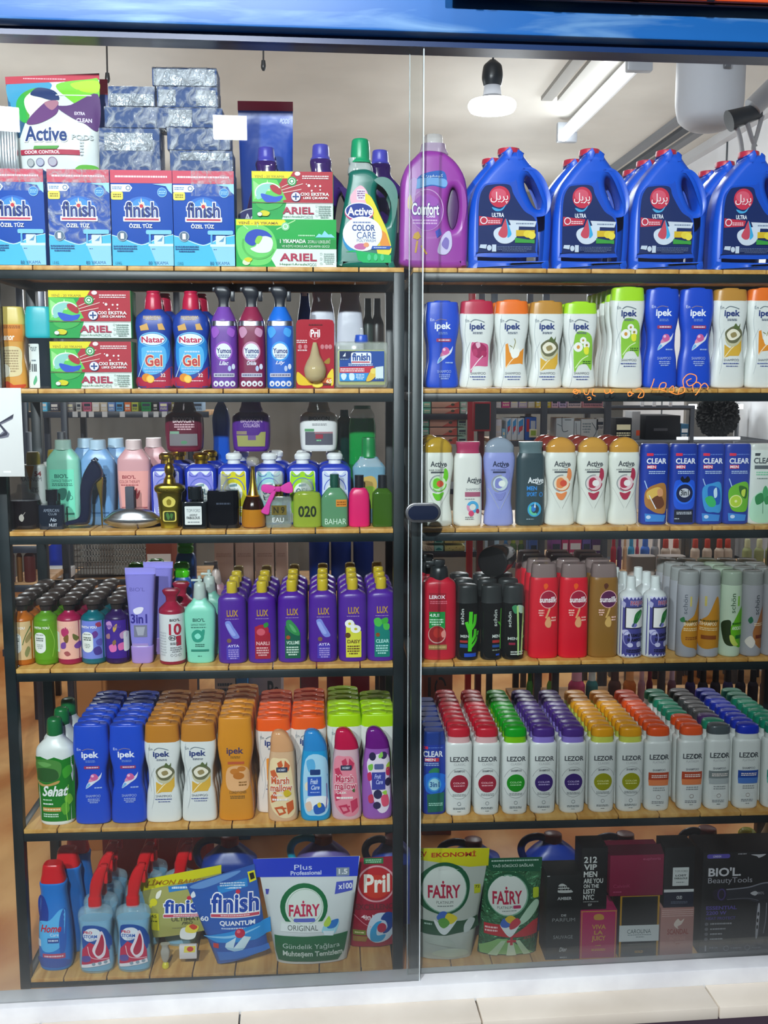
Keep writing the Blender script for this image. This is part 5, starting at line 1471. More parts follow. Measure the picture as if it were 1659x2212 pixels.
s3 = sch(1107, 'black slim shampoo bottle with two pale bamboo stalks, next to red bottles', '''v -14 1318 -7 1352 c8d0c8 schön
P 3a8a5a -6 1308 4 1304 8 1318 0 1322
P a8c8b0 6 1304 20 1308 18 1322 8 1318
l 4 a8d078 6 1306 8 1360 9 1414
l 4 b8d888 20 1310 18 1360 16 1414
l 2.5 98c868 17 1350 22 1340
l 2.5 98c868 17 1380 22 1372
b -14 1374 6 1380 b8c0b8 MEN
r -12 1386 2 1391 8a1c38
g -8 1404 20 1414 2 c8d0c8''')
for s, w in ((s1, 'cactus bottle'), (s2, 'green stem bottle'), (s3, 'bamboo bottle')): row(s, 3, .075, 'black slim shampoo bottle, {} of the file behind the '+w)
# black nozzle lying over the black bottles
ZB = ZS[3]+s1.h+.0012
q = un(1052, 1232, .11); o = tag(bpy.data.objects.new('dryer_nozzle', None), 'black round dryer barrel lying on the black bottle caps, mouth outward', 'hair dryer'); C.objects.link(o); o.location = (q.x, .11, ZB)
k_ = depth(q.x, .11, ZB)
loft_mesh('barrel', [(0, 33*k_, 33*k_), (.012, 34*k_, 34*k_), (.06, 32*k_, 32*k_), (.105, 26*k_, 26*k_), (.11, 20*k_, 20*k_)], M('1a1e1c', 'k'), o, 30)
loft_mesh('mouth', [(-.001, 33*k_, 33*k_), (-.0015, 30*k_, 30*k_), (.02, 27*k_, 27*k_)], M('050506', 'p'), o, 30)
for c in o.children:
    c.data.transform(Matrix.Translation((12*k_, 0, 34.5*k_)) @ Matrix.Rotation(math.radians(-28), 4, 'Z') @ Matrix.Rotation(math.radians(-90), 4, 'X') )
def sun(cx, lab, col, circ, lt, top=1216, drop='e0a070', file_='red'):
    P = Prod('shampoo_bottle', cx, top, 1427, 3, .045, lab, 'shampoo bottle', 'tall bottles with frosted caps')
    P.loft('bottle_body', '1427:29 1423:32 1400:32 1330:31.5 1280:31 1252:30 1246:28', col, 'p', d=20, e=3, main=True); P.loft('cap', f'1247:27 1243:27.5 {top+4}:25.5 {top}:23', 'a89490', 't', d=17, main=False, k=2)
    P.label(shift(f'''P {lt} -4 1262 2 1258 6 1264 0 1272
e 7 1294 18.5 20 e8b0b0
e 7 1294 17 18.5 {circ}
b -12 1288 26 1301 f4ecec sunsilk
l 4 {drop} 10 1314 6 1326 2 1336
P {drop} 8 1332 14 1344 12 1356 4 1356 0 1346
g -14 1316 -2 1332 3 f0c0b0
g 14 1332 24 1344 2 f0c0b0''', cx))
    row(P, 4, .062, 'tall '+file_+' shampoo bottle with frosted cap, {} of its file'); return P
sun(1171, 'tall red shampoo bottle with round emblem, next to black bottles', 'd4182c', 'a01838', 'e8581c', file_='red outer')
sun(1235, 'tall red shampoo bottle with round emblem, next to the bronze bottle', 'd4182c', 'a01838', 'e8581c', file_='red inner')
sun(1299, 'tall bronze shampoo bottle with violet round emblem', '8c642a', '58204c', '5a3020', drop='d0a860', file_='bronze')
PJ = Prod('rosemary_tonic_bottle', 1358, 1244, 1422, 3, .035, 'small white tonic bottle with violet rosemary label, beside bronze bottle', 'bottle', 'violet labelled tonic bottles')
PJ.loft('bottle_body', '1422:22 1419:25 1415:25.5 1300:25.5 1288:25 1280:20 1274:12 1270:10.5', 'd8dede', 'p', main=True); PJ.loft('cap', '1276:11 1274:10.8 1248:9.5 1245:9 1244:7', 'dce4e2', 'p', main=False, k=2)
PJL = '''r 1334 1286 1383 1417 4a4a90
'''+'\n'.join(f'p d0d0ec {1336+i*8} 1286 {1340+i*8} 1292 {1344+i*8} 1286' for i in range(6))+'''
P b8b8dc 1336 1296 1342 1300 1340 1310 1336 1306
O 1351 1294 1381 1306 a02c4c d0d0ec PARJAN
r 1341 1308 1381 1355 24243c
r 1343 1310 1381 1353 ecebe6
P 2a7a3a 1358 1340 1362 1322 1374 1314 1378 1320 1372 1334 1362 1346
P 48a050 1364 1330 1372 1318 1376 1322 1370 1332
P 7a78c0 1354 1350 1358 1342 1366 1346 1362 1352
l 2 1e5a2a 1356 1350 1366 1330 1374 1314
P c8c8e8 1337 1360 1346 1358 1350 1366 1340 1370
b 1348 1366 1380 1373 1c1c30 PREMIUM
b 1346 1376 1380 1383 1c1c30 SHAMPOO
o 1346 1376 8 16 2 9a9ad0
e 1352 1391 6 5 c8c8e8
P c8c8e8 1366 1386 1374 1384 1376 1394 1368 1396
g 1345 1400 1380 1408 2 23233c
'''+'\n'.join(f'p d0d0ec {1336+i*8} 1417 {1340+i*8} 1411 {1344+i*8} 1417' for i in range(6))
PJ.label(PJL)
dup(PJ, X=xat(1410, ZS[3], .035), label='small white tonic bottle with violet rosemary label, beside silver cylinders', skip=(), turn=14)
for i in range(1, 3): dup(PJ, X=PJ.o.location.x-.003*i, Y=.035+.06*i, label=f'small white tonic bottle, {ORD[i]} behind the one by the bronze bottle'); dup(PJ, X=xat(1410, ZS[3], .035)-.003*i, Y=.035+.06*i, label=f'small white tonic bottle, {ORD[i]} behind the one by silver cylinders')
def cyl(cx, lab, col, capc, a, n=4, fl=''):
    P = Prod('shampoo_bottle', cx, 1232, 1424, 3, .032, lab, 'shampoo bottle', 'cylindrical bottles with frosted caps')
    P.loft('bottle_body', '1424:20 1421:22.5 1400:23 1300:23 1262:22.5', col, 'p', main=True); P.loft('cap', '1262:22.4 1260:22.2 1240:21.5 1234:21 1232:19', capc, 't', main=False, k=2); P.label(shift(a, cx), step=3)
    row(P, n, .056, 'cylindrical shampoo bottle, {} of the file behind the '+fl); return P
SCH = lambda c, ink: f'''P {c} 22 1286 22 1400 8 1402 -14 1394 -17 1366 -8 1342 8 1326
v -16 1282 -8 1326 {ink} schön
r -3 1286 1 1308 c8b868
g -14 1338 18 1346 1 6a5a20
b -14 1344 16 1352 f0e0b8 SHAMPOO
g -14 1356 16 1364 2 f0d8a0
g -10 1376 18 1384 2 8a4a20'''
cyl(1481, 'silver cylindrical shampoo bottle with amber drop, next to the tonic bottles', 'a8aab0', 'c8ccca', SCH('c88a28', '6a7078')+'\nP 3a7a4a -20 1338 -14 1332 -12 1342 -18 1344', fl='first silver')
cyl(1527, 'silver cylindrical shampoo bottle turned so its amber drop faces inward', 'b0b2b8', 'c8ccca', '''P c88a28 10 1286 18 1330 20 1396 8 1402 -22 1400 -22 1346 -8 1326
r -16 1286 -12 1308 c8b868
g -22 1338 14 1346 1 6a5a20
b -22 1344 10 1352 f0e0b8 SHAMPOO
g -22 1356 12 1364 2 f0d8a0
r -20 1374 10 1383 8a4a20''', fl='turned silver')
cyl(1573, 'pale green cylindrical shampoo bottle with avocado picture', 'c8dcc0', 'd0e0cc', '''P 68b820 22 1310 22 1396 4 1396 -8 1370 -2 1346
v -8 1280 2 1324 4a6a48 schön
r 7 1286 12 1308 8ac848
P 2a3a1c -22 1350 -14 1340 -6 1344 -6 1370 4 1394 -8 1398 -18 1388
P c8d860 -8 1374 0 1376 6 1388 12 1396 2 1398 -6 1388
g -4 1344 20 1352 1 2a6a1a
b -4 1354 20 1362 e8f4d8 AVOCADO
r 4 1374 22 1382 1a6a2c''', fl='green')
cyl(1618, 'silver cylindrical shampoo bottle with brown drop and tiny star leaf', 'a4a4a8', 'c0c4c0', '''P a86a38 22 1310 22 1400 4 1396 -4 1370 4 1346
v -2 1284 8 1328 4a5054 schön
P 2a6a4a -14 1340 -8 1332 -4 1342 -10 1348
P e0d8cc -18 1390 -8 1376 2 1390 -6 1404
g -2 1346 20 1354 2 f0d8b0
r 2 1374 20 1382 6a2c1c''', fl='brown-drop')
cyl(1664, 'silver cylindrical shampoo bottle cut by the picture frame', 'a8a8ac', 'c4c8c4', '''v -12 1284 -4 1328 6a7078 schön
P c88a38 22 1320 22 1400 0 1396 -8 1370''', fl='last silver')
# frosted tall caps at the back
for i, (x, w) in enumerate(((1380, 'behind the tonic bottles'), (1444, 'beside the first silver cylinder'))):
    P = botl('lotion_bottle', x, 1200, 1420, 3, .27, 'beige lotion bottle with wide flat cap at the back '+w, '1420:30 1260:30 1250:28', 'b8a89c', '1250:29 1248:30 1204:30 1200:29', 'c8b8ae', 'p', 'p', d=18, capd=18)
# ================================================================ fifth shelf
SH = Prod('shampoo_bottle', 127, 1549, 1794, 4, .05, 'white and green herbal shampoo bottle with dark green cap, at the shelf end', 'shampoo bottle', 'herbal shampoo bottles')
SH.loft('bottle_body', '1794:33 1790:36 1740:37 1660:40 1630:41 1618:39 1606:30 1594:19 1586:16', 'dfe6e2', 'p', d=27, e=2.4, main=True); SH.loft('cap', '1588:16.5 1586:17 1556:15.5 1551:13.5 1549:10', '0a6a34', 'p', main=False, k=2)
SH.label('''p 0f7a1c 86 1636 100 1632 116 1638 130 1633 146 1640 167 1634 165 1785 91 1785
P 4a8a3c 88 1644 110 1638 130 1640 144 1650 140 1680 120 1692 94 1690 87 1670
P 2a5a28 90 1664 110 1658 134 1664 136 1684 112 1692 92 1686
P 6aa858 92 1648 108 1644 124 1650 110 1656
P c09a58 88 1690 110 1697 138 1688 134 1696 108 1702 90 1698
P 3aa028 146 1664 160 1654 163 1672 150 1684
P 78c030 148 1730 158 1722 162 1740 152 1748
P 58a828 140 1750 152 1740 156 1760 146 1770
l 1.5 8ad048 152 1786 150 1750 156 1700
i 101 1700 156 1725 eef4ee Sehat
g 102 1731 122 1736 1 c8e8c8
g 102 1740 124 1746 1 e8f4e8
r 101 1751 140 1761 c89848
g 102 1753 138 1759 1 f0e0b8
g 102 1765 134 1775 2 d0f0d8''')
for i in (1, 2): dup(SH, X=SH.o.location.x-.002*i, Y=.05+.075*i, label=f'herbal shampoo bottle with dark green cap, {ORD[i]} from the front', skip=('label',))
F5 = []
def big(cx, top, base, lab, col, capc, arts, n=7, Y=.04, fl=''):
    kb = 1.03; oy = 0
    P = ipek(cx, top, base, 4, Y, lab, col, capc, arts, kb=kb, grp='big hourglass shampoo bottles, lower row', tall=32)
    row(P, n, .041, 'hourglass shampoo bottle, {} of the '+fl+' file', skip=('label',)); return P
big(204, 1560, 1791, 'big blue hourglass shampoo bottle beside the green herbal bottle', BL, BL, [IBLU], fl='outer blue')
big(281, 1560, 1790, 'big blue hourglass shampoo bottle beside the first gold-capped white one', BL, BL, [IBLU], fl='inner blue')
big(356, 1558, 1788, 'big white hourglass shampoo bottle with gold cap, next to blue', WH, 'c07c1c', [IGLD, IPEK], fl='outer gold-capped')
big(433, 1556, 1786, 'big white hourglass shampoo bottle with gold cap, next to amber', WH, 'c07c1c', [IGLD, IPEK], fl='inner gold-capped')
big(512, 1543, 1782, 'big amber hourglass shampoo bottle', 'd88c14', 'd88c14', ['''b 1010 694 1045 713 4a3a5a ipek
g 1018 714 1038 720 2 7a5a20
r 1012 727 1046 733 c05830
P e8b078 1012 742 1052 742 1052 790 1012 790
e 1026 750 10 7 c87820
e 1040 744 9 6 c87820
e 1034 760 12 8 c07018
g 1034 772 1050 784 2 8a5a18
t 1014 794 1050 800 7a5a20 CONDITIONER
g 1016 804 1046 812 2 7a5a20'''], fl='amber')
big(593, 1545, 1762, 'big white hourglass shampoo bottle with orange cap behind the peach bottle', 'e4dcd4', 'f05c10', [IORG, IPEK], Y=.082, n=6, fl='outer orange-capped')
big(668, 1541, 1758, 'big white hourglass shampoo bottle with orange cap behind the turquoise bottle', 'e4dcd4', 'f05c10', [IORG, IPEK], Y=.086, n=6, fl='inner orange-capped')
big(745, 1536, 1752, 'big white hourglass shampoo bottle with lime cap behind the pink bottle', 'e0e4dc', 'a8d810', [ILIM, IPEK], Y=.09, n=6, fl='outer lime-capped')
big(817, 1536, 1752, 'big white hourglass shampoo bottle with lime cap behind the purple bottle', 'e0e4dc', 'a8d810', [ILIM, IPEK], Y=.09, n=5, fl='inner lime-capped')
def gel(cx, top, base, lab, col, capc, a):
    P = Prod('shower_gel_bottle', cx, top, base, 4, .032, lab, 'shower gel', 'slant capped shower gels'); b = base
    P.loft('bottle_body', f'{b}:30 {b-4}:34 {b-20}:35.5 {b-70}:34:-2 {b-130}:31:-1 {b-155}:28', col, 'p', d=20, e=2.8, main=True)
    P.loft('cap', f'{b-154}:28.5 {b-158}:28 {b-172}:25.5:-2 {b-184}:21:-5 {b-192}:16:-7 {b-196}:10:-8', capc, 'k', d=18, e=2.8, main=False)
    P.label('\n'.join(shy(l, base-1772) for l in shift(a, cx).split('\n'))); P.o.scale.x = .92; return P
def MSH(c1, c2, t): return f'''P {c2} -28 1640 -6 1632 16 1640 26 1700 28 1752 4 1764 -20 1750 -30 1720
p {c1} -12 1642 -2 1636 2 1648 -8 1656
p {c1} 6 1636 18 1648 14 1660 4 1652
p {c1} -28 1660 -18 1656 -10 1672 -24 1680
p {c1} -28 1716 -16 1700 -12 1724 -26 1730
p {c1} 8 1730 24 1724 26 1744 12 1756
p {c1} -20 1740 0 1736 8 1752 -8 1758
p {c2} -14 1742 -2 1741 2 1750 -8 1752
R -14 1651 12 1662 2 2c3450
b -10 1654 8 1659 c8d0e0 HOBBY
O -26 1672 16 1688 {c1} f8f4f0 Marsh
O -28 1688 22 1704 {c1} f8f4f0 mallow
b -24 1708 0 1714 f8f0ec {t}
g -24 1718 14 1726 1 f8f0ec
g -14 1738 8 1744 1 {c1}'''
gel(612, 1588, 1773, 'peach shower gel with slanted peach cap', 'dcb48c', 'd8a070', MSH('d06030', 'f0d8a8', 'Vanilla')+'\nP d8b820 2 1706 12 1700 20 1710 8 1716')
gel(682, 1585, 1771, 'turquoise blue shower gel with slanted cap', '1a9ad4', '2a88cc', '''P a8d8f0 -22 1636 24 1634 30 1700 28 1752 0 1760 -26 1744
P 5ab0e0 -20 1640 -4 1636 0 1656 -14 1664
P f0e0c0 -24 1690 -14 1684 -12 1700 -22 1704
R -12 1658 12 1670 2 1c3c78
r -18 1674 14 1716 2a5cc0
i -12 1678 6 1690 c8d8f4 Fresh
i -10 1692 10 1702 c8d8f4 Care
g -12 1706 10 1710 1 a8c0f0
P f0f4f8 -18 1720 24 1718 26 1740 -16 1744
P e8c8b0 -24 1734 -12 1728 -8 1744 -18 1750
P 2a60b8 -4 1738 16 1732 22 1750 0 1756
P e0c838 4 1734 10 1730 14 1738 8 1742
l 2 7a5aa0 26 1690 27 1720 24 1745''')
gel(749, 1581, 1768, 'pale pink shower gel with slanted crimson cap', 'd8b4bc', 'c01c48', MSH('c8385c', 'e88a9c', 'ÇILEK')+'\nP 4a6a3a 12 1706 18 1702 18 1710')
gel(815, 1578, 1766, 'violet shower gel with berries and slanted purple cap', '9a5cb4', '6a1c7c', '''P e8dcec -18 1690 -22 1640 24 1632 30 1700 24 1750 0 1752
e -12 1634 8 9 2c2448
e 14 1632 8 8 3a2c58
P 8ac858 2 1632 10 1624 12 1634 4 1638
P b8d848 20 1654 28 1648 28 1660 22 1664
P c83060 20 1660 28 1660 28 1676 20 1674
P c83060 -24 1672 -16 1668 -14 1684 -22 1686
P 7ac048 -22 1654 -12 1650 -12 1662 -20 1664
R -8 1650 14 1662 3 5a6498
r -14 1668 18 1706 3c44a0
i -8 1672 8 1682 b8c0f0 Fruit
i -4 1684 12 1694 b8c0f0 Care
e 0 1716 10 10 2c2850
e 24 1690 7 9 2c2448
P c83858 -22 1720 -12 1716 -10 1732 -20 1734
e -2 1740 9 8 2c2450
P e05070 8 1722 22 1716 26 1738 12 1742
P 9ad048 10 1712 20 1708 20 1718''')
# blue bottle by the other rack's post
CB = Prod('shampoo_bottle', 936, 1574, 1757, 4, .05, 'dark blue shampoo bottle with three-in-one emblem, by the rack post', 'shampoo bottle')
CB.loft('bottle_body', '1757:23 1753:25.5 1700:26 1640:26 1604:25', '1438a0', 'p', d=17, e=3.6, main=True); CB.loft('cap', '1605:25 1600:25 1580:23 1576:21', '1c3c8c', 'p', d=16, e=3.6, main=False)
CB.label('''R 912 1607 922 1613 1 d83050
g 923 1608 954 1612 1 5a78c8
b 912 1617 954 1630 eef2fa CLEAR
r 915 1632 946 1640 d83048
b 916 1633 938 1639 f4e8ec MEN
g 914 1642 946 1650 2 a8c0e8
P 2a8a5a 924 1662 934 1654 946 1656 944 1668 930 1670
P 1c70d8 914 1672 936 1664 960 1672 958 1702 938 1712 918 1704
e 936 1690 15 16 3aa0e8
e 936 1690 12 13 a8e0f0
b 926 1684 947 1696 1c5a9c 3in1
p 1a6a58 920 1712 958 1708 956 1750 922 1752
g 924 1730 954 1738 2 a8e0d0''')
row(CB, 7, .041, 'dark blue shampoo bottle by the rack post, {} of its file')
# white bottles with coloured caps
def lez(cx, lab, capc, collar, art_, w=29, base=1758, fl='', caps=None):
    P = Prod('shampoo_bottle', cx, base-190, base, 4, .038, lab, 'shampoo bottle', 'white bottles with coloured round caps'); b = base
    P.loft('bottle_body', f'{b}:23 {b-4}:26.5 {b-30}:27.5 {b-90}:{w-.6} {b-150}:{w} {b-155}:{w-1} {b-158}:{w-4}', 'dfe4e0', 'p', d=18, e=3, main=True)
    P.loft('collar', f'{b-158}:24 {b-159}:24 {b-171}:23', collar, 'p', d=16, e=2.6, main=False, k=1); P.loft('cap', f'{b-171}:24 {b-173}:24.5 {b-184}:23.5 {b-188}:22 {b-190}:18', capc, 'p', d=16.5, e=2.6, main=False, k=2)
    P.label('\n'.join(shy(l, base-1758) for l in shift(art_, cx).split('\n')))
    n = 9
    for i in range(1, n):
        s = None
        if caps and i in caps: s = {'cap': M(caps[i], 'p')}
        dup(P, X=P.o.location.x+random.uniform(-.001, .001), Y=P.Y+.0365*i*.98, label=f'white bottle with round cap, {ORD[i]} of the {fl} file', sub=s)
    return P
def LZ1(c, c2): return f'''b -20 1629 21 1640 4a5054 LEZOR
o 7 1634 4.5 5 1.5 4a5054
t -12 1643 13 1648 a8acac CLASSIC
b -11 1658 12 1662.5 5a6064 SHAMPOO
o 0 1687 26 34 .6 8a9090 200 340
o 0 1687 26 34 .6 8a9090 20 160
e 0 1687.5 19.5 19.5 {c}
b -13 1684 13 1688 {c2} COLOR
g -12 1690 12 1694 1 {c2}
g -14 1709 14 1715 2 9aa0a0
o 0 1731 4 4 .8 7a8488
g -13 1739 13 1744 2 7a8488
g -4 1747 4 1749 1 7a8488'''
def LZ2(c, c3): return f'''b -21 1628 21 1640 4a5054 LEZOR
o 8 1634 4.5 5 1.5 4a5054
t -14 1643 12 1648 a8acac PLATINUM
b -14 1661 14 1666 7a8084 SHAMPOO
p {c} -22 1669 22 1669 22 1690 -22 1690
p {c3} -22 1686 22 1686 21 1699 -21 1699
g -16 1674 18 1682 2 f4e8e0
g -12 1702 14 1712 2 9aa0a0
o 0 1725 4.5 4.5 .8 8a7a74
g -14 1734 12 1741 2 8a9094
g -4 1743 4 1746 1 7a8488'''
RD, GN, PU, YE, OR = 'c01c30', '0a9a1c', '46287c', 'e8a010', 'e8541c'
lez(989, 'white bottle with red cap and crimson disc, beside the dark blue bottle', RD, 'dcb0b0', LZ1('9c1c34', 'e8b0b8'), fl='first red-capped')
lez(1049, 'white bottle with red cap and crimson disc, beside the green-capped one', RD, 'dcb0b0', LZ1('9c1c34', 'e8b0b8'), fl='second red-capped')
lez(1110, 'white bottle with bright green cap and green disc', GN, '7ac010', LZ1('129018', 'a8e0a0'), fl='green-capped')
lez(1170, 'white bottle with violet cap and disc, beside the green-capped one', PU, '8a78cc', LZ1('3a2270', 'c0b0e0'), fl='first violet-capped')
lez(1233, 'white bottle with violet cap and disc, beside the yellow-capped one', PU, '8a78cc', LZ1('3a2270', 'c0b0e0'), fl='second violet-capped')
lez(1296, 'white bottle with yellow cap and olive disc, beside the violet-capped one', YE, 'd0d858', LZ1('989a10', 'e0e090'), fl='first yellow-capped')
lez(1356, 'white bottle with yellow cap and olive disc, beside the orange-capped one', YE, 'd0d858', LZ1('989a10', 'e0e090'), fl='second yellow-capped')
lez(1415, 'white bottle with orange cap and band, beside the yellow-capped one', OR, 'dfe4e0', LZ2('b84420', 'e8824a'), fl='first orange-capped', base=1757)
TE, DK, BU = '0a8a68', '4a4a4c', '1230b8'
lez(1486, 'white bottle with orange cap and band, beside the grey-capped one', OR, 'dfe4e0', LZ2('b84420', 'e8824a'), fl='second orange-capped', base=1755, caps={i: TE for i in range(3, 9)})
lez(1544, 'white bottle with slate grey cap and grey band', '4a5458', 'dfe4e0', LZ2('7a8484', 'b0b8b8'), fl='grey-capped', base=1753, w=27, caps={1: TE, 2: '4a2a6a', **{i: DK for i in range(3, 9)}})
lez(1606, 'white bottle with blue cap and blue band', BU, 'dfe4e0', LZ2('1c48a0', '4a7ac8'), fl='blue-capped', base=1752)
lez(1668, 'white bottle with teal cap and teal band, cut by the frame', TE, 'dfe4e0', LZ2('2a8a7a', '68b8a8'), fl='teal-capped', base=1752)
# ================================================================ bottom shelf
HM = Prod('drain_cleaner_bottle', 124, 1863, 2097, 5, .06, 'blue cleaner bottle with red cap at the end of the bottom shelf', 'bottle', 'blue cleaner bottles with red caps')
HM.loft('bottle_body', '2097:30 2092:34 2060:36 2000:34 1950:29 1925:27 1905:29 1902:27', '1c78d0', 'p', d=24, e=2.6, main=True); HM.loft('cap', '1904:26 1901:26 1885:23 1866:20 1863:17', 'd01420', 'p', d=19, main=False)
HM.label('''P 1a3c98 92 1940 106 1930 116 1960 112 1990 94 1985
P 5ab8f0 94 1990 118 1982 140 1960 150 1970 140 2040 100 2050
P 2860b8 138 1985 150 1960 150 2040 138 2055
i 97 1992 142 2009 c02840 Home
t 118 2011 136 2018 e8eef4 Care
r 112 2022 136 2033 2a4a98
g 114 2024 134 2031 1 c8d8f0
r 100 2057 148 2068 b84a68
g 104 2060 144 2066 1 e8c8d4
P 3a58a8 92 2066 150 2072 150 2088 94 2086
R 89 2026 97 2042 2 d8e4f0''')
dup(HM, X=HM.o.location.x+.016, Y=.14, label='blue cleaner bottle with red cap, second from the front'); dup(HM, X=HM.o.location.x+.022, Y=.22, label='blue cleaner bottle with red cap, third from the front')
SP = Prod('glass_cleaner_spray', 211, 1868, 2116, 5, .035, 'clear blue glass cleaner spray with red trigger, near the blue cleaner', 'spray bottle', 'clear blue sprays with red triggers')
SP.loft('bottle_body', '2116:28 2112:35 2095:37.5 2065:36 2035:33 2010:35 1985:37.5 1972:34 1966:22 1962:14', 'c0e4f0', 'n', d=20, e=2.6, main=True)
SP.loft('liquid', '2110:33 2095:35.5 2065:34 2035:31 2010:33 1992:35', '62b0d8', 'k', d=18, e=2.6, main=False)
th = SP.loft('trigger_head', '1966:13 1962:14 1946:14 1940:12:1 1910:14:6 1890:13:12 1876:11:18 1870:9:22', 'd01820', 'p', d=10, main=False)
SP.box('trigger', 232, 1884, 240, 1912, 4, 'd01820', 'p', par=th, main=False, bev=2); SP.box('nozzle', 226, 1866, 240, 1878, 5, 'c01820', 'p', par=th, main=False, bev=2)
SP.label('''P 1c50a0 185 2010 200 2000 226 2004 240 2020 242 2060 190 2066
P dfe8f0 186 2026 196 2010 214 2008 224 2018 216 2034 196 2038
b 188 2014 207 2021 c02848 PRO
b 188 2023 217 2031 2058b0 STORM
g 199 2033 216 2036 1 8a9ab8
p c01c48 181 2096 184 2058 200 2040 222 2052 226 2018 240 2064 241 2092
P e8dce4 206 2060 214 2040 226 2014 234 2040 232 2070 218 2078
P b01c40 212 2062 220 2040 227 2022 231 2042 228 2064 218 2072
l 1.5 e8c8d0 196 2050 204 2076 240 2080
P 5a4a98 184 2074 200 2072 200 2084 184 2086
p e8e8ee 181 2094 240 2082 242 2092 181 2101
e 208 2091 4 4 8aa0b0
e 221 2089 4 4 8aa0b0
e 233 2087 4 4 8aa0b0''')
SP2 = dup(SP, X=xat(292, ZS[5], .035), label='clear blue glass cleaner spray with red trigger, beside the yellow pouch', skip=())
for i in range(1, 4):
    dup(SP, X=SP.o.location.x, Y=.035+.063*i, label=f'clear blue spray, {ORD[i]} of the file near the blue cleaner'); dup(SP, X=SP2.location.x+.002*i, Y=.085+.063*i, label=f'clear blue spray, {ORD[i]} of the file by the yellow pouch')
dup(SP, X=xat(392, ZS[5], .148), Y=.148, label='clear blue spray with red trigger, behind the yellow pouch'); dup(SP, X=xat(394, ZS[5], .211), Y=.211, label='clear blue spray with red trigger, deeper behind the yellow pouch')
# tablet pouches
FIN = lambda x0, y0, x1, y1: f'''R {x0-2} {y1-8} {x1+2} {y1+3} 2 f0f4f8
O {x0} {y0} {x1} {y1-9} 1c48a8 f4f6fa finish
r {x0-1} {y1-6} {x1+1} {y1+1} c84a60
g {x0+20} {y1-5} {x1-20} {y1} 1 f0d0d4
e {x0+(x1-x0)*.56} {y0-3} 5 5 c83048'''
Y1 = Prod('tablet_pouch', 393, 1880, 2040, 5, .085, 'yellow-topped olive dishwasher tablet pouch leaning on its neighbour', 'pouch', rot=-7, z=.098)
pouch(Y1, (302, 1902), (478, 1871), (480, 2036), (332, 2058), 12, 'a8a860', seal=.2, seed=11)
Y1.label('''p dcd818 303 1902 478 1870 477 1892 305 1932
i 318 1900 462 1920 a8780a LİMON BAHÇESİ
p 2a80c8 364 1922 420 1914 420 1928 366 1936
g 372 1921 416 1930 1 c8e0f0
e 333 1961 8 10 dcd428
e 326 1971 4 5 dcd428
p e0d828 324 1990 344 1990 346 2036 328 2036
b 327 1993 340 2002 6a6a10 45
g 328 2008 342 2014 1 6a6a10
b 372 2000 440 2010 5a5a40 ULTIMATE
i 394 2012 418 2020 5a5a40 PRO
g 374 2026 412 2030 1 8a8a60
P e8ecec 392 2034 402 2028 424 2034 420 2060 392 2058
P ecdc50 402 2030 410 2020 430 2026 424 2044 404 2042
P d04838 410 2026 418 2020 428 2028 420 2036
P f0f0e0 340 1936 350 1930 346 1948 338 1950''')
Y1.label(FIN(356, 1954, 452, 1998), 'logo_label', eps=.0015)
tb = Y1.o
Q2 = Prod('tablet_pouch', 485, 1866, 2100, 5, .04, 'blue dishwasher tablet pouch tilted between yellow and white pouches', 'pouch', rot=-11, lift=.0155)
pouch(Q2, (404, 1914), (550, 1870), (580, 2078), (470, 2112), 17, '2a5cb0', seal=.16, seed=21)
Q2.label('''P 6a9ad8 412 1918 470 1896 520 1884 500 1900 440 1924
p 2a88d0 470 1920 534 1902 536 1922 474 1938
g 476 1911 530 1928 3 c8e0f4
p e8e020 535 1888 550 1884 554 1908 540 1914
p 20201c 539 1892 548 1889 551 1904 542 1908
P e8f0f8 414 1938 420 1930 424 1942 416 1946
b 434 1990 452 2002 e8f0f8 60
b 476 2000 552 2013 f0f4fa QUANTUM
g 480 2015 552 2021 1 c0d4f0
p 2a90d8 440 2040 560 2010 584 2000 586 2036 552 2048 470 2052
P 8ac8f0 440 2040 500 2040 550 2024 560 2018 500 2034
p c8e4f0 490 2052 512 2038 506 2064 488 2062
p d4ecf4 506 2064 528 2036 544 2040 530 2066
p a8d0e8 488 2062 506 2064 530 2066 520 2076 494 2068
e 520 2029 11 11 c02848
e 517 2025 4 4 e07080
r 462 2054 474 2066 c83830
p 3a78d0 470 2076 580 2064 584 2078 476 2100''')
Q2.label(FIN(458, 1936, 560, 1990), 'logo_label', eps=.0015)
FP = Prod('tablet_pouch', 665, 1851, 2091, 5, .045, 'big white tablet pouch with blue top band and green base', 'pouch')
pouch(FP, (558, 1852), (779, 1852), (749, 2088), (598, 2090), 25, 'd4dcdc', seal=.18, seed=31)
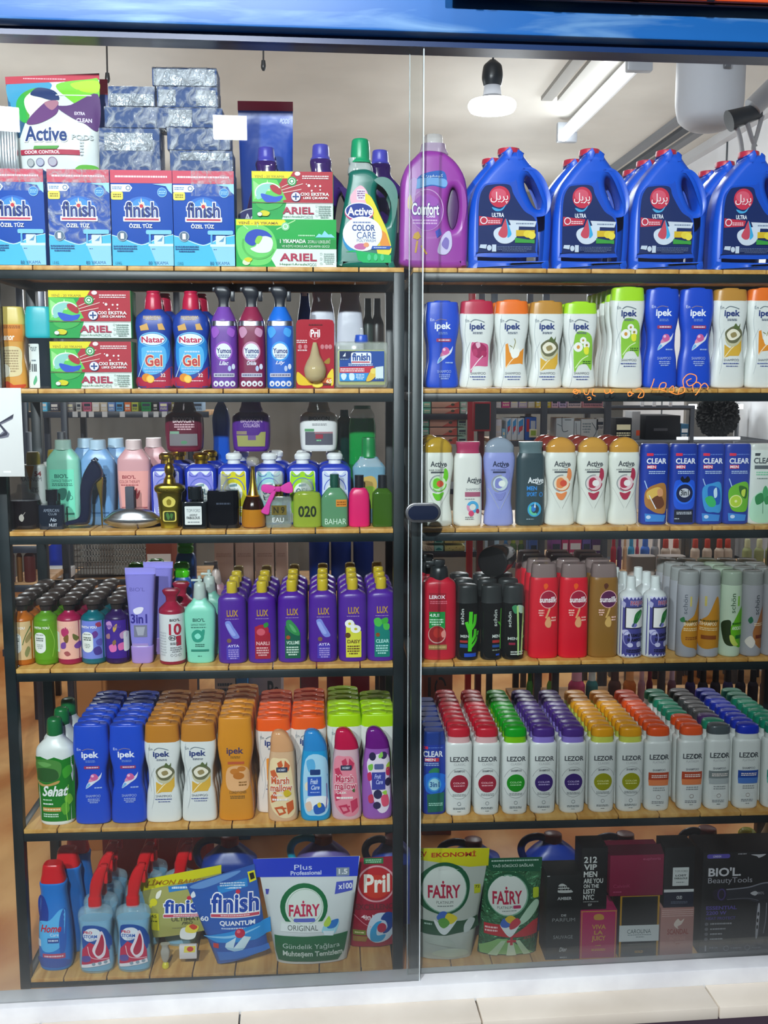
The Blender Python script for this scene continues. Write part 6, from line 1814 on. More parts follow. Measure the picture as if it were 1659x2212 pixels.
FP.label('''p 2440c8 550 1852 777 1852 774 1898 556 1894
t 638 1868 676 1880 d8e4f8 Plus
b 630 1882 696 1892 c8d4f4 Professional
r 728 1877 756 1896 8a9aa8
b 733 1880 752 1892 e8ecf0 1.5
p 4a58c0 728 1908 764 1906 762 1928 724 1934
b 732 1911 762 1924 e8ecf8 x100
p 4a50b0 576 1920 584 1920 582 1932 577 1932
e 658 1958 51 50 0f6a3c
e 659 1960 41 42 d8e4dc
p d8e4dc 608 1990 708 1990 708 2012 608 2012
o 660 1958 38 38 1 8ab090
P a8d840 704 1990 712 1980 716 1996 708 2000
b 626 1944 692 1978 c02850 FAİRY
R 636 1982 682 1990 3 5a68c0
p e4ecea 610 1994 708 1994 696 2013 608 2012
t 623 1997 688 2009 4a5a54 ORIGINAL
p 12683c 594 2022 752 2020 744 2062 730 2082 602 2082 596 2060
t 612 2038 734 2053 c8dcd0 Gündelik Yağlara
b 612 2056 740 2072 d8e8dc Muhteşem Temizlem
P 9ad8e8 696 2010 704 1996 730 1990 732 2000 722 2018 702 2016
P 2a78c8 706 1998 716 1990 732 1988 726 2004 710 2006
P b8d850 700 1996 706 1986 716 1990 712 2000 704 2002
p e0f0f4 698 2010 722 2012 726 2002 720 2022 702 2020''')
PX = Prod('tablet_pouch', 808, 1851, 2076, 5, .105, 'crimson upright tablet pouch with round emblem beside the rack post', 'pouch')
pouch(PX, (758, 1854), (858, 1850), (860, 2070), (756, 2074), 16, '9c1434', seal=.1, seed=41)
PX.label('''r 786 1853 828 1868 2a7a48
g 790 1856 824 1866 2 a8e0b8
o 813 1916 42 44 4 d8a0a8
e 813 1916 37 39 b82028
e 813 1922 30 28 c83828
b 786 1892 842 1936 f0ece0 Pril
b 768 1964 856 1978 6a3038 EXCELLENCE
b 780 1990 806 1999 f0e0e4 4in1
g 788 1999 812 2003 1 e8c0c8
l 1.5 d890a0 764 1990 790 2014 812 2020
P c8dcec 792 2040 798 2004 816 1986 846 1990 854 2020 840 2052 810 2060
P 2aa0d8 800 2052 800 2026 812 2008 824 2006 814 2020 814 2040 832 2040 826 2054 812 2058
P 1c4898 822 2000 834 1984 850 1992 850 2016 838 2034 826 2036 836 2022 832 2006
e 824 2022 10 12 b83050
r 762 2028 790 2041 7a8a30
p 9a7838 762 2044 794 2044 790 2058 762 2058
g 766 2031 786 2038 1 d8d8a0''')
YF = Prod('tablet_pouch', 976, 1828, 2082, 5, .045, 'silver tablet pouch with yellow top band and round white emblem', 'pouch')
pouch(YF, (896, 1830), (1055, 1834), (1018, 2082), (900, 2078), 24, 'bcc6bc', 'w', seal=.2, seed=51)
YF.label('''p d8d414 897 1830 1055 1834 1053 1874 1012 1876 900 1856
b 902 1838 920 1850 b83818 EV
b 930 1838 1026 1852 c03c18 EKONOMİ
P 0f5a38 900 1900 930 1872 962 1864 996 1878 1012 1906 1008 1942 990 1966 960 1976 920 1966 902 1946
e 957 1922 49 50 8ab8a0
e 957 1921 47 48.5 dfe8e0
b 922 1903 992 1940 b81c44 FAİRY
t 940 1946 976 1952 4a5a54 PLATINUM
g 942 1955 976 1959 1 7a8a84
r 1022 1914 1036 1934 c8d020
b 1024 1916 1034 1922 4a5010 72
p 0f5030 902 1988 940 1990 1000 1990 1030 1984 1034 2012 960 2020 904 2018
g 914 1993 930 1999 1 a8c8b8
P dfe8e8 934 1986 954 1996 984 1986 968 2010 956 2018 944 2010
P 3a68c0 940 1980 950 1968 962 1970 958 1984 946 1988
P e0d020 958 1984 964 1972 980 1978 984 1986 970 1996
P 58a038 944 1986 958 1982 968 1994 956 2004 946 1998
P c8d4d0 1000 2000 1012 1986 1024 1992 1014 2012 1000 2018
P b8c4b8 916 2036 940 2020 970 2030 980 2050 950 2044
P c8d4c0 930 2064 960 2052 1000 2058 1008 2072 960 2074''')
GF = Prod('tablet_pouch', 1104, 1851, 2076, 5, .05, 'green foil tablet pouch with red band and round white emblem', 'pouch')
pouch(GF, (1046, 1853), (1168, 1853), (1158, 2074), (1030, 2070), 22, '3f8a5a', 'f', seal=.18, seed=61)
GF.label('''p 0f5c3c 1050 1853 1168 1853 1164 1886 1056 1882
g 1058 1856 1160 1862 1 b8d8c8
b 1060 1866 1150 1874 c0dccc YAĞ SÖKÜCÜ SAĞLAR
P 0f5c38 1046 1938 1056 1902 1094 1886 1128 1896 1144 1930 1132 1966 1108 1984 1070 1976 1050 1960
e 1094 1936 44 45 7ab090
e 1093 1935 42 43 dfe8e0
P b8dcc0 1150 1950 1162 1960 1140 1990 1110 2000
b 1060 1916 1124 1954 b81c44 FAİRY
t 1070 1958 1102 1964 4a5a54 PLATINUM
R 1104 1957 1121 1964 2 b83060
g 1080 1967 1112 1970 1 7a8a84
R 1148 1920 1161 1944 3 b8d020
p c0202c 1042 1996 1074 1998 1104 2022 1148 1994 1160 1992 1158 2026 1100 2028 1042 2020
g 1044 2002 1070 2016 2 f0c8c8
t 1126 2028 1150 2034 b02030 ANTI
P e0ecec 1076 1998 1098 2004 1118 1996 1106 2018 1096 2026 1084 2014
P 3a68c0 1076 1996 1084 1984 1098 1994 1092 2004 1080 2004
P d8b828 1086 1986 1098 1978 1110 1986 1098 1996
P c83848 1098 1994 1112 1984 1120 1994 1108 2006 1096 2008
p 88c070 1032 2050 1070 2030 1090 2030 1150 2070 1034 2068
p d8ecd0 1094 2032 1102 2032 1112 2072 1090 2072
p c0e0b8 1108 2034 1118 2034 1144 2072 1128 2072
p c0e0b8 1078 2034 1088 2034 1070 2072 1050 2070
r 1097 2026 1103 2046 c82838
r 1090 2033 1110 2039 c82838''')
# perfume cartons
def carton(x0, y0, x1, y1, d, Y, lab, col, a, grp='perfume cartons', z=None, kind='s', turn=0):
    P = Prod('perfume_box', (x0+x1)/2, y0, y1, 5, Y, lab, 'box', grp, z=z, turn=turn); P.box('carton', x0, y0, x1, y1, d, col, kind, bev=.7); P.label(a); return P
carton(1170, 1874, 1245, 2070, 34, .05, 'tall black perfume carton with small silver print, beside the green pouch', '141a1a', '''P c8ccc8 1194 1906 1196 1896 1206 1894 1222 1908 1224 1914 1196 1914
g 1194 1898 1222 1910 2 141a1a
b 1193 1924 1224 1931 c0c4c4 AMBER
b 1202 1964 1213 1969 a8acac DE
t 1183 1973 1232 1981 8a9090 PARFUM
t 1186 2013 1228 2021 8a9090 SAUVAGE
i 1199 2041 1216 2051 a8acac Dior
g 1201 2062 1216 2067 1 a8acac
r 1170 1874 1176 1876 b8bcbc''')
VV = carton(1243, 1950, 1322, 2068, 32, .045, 'hot pink perfume carton with gold lettering, under a black carton', 'b01058', '''p c8943a 1244 1951 1321 1951 1321 1953 1244 1953
p c8943a 1244 2065 1321 2065 1321 2067 1244 2067
r 1245 1953 1246.5 2065 c8943a
r 1318.5 1953 1320 2065 c8943a
P c8943a 1272 1962 1282 1958 1292 1962 1292 1972 1274 1972
b 1268 1984 1298 1995 c8943a VIVA
b 1273 1998 1292 2008 c8943a LA
b 1268 2011 1298 2026 c8943a JUICY
g 1276 2033 1288 2036 1 c8943a
g 1268 2042 1298 2048 2 c8943a''')
carton(1246, 1818, 1302, 1948, 30, .045, 'black perfume carton with stacked white lettering, on the pink carton', '131517', '''b 1251 1836 1279 1849 e0e4e0 212
b 1251 1852 1279 1864 e0e4e0 VIP
b 1251 1867 1280 1879 e0e4e0 MEN
b 1251 1882 1293 1892 d8dcd8 ARE YOU
b 1251 1894 1284 1902 d8dcd8 ON THE
b 1251 1904 1276 1914 d8dcd8 LIST?
b 1251 1916 1274 1927 d8dcd8 NYC
g 1251 1929 1284 1933 1 8a8e8a
b 1262 1935 1270 1940 b0b4b0 EDP''', z=.026+VV.h+.0018)
CR = carton(1326, 1918, 1411, 2068, 32, .045, 'black and gold perfume carton with white belt, under the maroon carton', '101312', '''r 1326 1918 1330 2068 b88a1c
r 1407 1918 1411 2068 b88a1c
r 1326 1918 1411 1920.5 b88a1c
r 1326 2065 1411 2068 b88a1c
r 1325.5 1989 1411.5 2028 d4dcdc
t 1343 1999 1394 2009 4a5a5c CAROLINA
g 1344 2011 1396 2014 1 7a8a8c
g 1362 2016 1380 2019 1 7a8a8c
r 1331 2032 1406 2064 2c302e
g 1346 2034 1396 2036 1 5a605c
b 1360 2050 1378 2056 b88a1c GOLD''')
EU = carton(1305, 1830, 1421, 1917, 36, .045, 'wide maroon perfume carton with raised flap, on the black-gold carton', '84103c', '''t 1376 1836 1414 1843 c05a80 euphoria
t 1313 1892 1350 1899 a83a60 CalvinK
g 1313 1906 1332 1910 1 b04a70''', z=.026+CR.h+.0018)
bm = bmesh.new(); w_ = 58*EU.u
vs = [bm.verts.new(p) for p in ((-w_, -36*EU.u, EU.h), (w_, -36*EU.u, EU.h), (w_-.004, -20*EU.u, EU.h+.019), (-w_-.012, -20*EU.u, EU.h+.019))]; f_ = bm.faces.new(vs); bmesh.ops.solidify(bm, geom=[f_], thickness=.0012); from_bm('flap', bm, M('5c0c28', 's'), EU.o)
SD = carton(1413, 1945, 1485, 2069, 32, .045, 'dusty pink perfume carton with leg emblem, under a black carton', 'b08078', '''r 1415 1949 1483 1950.5 e0c0b8
r 1415 1954 1483 1955.5 e0c0b8
r 1415 1959 1483 1960.5 e0c0b8
r 1415 1964 1483 1965.5 e0c0b8
P e4d4c8 1442 1984 1450 1972 1456 1978 1464 1972 1458 1986 1450 1992 1452 1998 1444 1992
b 1428 1998 1474 2012 9a4a40 SCANDAL
t 1434 2018 1468 2026 c8988c INTENSE
g 1448 2034 1456 2038 1 9a5a50''')
carton(1422, 1817, 1487, 1943, 30, .045, 'black perfume carton with white plate and white stripe, on pink carton', '111416', '''R 1440 1859 1475 1898 1 d8dedc
t 1444 1865 1472 1869 4a5654 TOM FORD
b 1446 1874 1470 1878 2a3432 LOST
b 1444 1880 1472 1884 2a3432 FABULOUS
g 1448 1889 1466 1892 1 7a8684
r 1422 1905 1487 1911 d8dcdc
r 1422 1911 1487 1943 0c1730
b 1450 1919 1462 1926 c8ccd0 OUD
g 1438 1930 1474 1936 2 5a6478''', z=.026+SD.h+.0018)
DR = Prod('hair_dryer_box', 1590, 1820, 2066, 5, .06, 'large black carton picturing a hair dryer, at the picture edge', 'box'); DR.box('carton', 1492, 1820, 1700, 2066, 44, '121417', 's', bev=.7)
DR.label('''R 1500 1823 1549 1833 4 5a50b0
b 1513 1826 1530 1831 d8d4f0 LONDON
g 1566 1822 1584 1826 1 a8a8ac
P c8c8cc 1594 1826 1606 1830 1612 1834 1626 1826 1612 1826
b 1504 1855 1574 1876 dcdce0 BIO'L.
t 1504 1879 1599 1896 b0b0b8 BeautyTools
P 2c2f38 1540 1912 1580 1905 1640 1892 1680 1905 1690 1930 1650 1938 1610 1940 1590 1934 1540 1930
l 3 8a8c96 1540 1908 1590 1904 1630 1894 1676 1902
l 1.5 6a6c78 1546 1932 1590 1930 1620 1938
P 24202f 1516 1910 1540 1904 1546 1918 1540 1934 1520 1930
o 1534 1919 9 14 3 4a3c78
P d0d0d4 1596 1918 1606 1913 1612 1918 1606 1924
t 1612 1915 1626 1921 c0c0c8 BIO'L
P 23262d 1610 1940 1640 1938 1634 1990 1628 2040 1612 2040 1612 1990
l 1.5 9a9ca6 1632 1942 1632 1980 1628 2016
P c8c8d0 1613 1950 1618 1950 1616 2020 1611 2020
e 1615 1968 2 5 121417
e 1614 1984 2 5 121417
e 1614 2000 2 5 121417
b 1502 1946 1568 1955 5a4ca8 ESSENTIAL
b 1502 1958 1546 1967 5a4ca8 2200 W
b 1502 1972 1566 1979 4a3c90 HEAT PROTECT
e 1504 1989 4 4 6a6c74
e 1504 2001 4 4 6a6c74
e 1504 2013 4 4 6a6c74
e 1504 2025 4 4 6a6c74
g 1512 1985 1558 1992 1 a0a2a8
g 1512 1998 1546 2004 1 a0a2a8
g 1512 2010 1538 2016 1 a0a2a8
g 1512 2022 1540 2028 1 a0a2a8
r 1502 2040 1505 2054 a0a2a8
g 1512 2043 1530 2049 1 8a8c94
o 1548 2048 6 6 1.2 8a8c94
g 1558 2046 1582 2050 1 8a8c94
o 1594 2048 6 6 1.2 8a8c94
g 1604 2046 1624 2050 1 8a8c94''')
# big canisters behind
def can(cx, Y, lab, col, capc, hcol, top=1795, hx=-60, hole=True, w=62):
    P = Prod('detergent_canister', cx, top, 2070, 5, Y, lab, 'canister', 'big canisters behind the pouches')
    P.loft('canister_body', f'2070:{w-6} 2064:{w} 1900:{w} 1870:{w-4} {top+48}:{w*.72} {top+26}:24 {top+20}:18', col, 'p', d=38, e=3, main=True)
    P.loft('cap', f'{top+24}:19 {top+20}:20 {top+2}:19 {top}:16', capc, 'p', main=False, k=2)
    h = [(cx+hx*.55, top+52), (cx+hx*1.0, top+70), (cx+hx*1.22, top+38), (cx+hx*1.05, top+8), (cx+hx*.6, top-6), (cx+hx*.2, top+4)]
    h = h[1:5] if not hole else h
    tube_mesh('handle', [(P.q(p)[0], 0, P.q(p)[1]) for p in [(cx+hx*.5, top+80), (cx+hx*1.0, top+76), (cx+hx*1.18, top+44), (cx+hx*1.02, top+18), (cx+hx*.62, top+8), (cx+hx*.25, top+14)]], 8*P.u, M(hcol, 'p'), P.o, 12, smooth=5); return P
can(500, .19, 'dark blue canister with red cap and navy handle, behind the blue pouch', '14388c', 'a01c18', '0c1440', 1806)
can(700, .2, 'lilac canister with brown cap and turquoise handle, behind the white pouch', '6a60a0', '8a4020', '18a0c0', 1802, -60)
can(850, .24, 'royal blue canister with navy handle loop, behind the crimson pouch', '1a3c98', '7a1c20', '0c1030', 1806, -52, w=50)
can(1020, .22, 'blue canister with dark handle loop, behind the yellow-topped pouch', '10348c', '6a1414', '14103c', 1812, -62)
can(1190, .19, 'bright blue canister with red cap, above the tall black carton', '1440b0', '8a1414', '0c1c54', 1800, -58)
can(1345, .22, 'navy canister with red cap, behind the maroon carton', '101e54', '6a1410', '2a3a5c', 1800, -58)
can(1520, .2, 'steel blue canister with red cap, behind the hair dryer carton', '1c4070', '8a2014', '1a2c4c', 1788, -50, w=50)
P = botl('detergent_canister', 1606, 1790, 2066, 5, .2, 'canister with acid yellow cap behind the hair dryer carton', '2066:22 1900:25 1850:24 1830:20', 'd8702c', '1832:19 1826:20 1804:19 1794:14 1790:9', 'c8dc10', 'p', 'p', d=26)
P = botl('detergent_canister', 1668, 1775, 2066, 5, .2, 'beige canister behind the hair dryer carton at the picture edge', '2066:32 1900:35 1830:32 1800:24 1776:18', 'b8b09c', None, kind='p', d=26)
# odds and ends between the pouches
P = Prod('price_clip', 358, 2032, 2108, 5, .03, 'small crumpled wrapper with a yellow knob on the bottom boards', 'wrapper'); P.loft('knob', '2108:6 2103:8 2096:7 2090:3', 'd8cc18', 'p', main=True); P.loft('twist', '2092:3 2080:8 2062:10 2048:7 2040:10', 'a8a498', 'w', d=6, main=False)
P = Prod('sachet', 406, 2040, 2072, 5, .032, 'small white sachet with yellow and red sticker under the yellow pouch', 'packet', z=.05); P.box('sachet_body', 388, 2040, 426, 2072, 5, 'dcd8d8', 's', bev=2); P.label('p e8d850 400 2041 424 2041 422 2056 398 2056\ne 412 2048 7 6 d04030')
# ================================================================ the shop behind the racks
BRD = []
def brack(label, posts, boards, Y, d, mat=STEEL2, bm_=WOODB, top=2.0, pw=.026, name='display_rack'):
    """rack deeper in the shop: posts at photo columns, boards (x0, x1, py of their top)"""
    r = tag(bpy.data.objects.new(name, None), label, 'shelving'); C.objects.link(r)
    if top is None: top = max(zat(b_[2], xat((b_[0]+b_[1])/2, 1.2, Y), Y) for b_ in boards)-.002
    for px in posts:
        X = xat(px, 1.2, Y)
        for y in (Y-.044, Y+d+.001): box('post', X-pw/2, X+pw/2, y, y+pw, 0, top, mat, r, .002)
    for x0, x1, py in boards:
        z = zat(py, xat((x0+x1)/2, 1.2, Y), Y); a, b = xat(x0, z, Y), xat(x1, z, Y)
        BRD.append((Y, a, b, z)); box('shelf_board', a, b, Y-.01, Y+d, z-.018, z, bm_, r, .002)
        box('board_edge', a, b, Y-.016, Y-.0101, z-.026, z, mat, r, .001)
    return r
def far(name, x0, y0, x1, y1, Y, col, label, cat, group=None, d=.06, art_=None, kind='s', capc=None, rnd=False):
    cx = (x0+x1)/2; Xc = xat(cx, 1.2, Y); z = zat(y1, Xc, Y)
    for b in BRD:
        if abs(b[0]-Y) < .2 and b[1] < Xc < b[2] and abs(b[3]-z) < .014: z = b[3]+.0002
    P = Prod(name, cx, y0, y1, 5, Y+d, label, cat, group, z=z); w = (x1-x0)/2
    if rnd:
        h = y1-y0; t = y0+h*.3 if capc else y0
        P.loft('bottle_body', f'{y1}:{w*.9} {y1-h*.05}:{w} {t+h*.12}:{w} {t+h*.02}:{w*.7} {t}:{w*.55}', col, kind, main=True, n=18)
        if capc: P.loft('cap', f'{t}:{w*.62} {y0+h*.03}:{w*.58} {y0}:{w*.45}', capc, kind, main=False, n=18, k=1)
    else:
        P.box('carton', x0, y0, x1, y1, d/P.u, col, kind, bev=.5)
        if art_: P.label(art_)
        elif y1-y0 > 12: 
            rs = random.Random(x0); c2 = rs.choice(('e8e8e8', 'd8d0c8', '303848', 'f0e8c0'))
            P.label(f'r {x0+2} {y0+(y1-y0)*.3} {x1-2} {y0+(y1-y0)*.55} {c2}\ng {x0+2} {y0+(y1-y0)*.65} {x1-2} {y0+(y1-y0)*.85} 2 {c2}')
    return P
# far cartons on the long shelf behind the jars
YA = 2.1
brack('dark far rack whose top board holds a row of small cartons', (62, 146, 392), ((55, 452, 889), (55, 452, 1250)), YA, .3)
A = [(82, 864, 110, 'sky blue', '4fb0d8'), (117, 866, 134, 'charcoal', '3a3844'), (148, 866, 166, 'dove grey', '8a888e'), (172, 866, 183, 'cream white', 'c8c8c4'), (187, 864, 204, 'rose pink', 'd46a88'), (206, 866, 221, 'ivory', 'e4dcd0'), (224, 866, 238, 'pale beige', 'dccfb8'), (240, 866, 254, 'soft blue', '789cd4'), (257, 866, 272, 'azure', '58a6de'), (275, 867, 288, 'orange', 'e47430'), (290, 866, 304, 'olive yellow', 'b4bc44'), (311, 864, 331, 'emerald green', '1c9448'), (335, 866, 346, 'black', '202024'), (349, 864, 367, 'violet', '6c54ac'), (375, 866, 388, 'khaki', '8a8048'), (416, 864, 441, 'powder blue', '9cb8d4')]
for x0, y0, x1, n, c in A: far('small_carton', x0, y0, x1, 888.6, YA, c, f'{n} small carton in the far row behind the jars', 'carton', 'far row of small cartons')
for i, x in enumerate((162, 180, 197, 226, 264, 314, 337, 355)):
    q = un(x, 895, YA-.02); o = tag(box('price_tag', -.011, .011, -.001, .001, -.012, .012, M('d8d8d8', 's')), f'small white price tag on the far board edge, {ORD[i].replace("front", "first")} from the paper sign', 'price tag', 'price tags on the far board'); o.location = (q.x, YA-.0175, q.z)
# basket and blue jerry cans on the lower board
o = tag(bpy.data.objects.new('wire_basket', None), 'grey plastic mesh basket on the far board behind the soap bottles', 'basket'); C.objects.link(o)
zb_ = zat(1243, xat(230, 1, YA), YA); xa, xb_ = xat(160, zb_, YA), xat(312, zb_, YA); o.location = ((xa+xb_)/2, YA+.12, zb_); w = (xb_-xa)/2; h = zat(1162, o.location.x, YA)-zb_
G_ = M('8e8c86', 'p'); bm = bmesh.new()
for i in range(25):
    x = -w+2*w*i/24
    for y in (-.1, .1): bbox(bm, x-.002, x+.002, y-.002, y+.002, 0, h)
for k in range(7):
    z = .002+(h-.004)*k/6
    for y in (-.1, .1): bbox(bm, -w, w, y-.002, y+.002, z-.0025, z+.0025)
    for x in (-w, w): bbox(bm, x-.002, x+.002, -.1, .1, z-.0025, z+.0025)
from_bm('basket_mesh', bm, G_, o); bm = bmesh.new(); bbox(bm, -w-.004, w+.004, -.105, -.097, h-.012, h+.002); bbox(bm, -w-.004, w+.004, .097, .105, h-.012, h+.002); from_bm('basket_rim', bm, M('a8a6a0', 'p'), o); box('basket_floor', -w, w, -.1, .1, 0, .004, G_, o)
far('water_can', 108, 1164, 156, 1243, YA, '0f2ca0', 'deep blue plastic can on the far board beside the mesh basket', 'canister', rnd=True, d=.06)
far('white_tray', 104, 1225, 158, 1248.5, YA-.12, 'd8d8d8', 'white card tray at the board edge under the blue can', 'tray', d=.04).o.location.z += 0
far('terracotta_box', 324, 1168, 378, 1243, YA, '7a3a2a', 'terracotta red box on the far board beside the mesh basket', 'box', d=.08)
# beige tall cartons and blue tubs farther off
YB2 = 1.7
brack('low dark rack carrying tall beige cartons and navy tubs', (465, 650, 825), ((460, 832, 1262),), YB2, .3, top=None)
for i, (x0, x1) in enumerate(((468, 508), (513, 550), (555, 594), (598, 622))): far('beige_carton', x0, 1160, x1, 1261.5, YB2, 'c0a494', f'tall plain beige carton behind the purple bottles, {ORD[i].replace("front", "first")} from the pump bottles', 'carton', 'tall beige cartons', art_=f'g {x0+4} 1190 {x1-4} 1200 2 b09080')
for i, x in enumerate((690, 737, 785)): far('navy_tub', x-22, 1158, x+22, 1261.5, YB2, '0b2c7c', f'navy blue tub behind the purple bottles, {ORD[i].replace("front", "first")} from the beige cartons', 'tub', 'navy tubs', rnd=True)
far('white_bin', 846, 1172, 897, 1262, 1.5, 'd4d8d6', 'white domed bin seen through the gap between the racks', 'bin', rnd=True, d=.05); far('crimson_box', 838, 1262, 905, 1420, 1.5, '8c1428', 'crimson box under the white domed bin', 'box', d=.08)
P = far('brown_box', 838, 1421, 905, 1640, 1.5, '8a4a24', 'rust brown box under the crimson box in the rack gap', 'box', d=.08)
far('upright_carton', 846, 1030, 895, 1171, 1.75, 'a87848', 'light brown carton standing up in the gap between the racks', 'carton', d=.05); far('carton_base', 840, 1171.5, 900, 1470, 1.75, '6a3a20', 'dark brown crate under the light brown carton', 'crate', d=.08)
# tissue boxes and the red post
YT = 2.2
tr_ = brack('far rack with one red post holding mint and pink tissue boxes', (905,), ((840, 1030, 894), (840, 1030, 1055), (840, 1030, 1191)), YT, .3, bm_=M('23282e', 's'))
X = xat(1012, 1.2, YT); box('red_post', X-.014, X+.014, YT-.075, YT-.047, 0, 2.1, M('b01828', 'p'), tr_, .003)
n = 0
def tis(x0, y0, x1, y1, c, lab, a=None): far('tissue_box', x0, y0, x1, y1, YT, c, lab, 'tissue box', 'far tissue boxes', art_=a, d=.07)
PKA = lambda x0, y0, x1, y1: f'p cc5a48 {x1} {y0} {x1} {y1} {x1-32} {y1} {x1-18} {(y0+y1)/2}\ne {x1-14} {(y0+y1)/2} 4 3 4a4a34'
lv = ((881, 893.6), (867, 880.6), (853, 866.6))
MN = ('lowest', 'middle', 'upper')
for i, (a, b) in enumerate(lv):
    tis(850, a, 892, b, '9cccb8', f'mint tissue box seen through the rack gap, {MN[i]} of the upper board'); tis(929, a, 988, b, 'd8a890', f'pink tissue box with coral corner, {MN[i]} of the upper board', PKA(929, a, 988, b)); tis(990, a, 1003, b, '9cd0bc', f'mint tissue box end right of the pink ones, {MN[i]} of the upper board'); tis(911, a, 927, b, '70c4a8', f'mint tissue box end left of the pink ones, {MN[i]} of the upper board')
lv = [(1054.6-(i+1)*18.9, 1054.6-i*18.9-.5) for i in range(8)]
for i, (a, b) in enumerate(lv):
    if i < 3: continue
    tis(850, a, 890, b, '94c8b4', f'mint tissue box seen through the rack gap, {ORD[i]} up from the middle board')
    if i >= 5: tis(925, a, 983, b, 'd8a890', f'pink tissue box with coral corner, {ORD[i]} up from the middle board', PKA(925, a, 983, b)); tis(985, a, 1003, b, '9cd0bc', f'mint tissue box end beside the red post, {ORD[i]} up from the middle board'); tis(909, a, 923, b, '70c4a8', f'mint tissue box end beside the rack post, {ORD[i]} up from the middle board')
SPK = lambda x0, y0, x1, y1, c: '\n'.join(f'e {x0+3+(i*7.3)%(x1-x0-6):.1f} {y0+2+(i*5.1)%(y1-y0-4):.1f} .9 .9 {c}' for i in range(14))
for i, (a, b) in enumerate(((1174, 1190.6), (1157, 1173.6))):
    tis(912, a, 934, b, 'c8b8a0', f'speckled cream tissue box, {MN[i]} on the low board', SPK(912, a, 934, b, '7a6a4a')); tis(935, a, 954, b, '8ac0b4', f'teal tissue box with leaf mark, {MN[i]} on the low board', f'P 0a7a74 938 {b-4} 944 {a+5} 951 {b-4}'); tis(957, a, 1000, b, 'c8c478', f'yellow dotted tissue box, {MN[i]} on the low board', SPK(957, a, 1000, b, '6a6a2a'))
# red framed screen
P = far('framed_screen', 1021, 868, 1058, 932, 1.85, 'a01c28', 'dark screen in a red frame beside the red post', 'screen', d=.02, art_='r 1024 872 1056 928 2a2e34'); box('stand', -.012, .012, -.01, .01, -P.o.location.z, 0, M('5a1418', 's'), P.o); box('stand_foot', -.06, .06, -.06, .06, -P.o.location.z, -P.o.location.z+.015, M('5a1418', 's'), P.o)
# toothpaste rack
YP = 2.0
brack('far rack with toothpaste boxes and bright packets', (1061, 1170, 1306), ((1066, 1310, 881), (1066, 1310, 951), (1066, 1310, 1212)), YP, .3, mat=M('4a4e56', 's'))
PK = [(1064, 858, 1078, 'white', 'd8d8e0'), (1080, 856, 1097, 'hot pink', 'd04898'), (1099, 858, 1114, 'pearl white', 'dcdce4'), (1116, 858, 1134, 'pale lilac', 'c0b4d8'), (1136, 858, 1150, 'cream', 'e0dcc0'), (1152, 858, 1162, 'butter yellow', 'd8c040'), (1172, 856, 1184, 'lemon yellow', 'd8c820'), (1186, 860, 1200, 'pink white', 'dcb8d0'), (1202, 860, 1218, 'lilac white', 'ccb8dc'), (1220, 860, 1250, 'blush', 'dcc8cc'), (1252, 860, 1296, 'faded rose', 'd89aa4')]
for x0, y0, x1, n, c in PK: far('packet', x0, y0, x1, 880.5, YP, c, f'{n} packet on the far top board near the red framed screen', 'packet', 'packets on the far board', d=.05)
TP = lambda x0, x1: f'p 3a98d8 {x0+2} 910 {x1-2} 903 {x1-2} 920 {x0+2} 940\np d04048 {x0+3} 922 {x1-3} 918 {x1-3} 928 {x0+3} 934'
for i, (x0, x1) in enumerate(((1088, 1099), (1100, 1111), (1112, 1126))): far('toothpaste_box', x0, 902, x1, 950.5, YP, 'd8e4ec', f'upright white toothpaste box with blue stripe, {ORD[i].replace("front", "first")} from the post', 'toothpaste box', 'upright toothpaste boxes', art_=TP(x0, x1))
far('toothpaste_box', 1128, 900, 1152, 950.5, YP, '1c5cc0', 'upright bright blue toothpaste box with red panel', 'toothpaste box', art_='r 1131 904 1137 932 c82838\nr 1140 908 1150 938 d0d8e4'); far('toothpaste_box', 1064, 905, 1078, 950.5, YP, 'd4d4de', 'upright plain white box beside the far post', 'box'); far('toothpaste_box', 1079, 925, 1087, 950.5, YP, '8ac0dc', 'small aqua box among the toothpaste boxes', 'box')
far('price_card', 1143, 927, 1160, 945, YP-.03, 'd8d8b0', 'small price card with green patch before the toothpaste boxes', 'price card', d=.003, art_='r 1146 930 1157 941 8aa830'); far('price_card', 1172, 929, 1186, 945, YP-.03, 'b8b8b8', 'small grey price card beside the far post', 'price card', d=.003)
# glass case with white wrapped bundles
P = far('folded_bundle', 1194, 902, 1232, 950.5, YP, 'ccd8dc', 'white wrapped bundle with dark strap lines, first in the far case', 'bundle', 'white bundles', kind='w', d=.06, art_='l 1.5 4a5a64 1206 900 1208 930 1220 930\nl 1.5 4a5a64 1212 906 1226 906\nl 1.5 7a8a94 1196 915 1206 920'); far('folded_bundle', 1233, 908, 1246, 950.5, YP, 'c4d0d4', 'narrow white wrapped bundle, second in the far case', 'bundle', 'white bundles', kind='w', art_='l 1 4a5a64 1236 912 1238 940'); far('folded_bundle', 1247, 904, 1284, 950.5, YP, 'd0d8d8', 'wide white wrapped bundle, third in the far case', 'bundle', 'white bundles', kind='w', art_='g 1250 912 1268 936 4 8a9aa0\nl 1.5 5a6a74 1270 912 1280 930 1274 944'); far('folded_bundle', 1285, 903, 1302, 930, YP, 'd4d4d0', 'white folded card above the wide bundle', 'card', kind='s', d=.02)
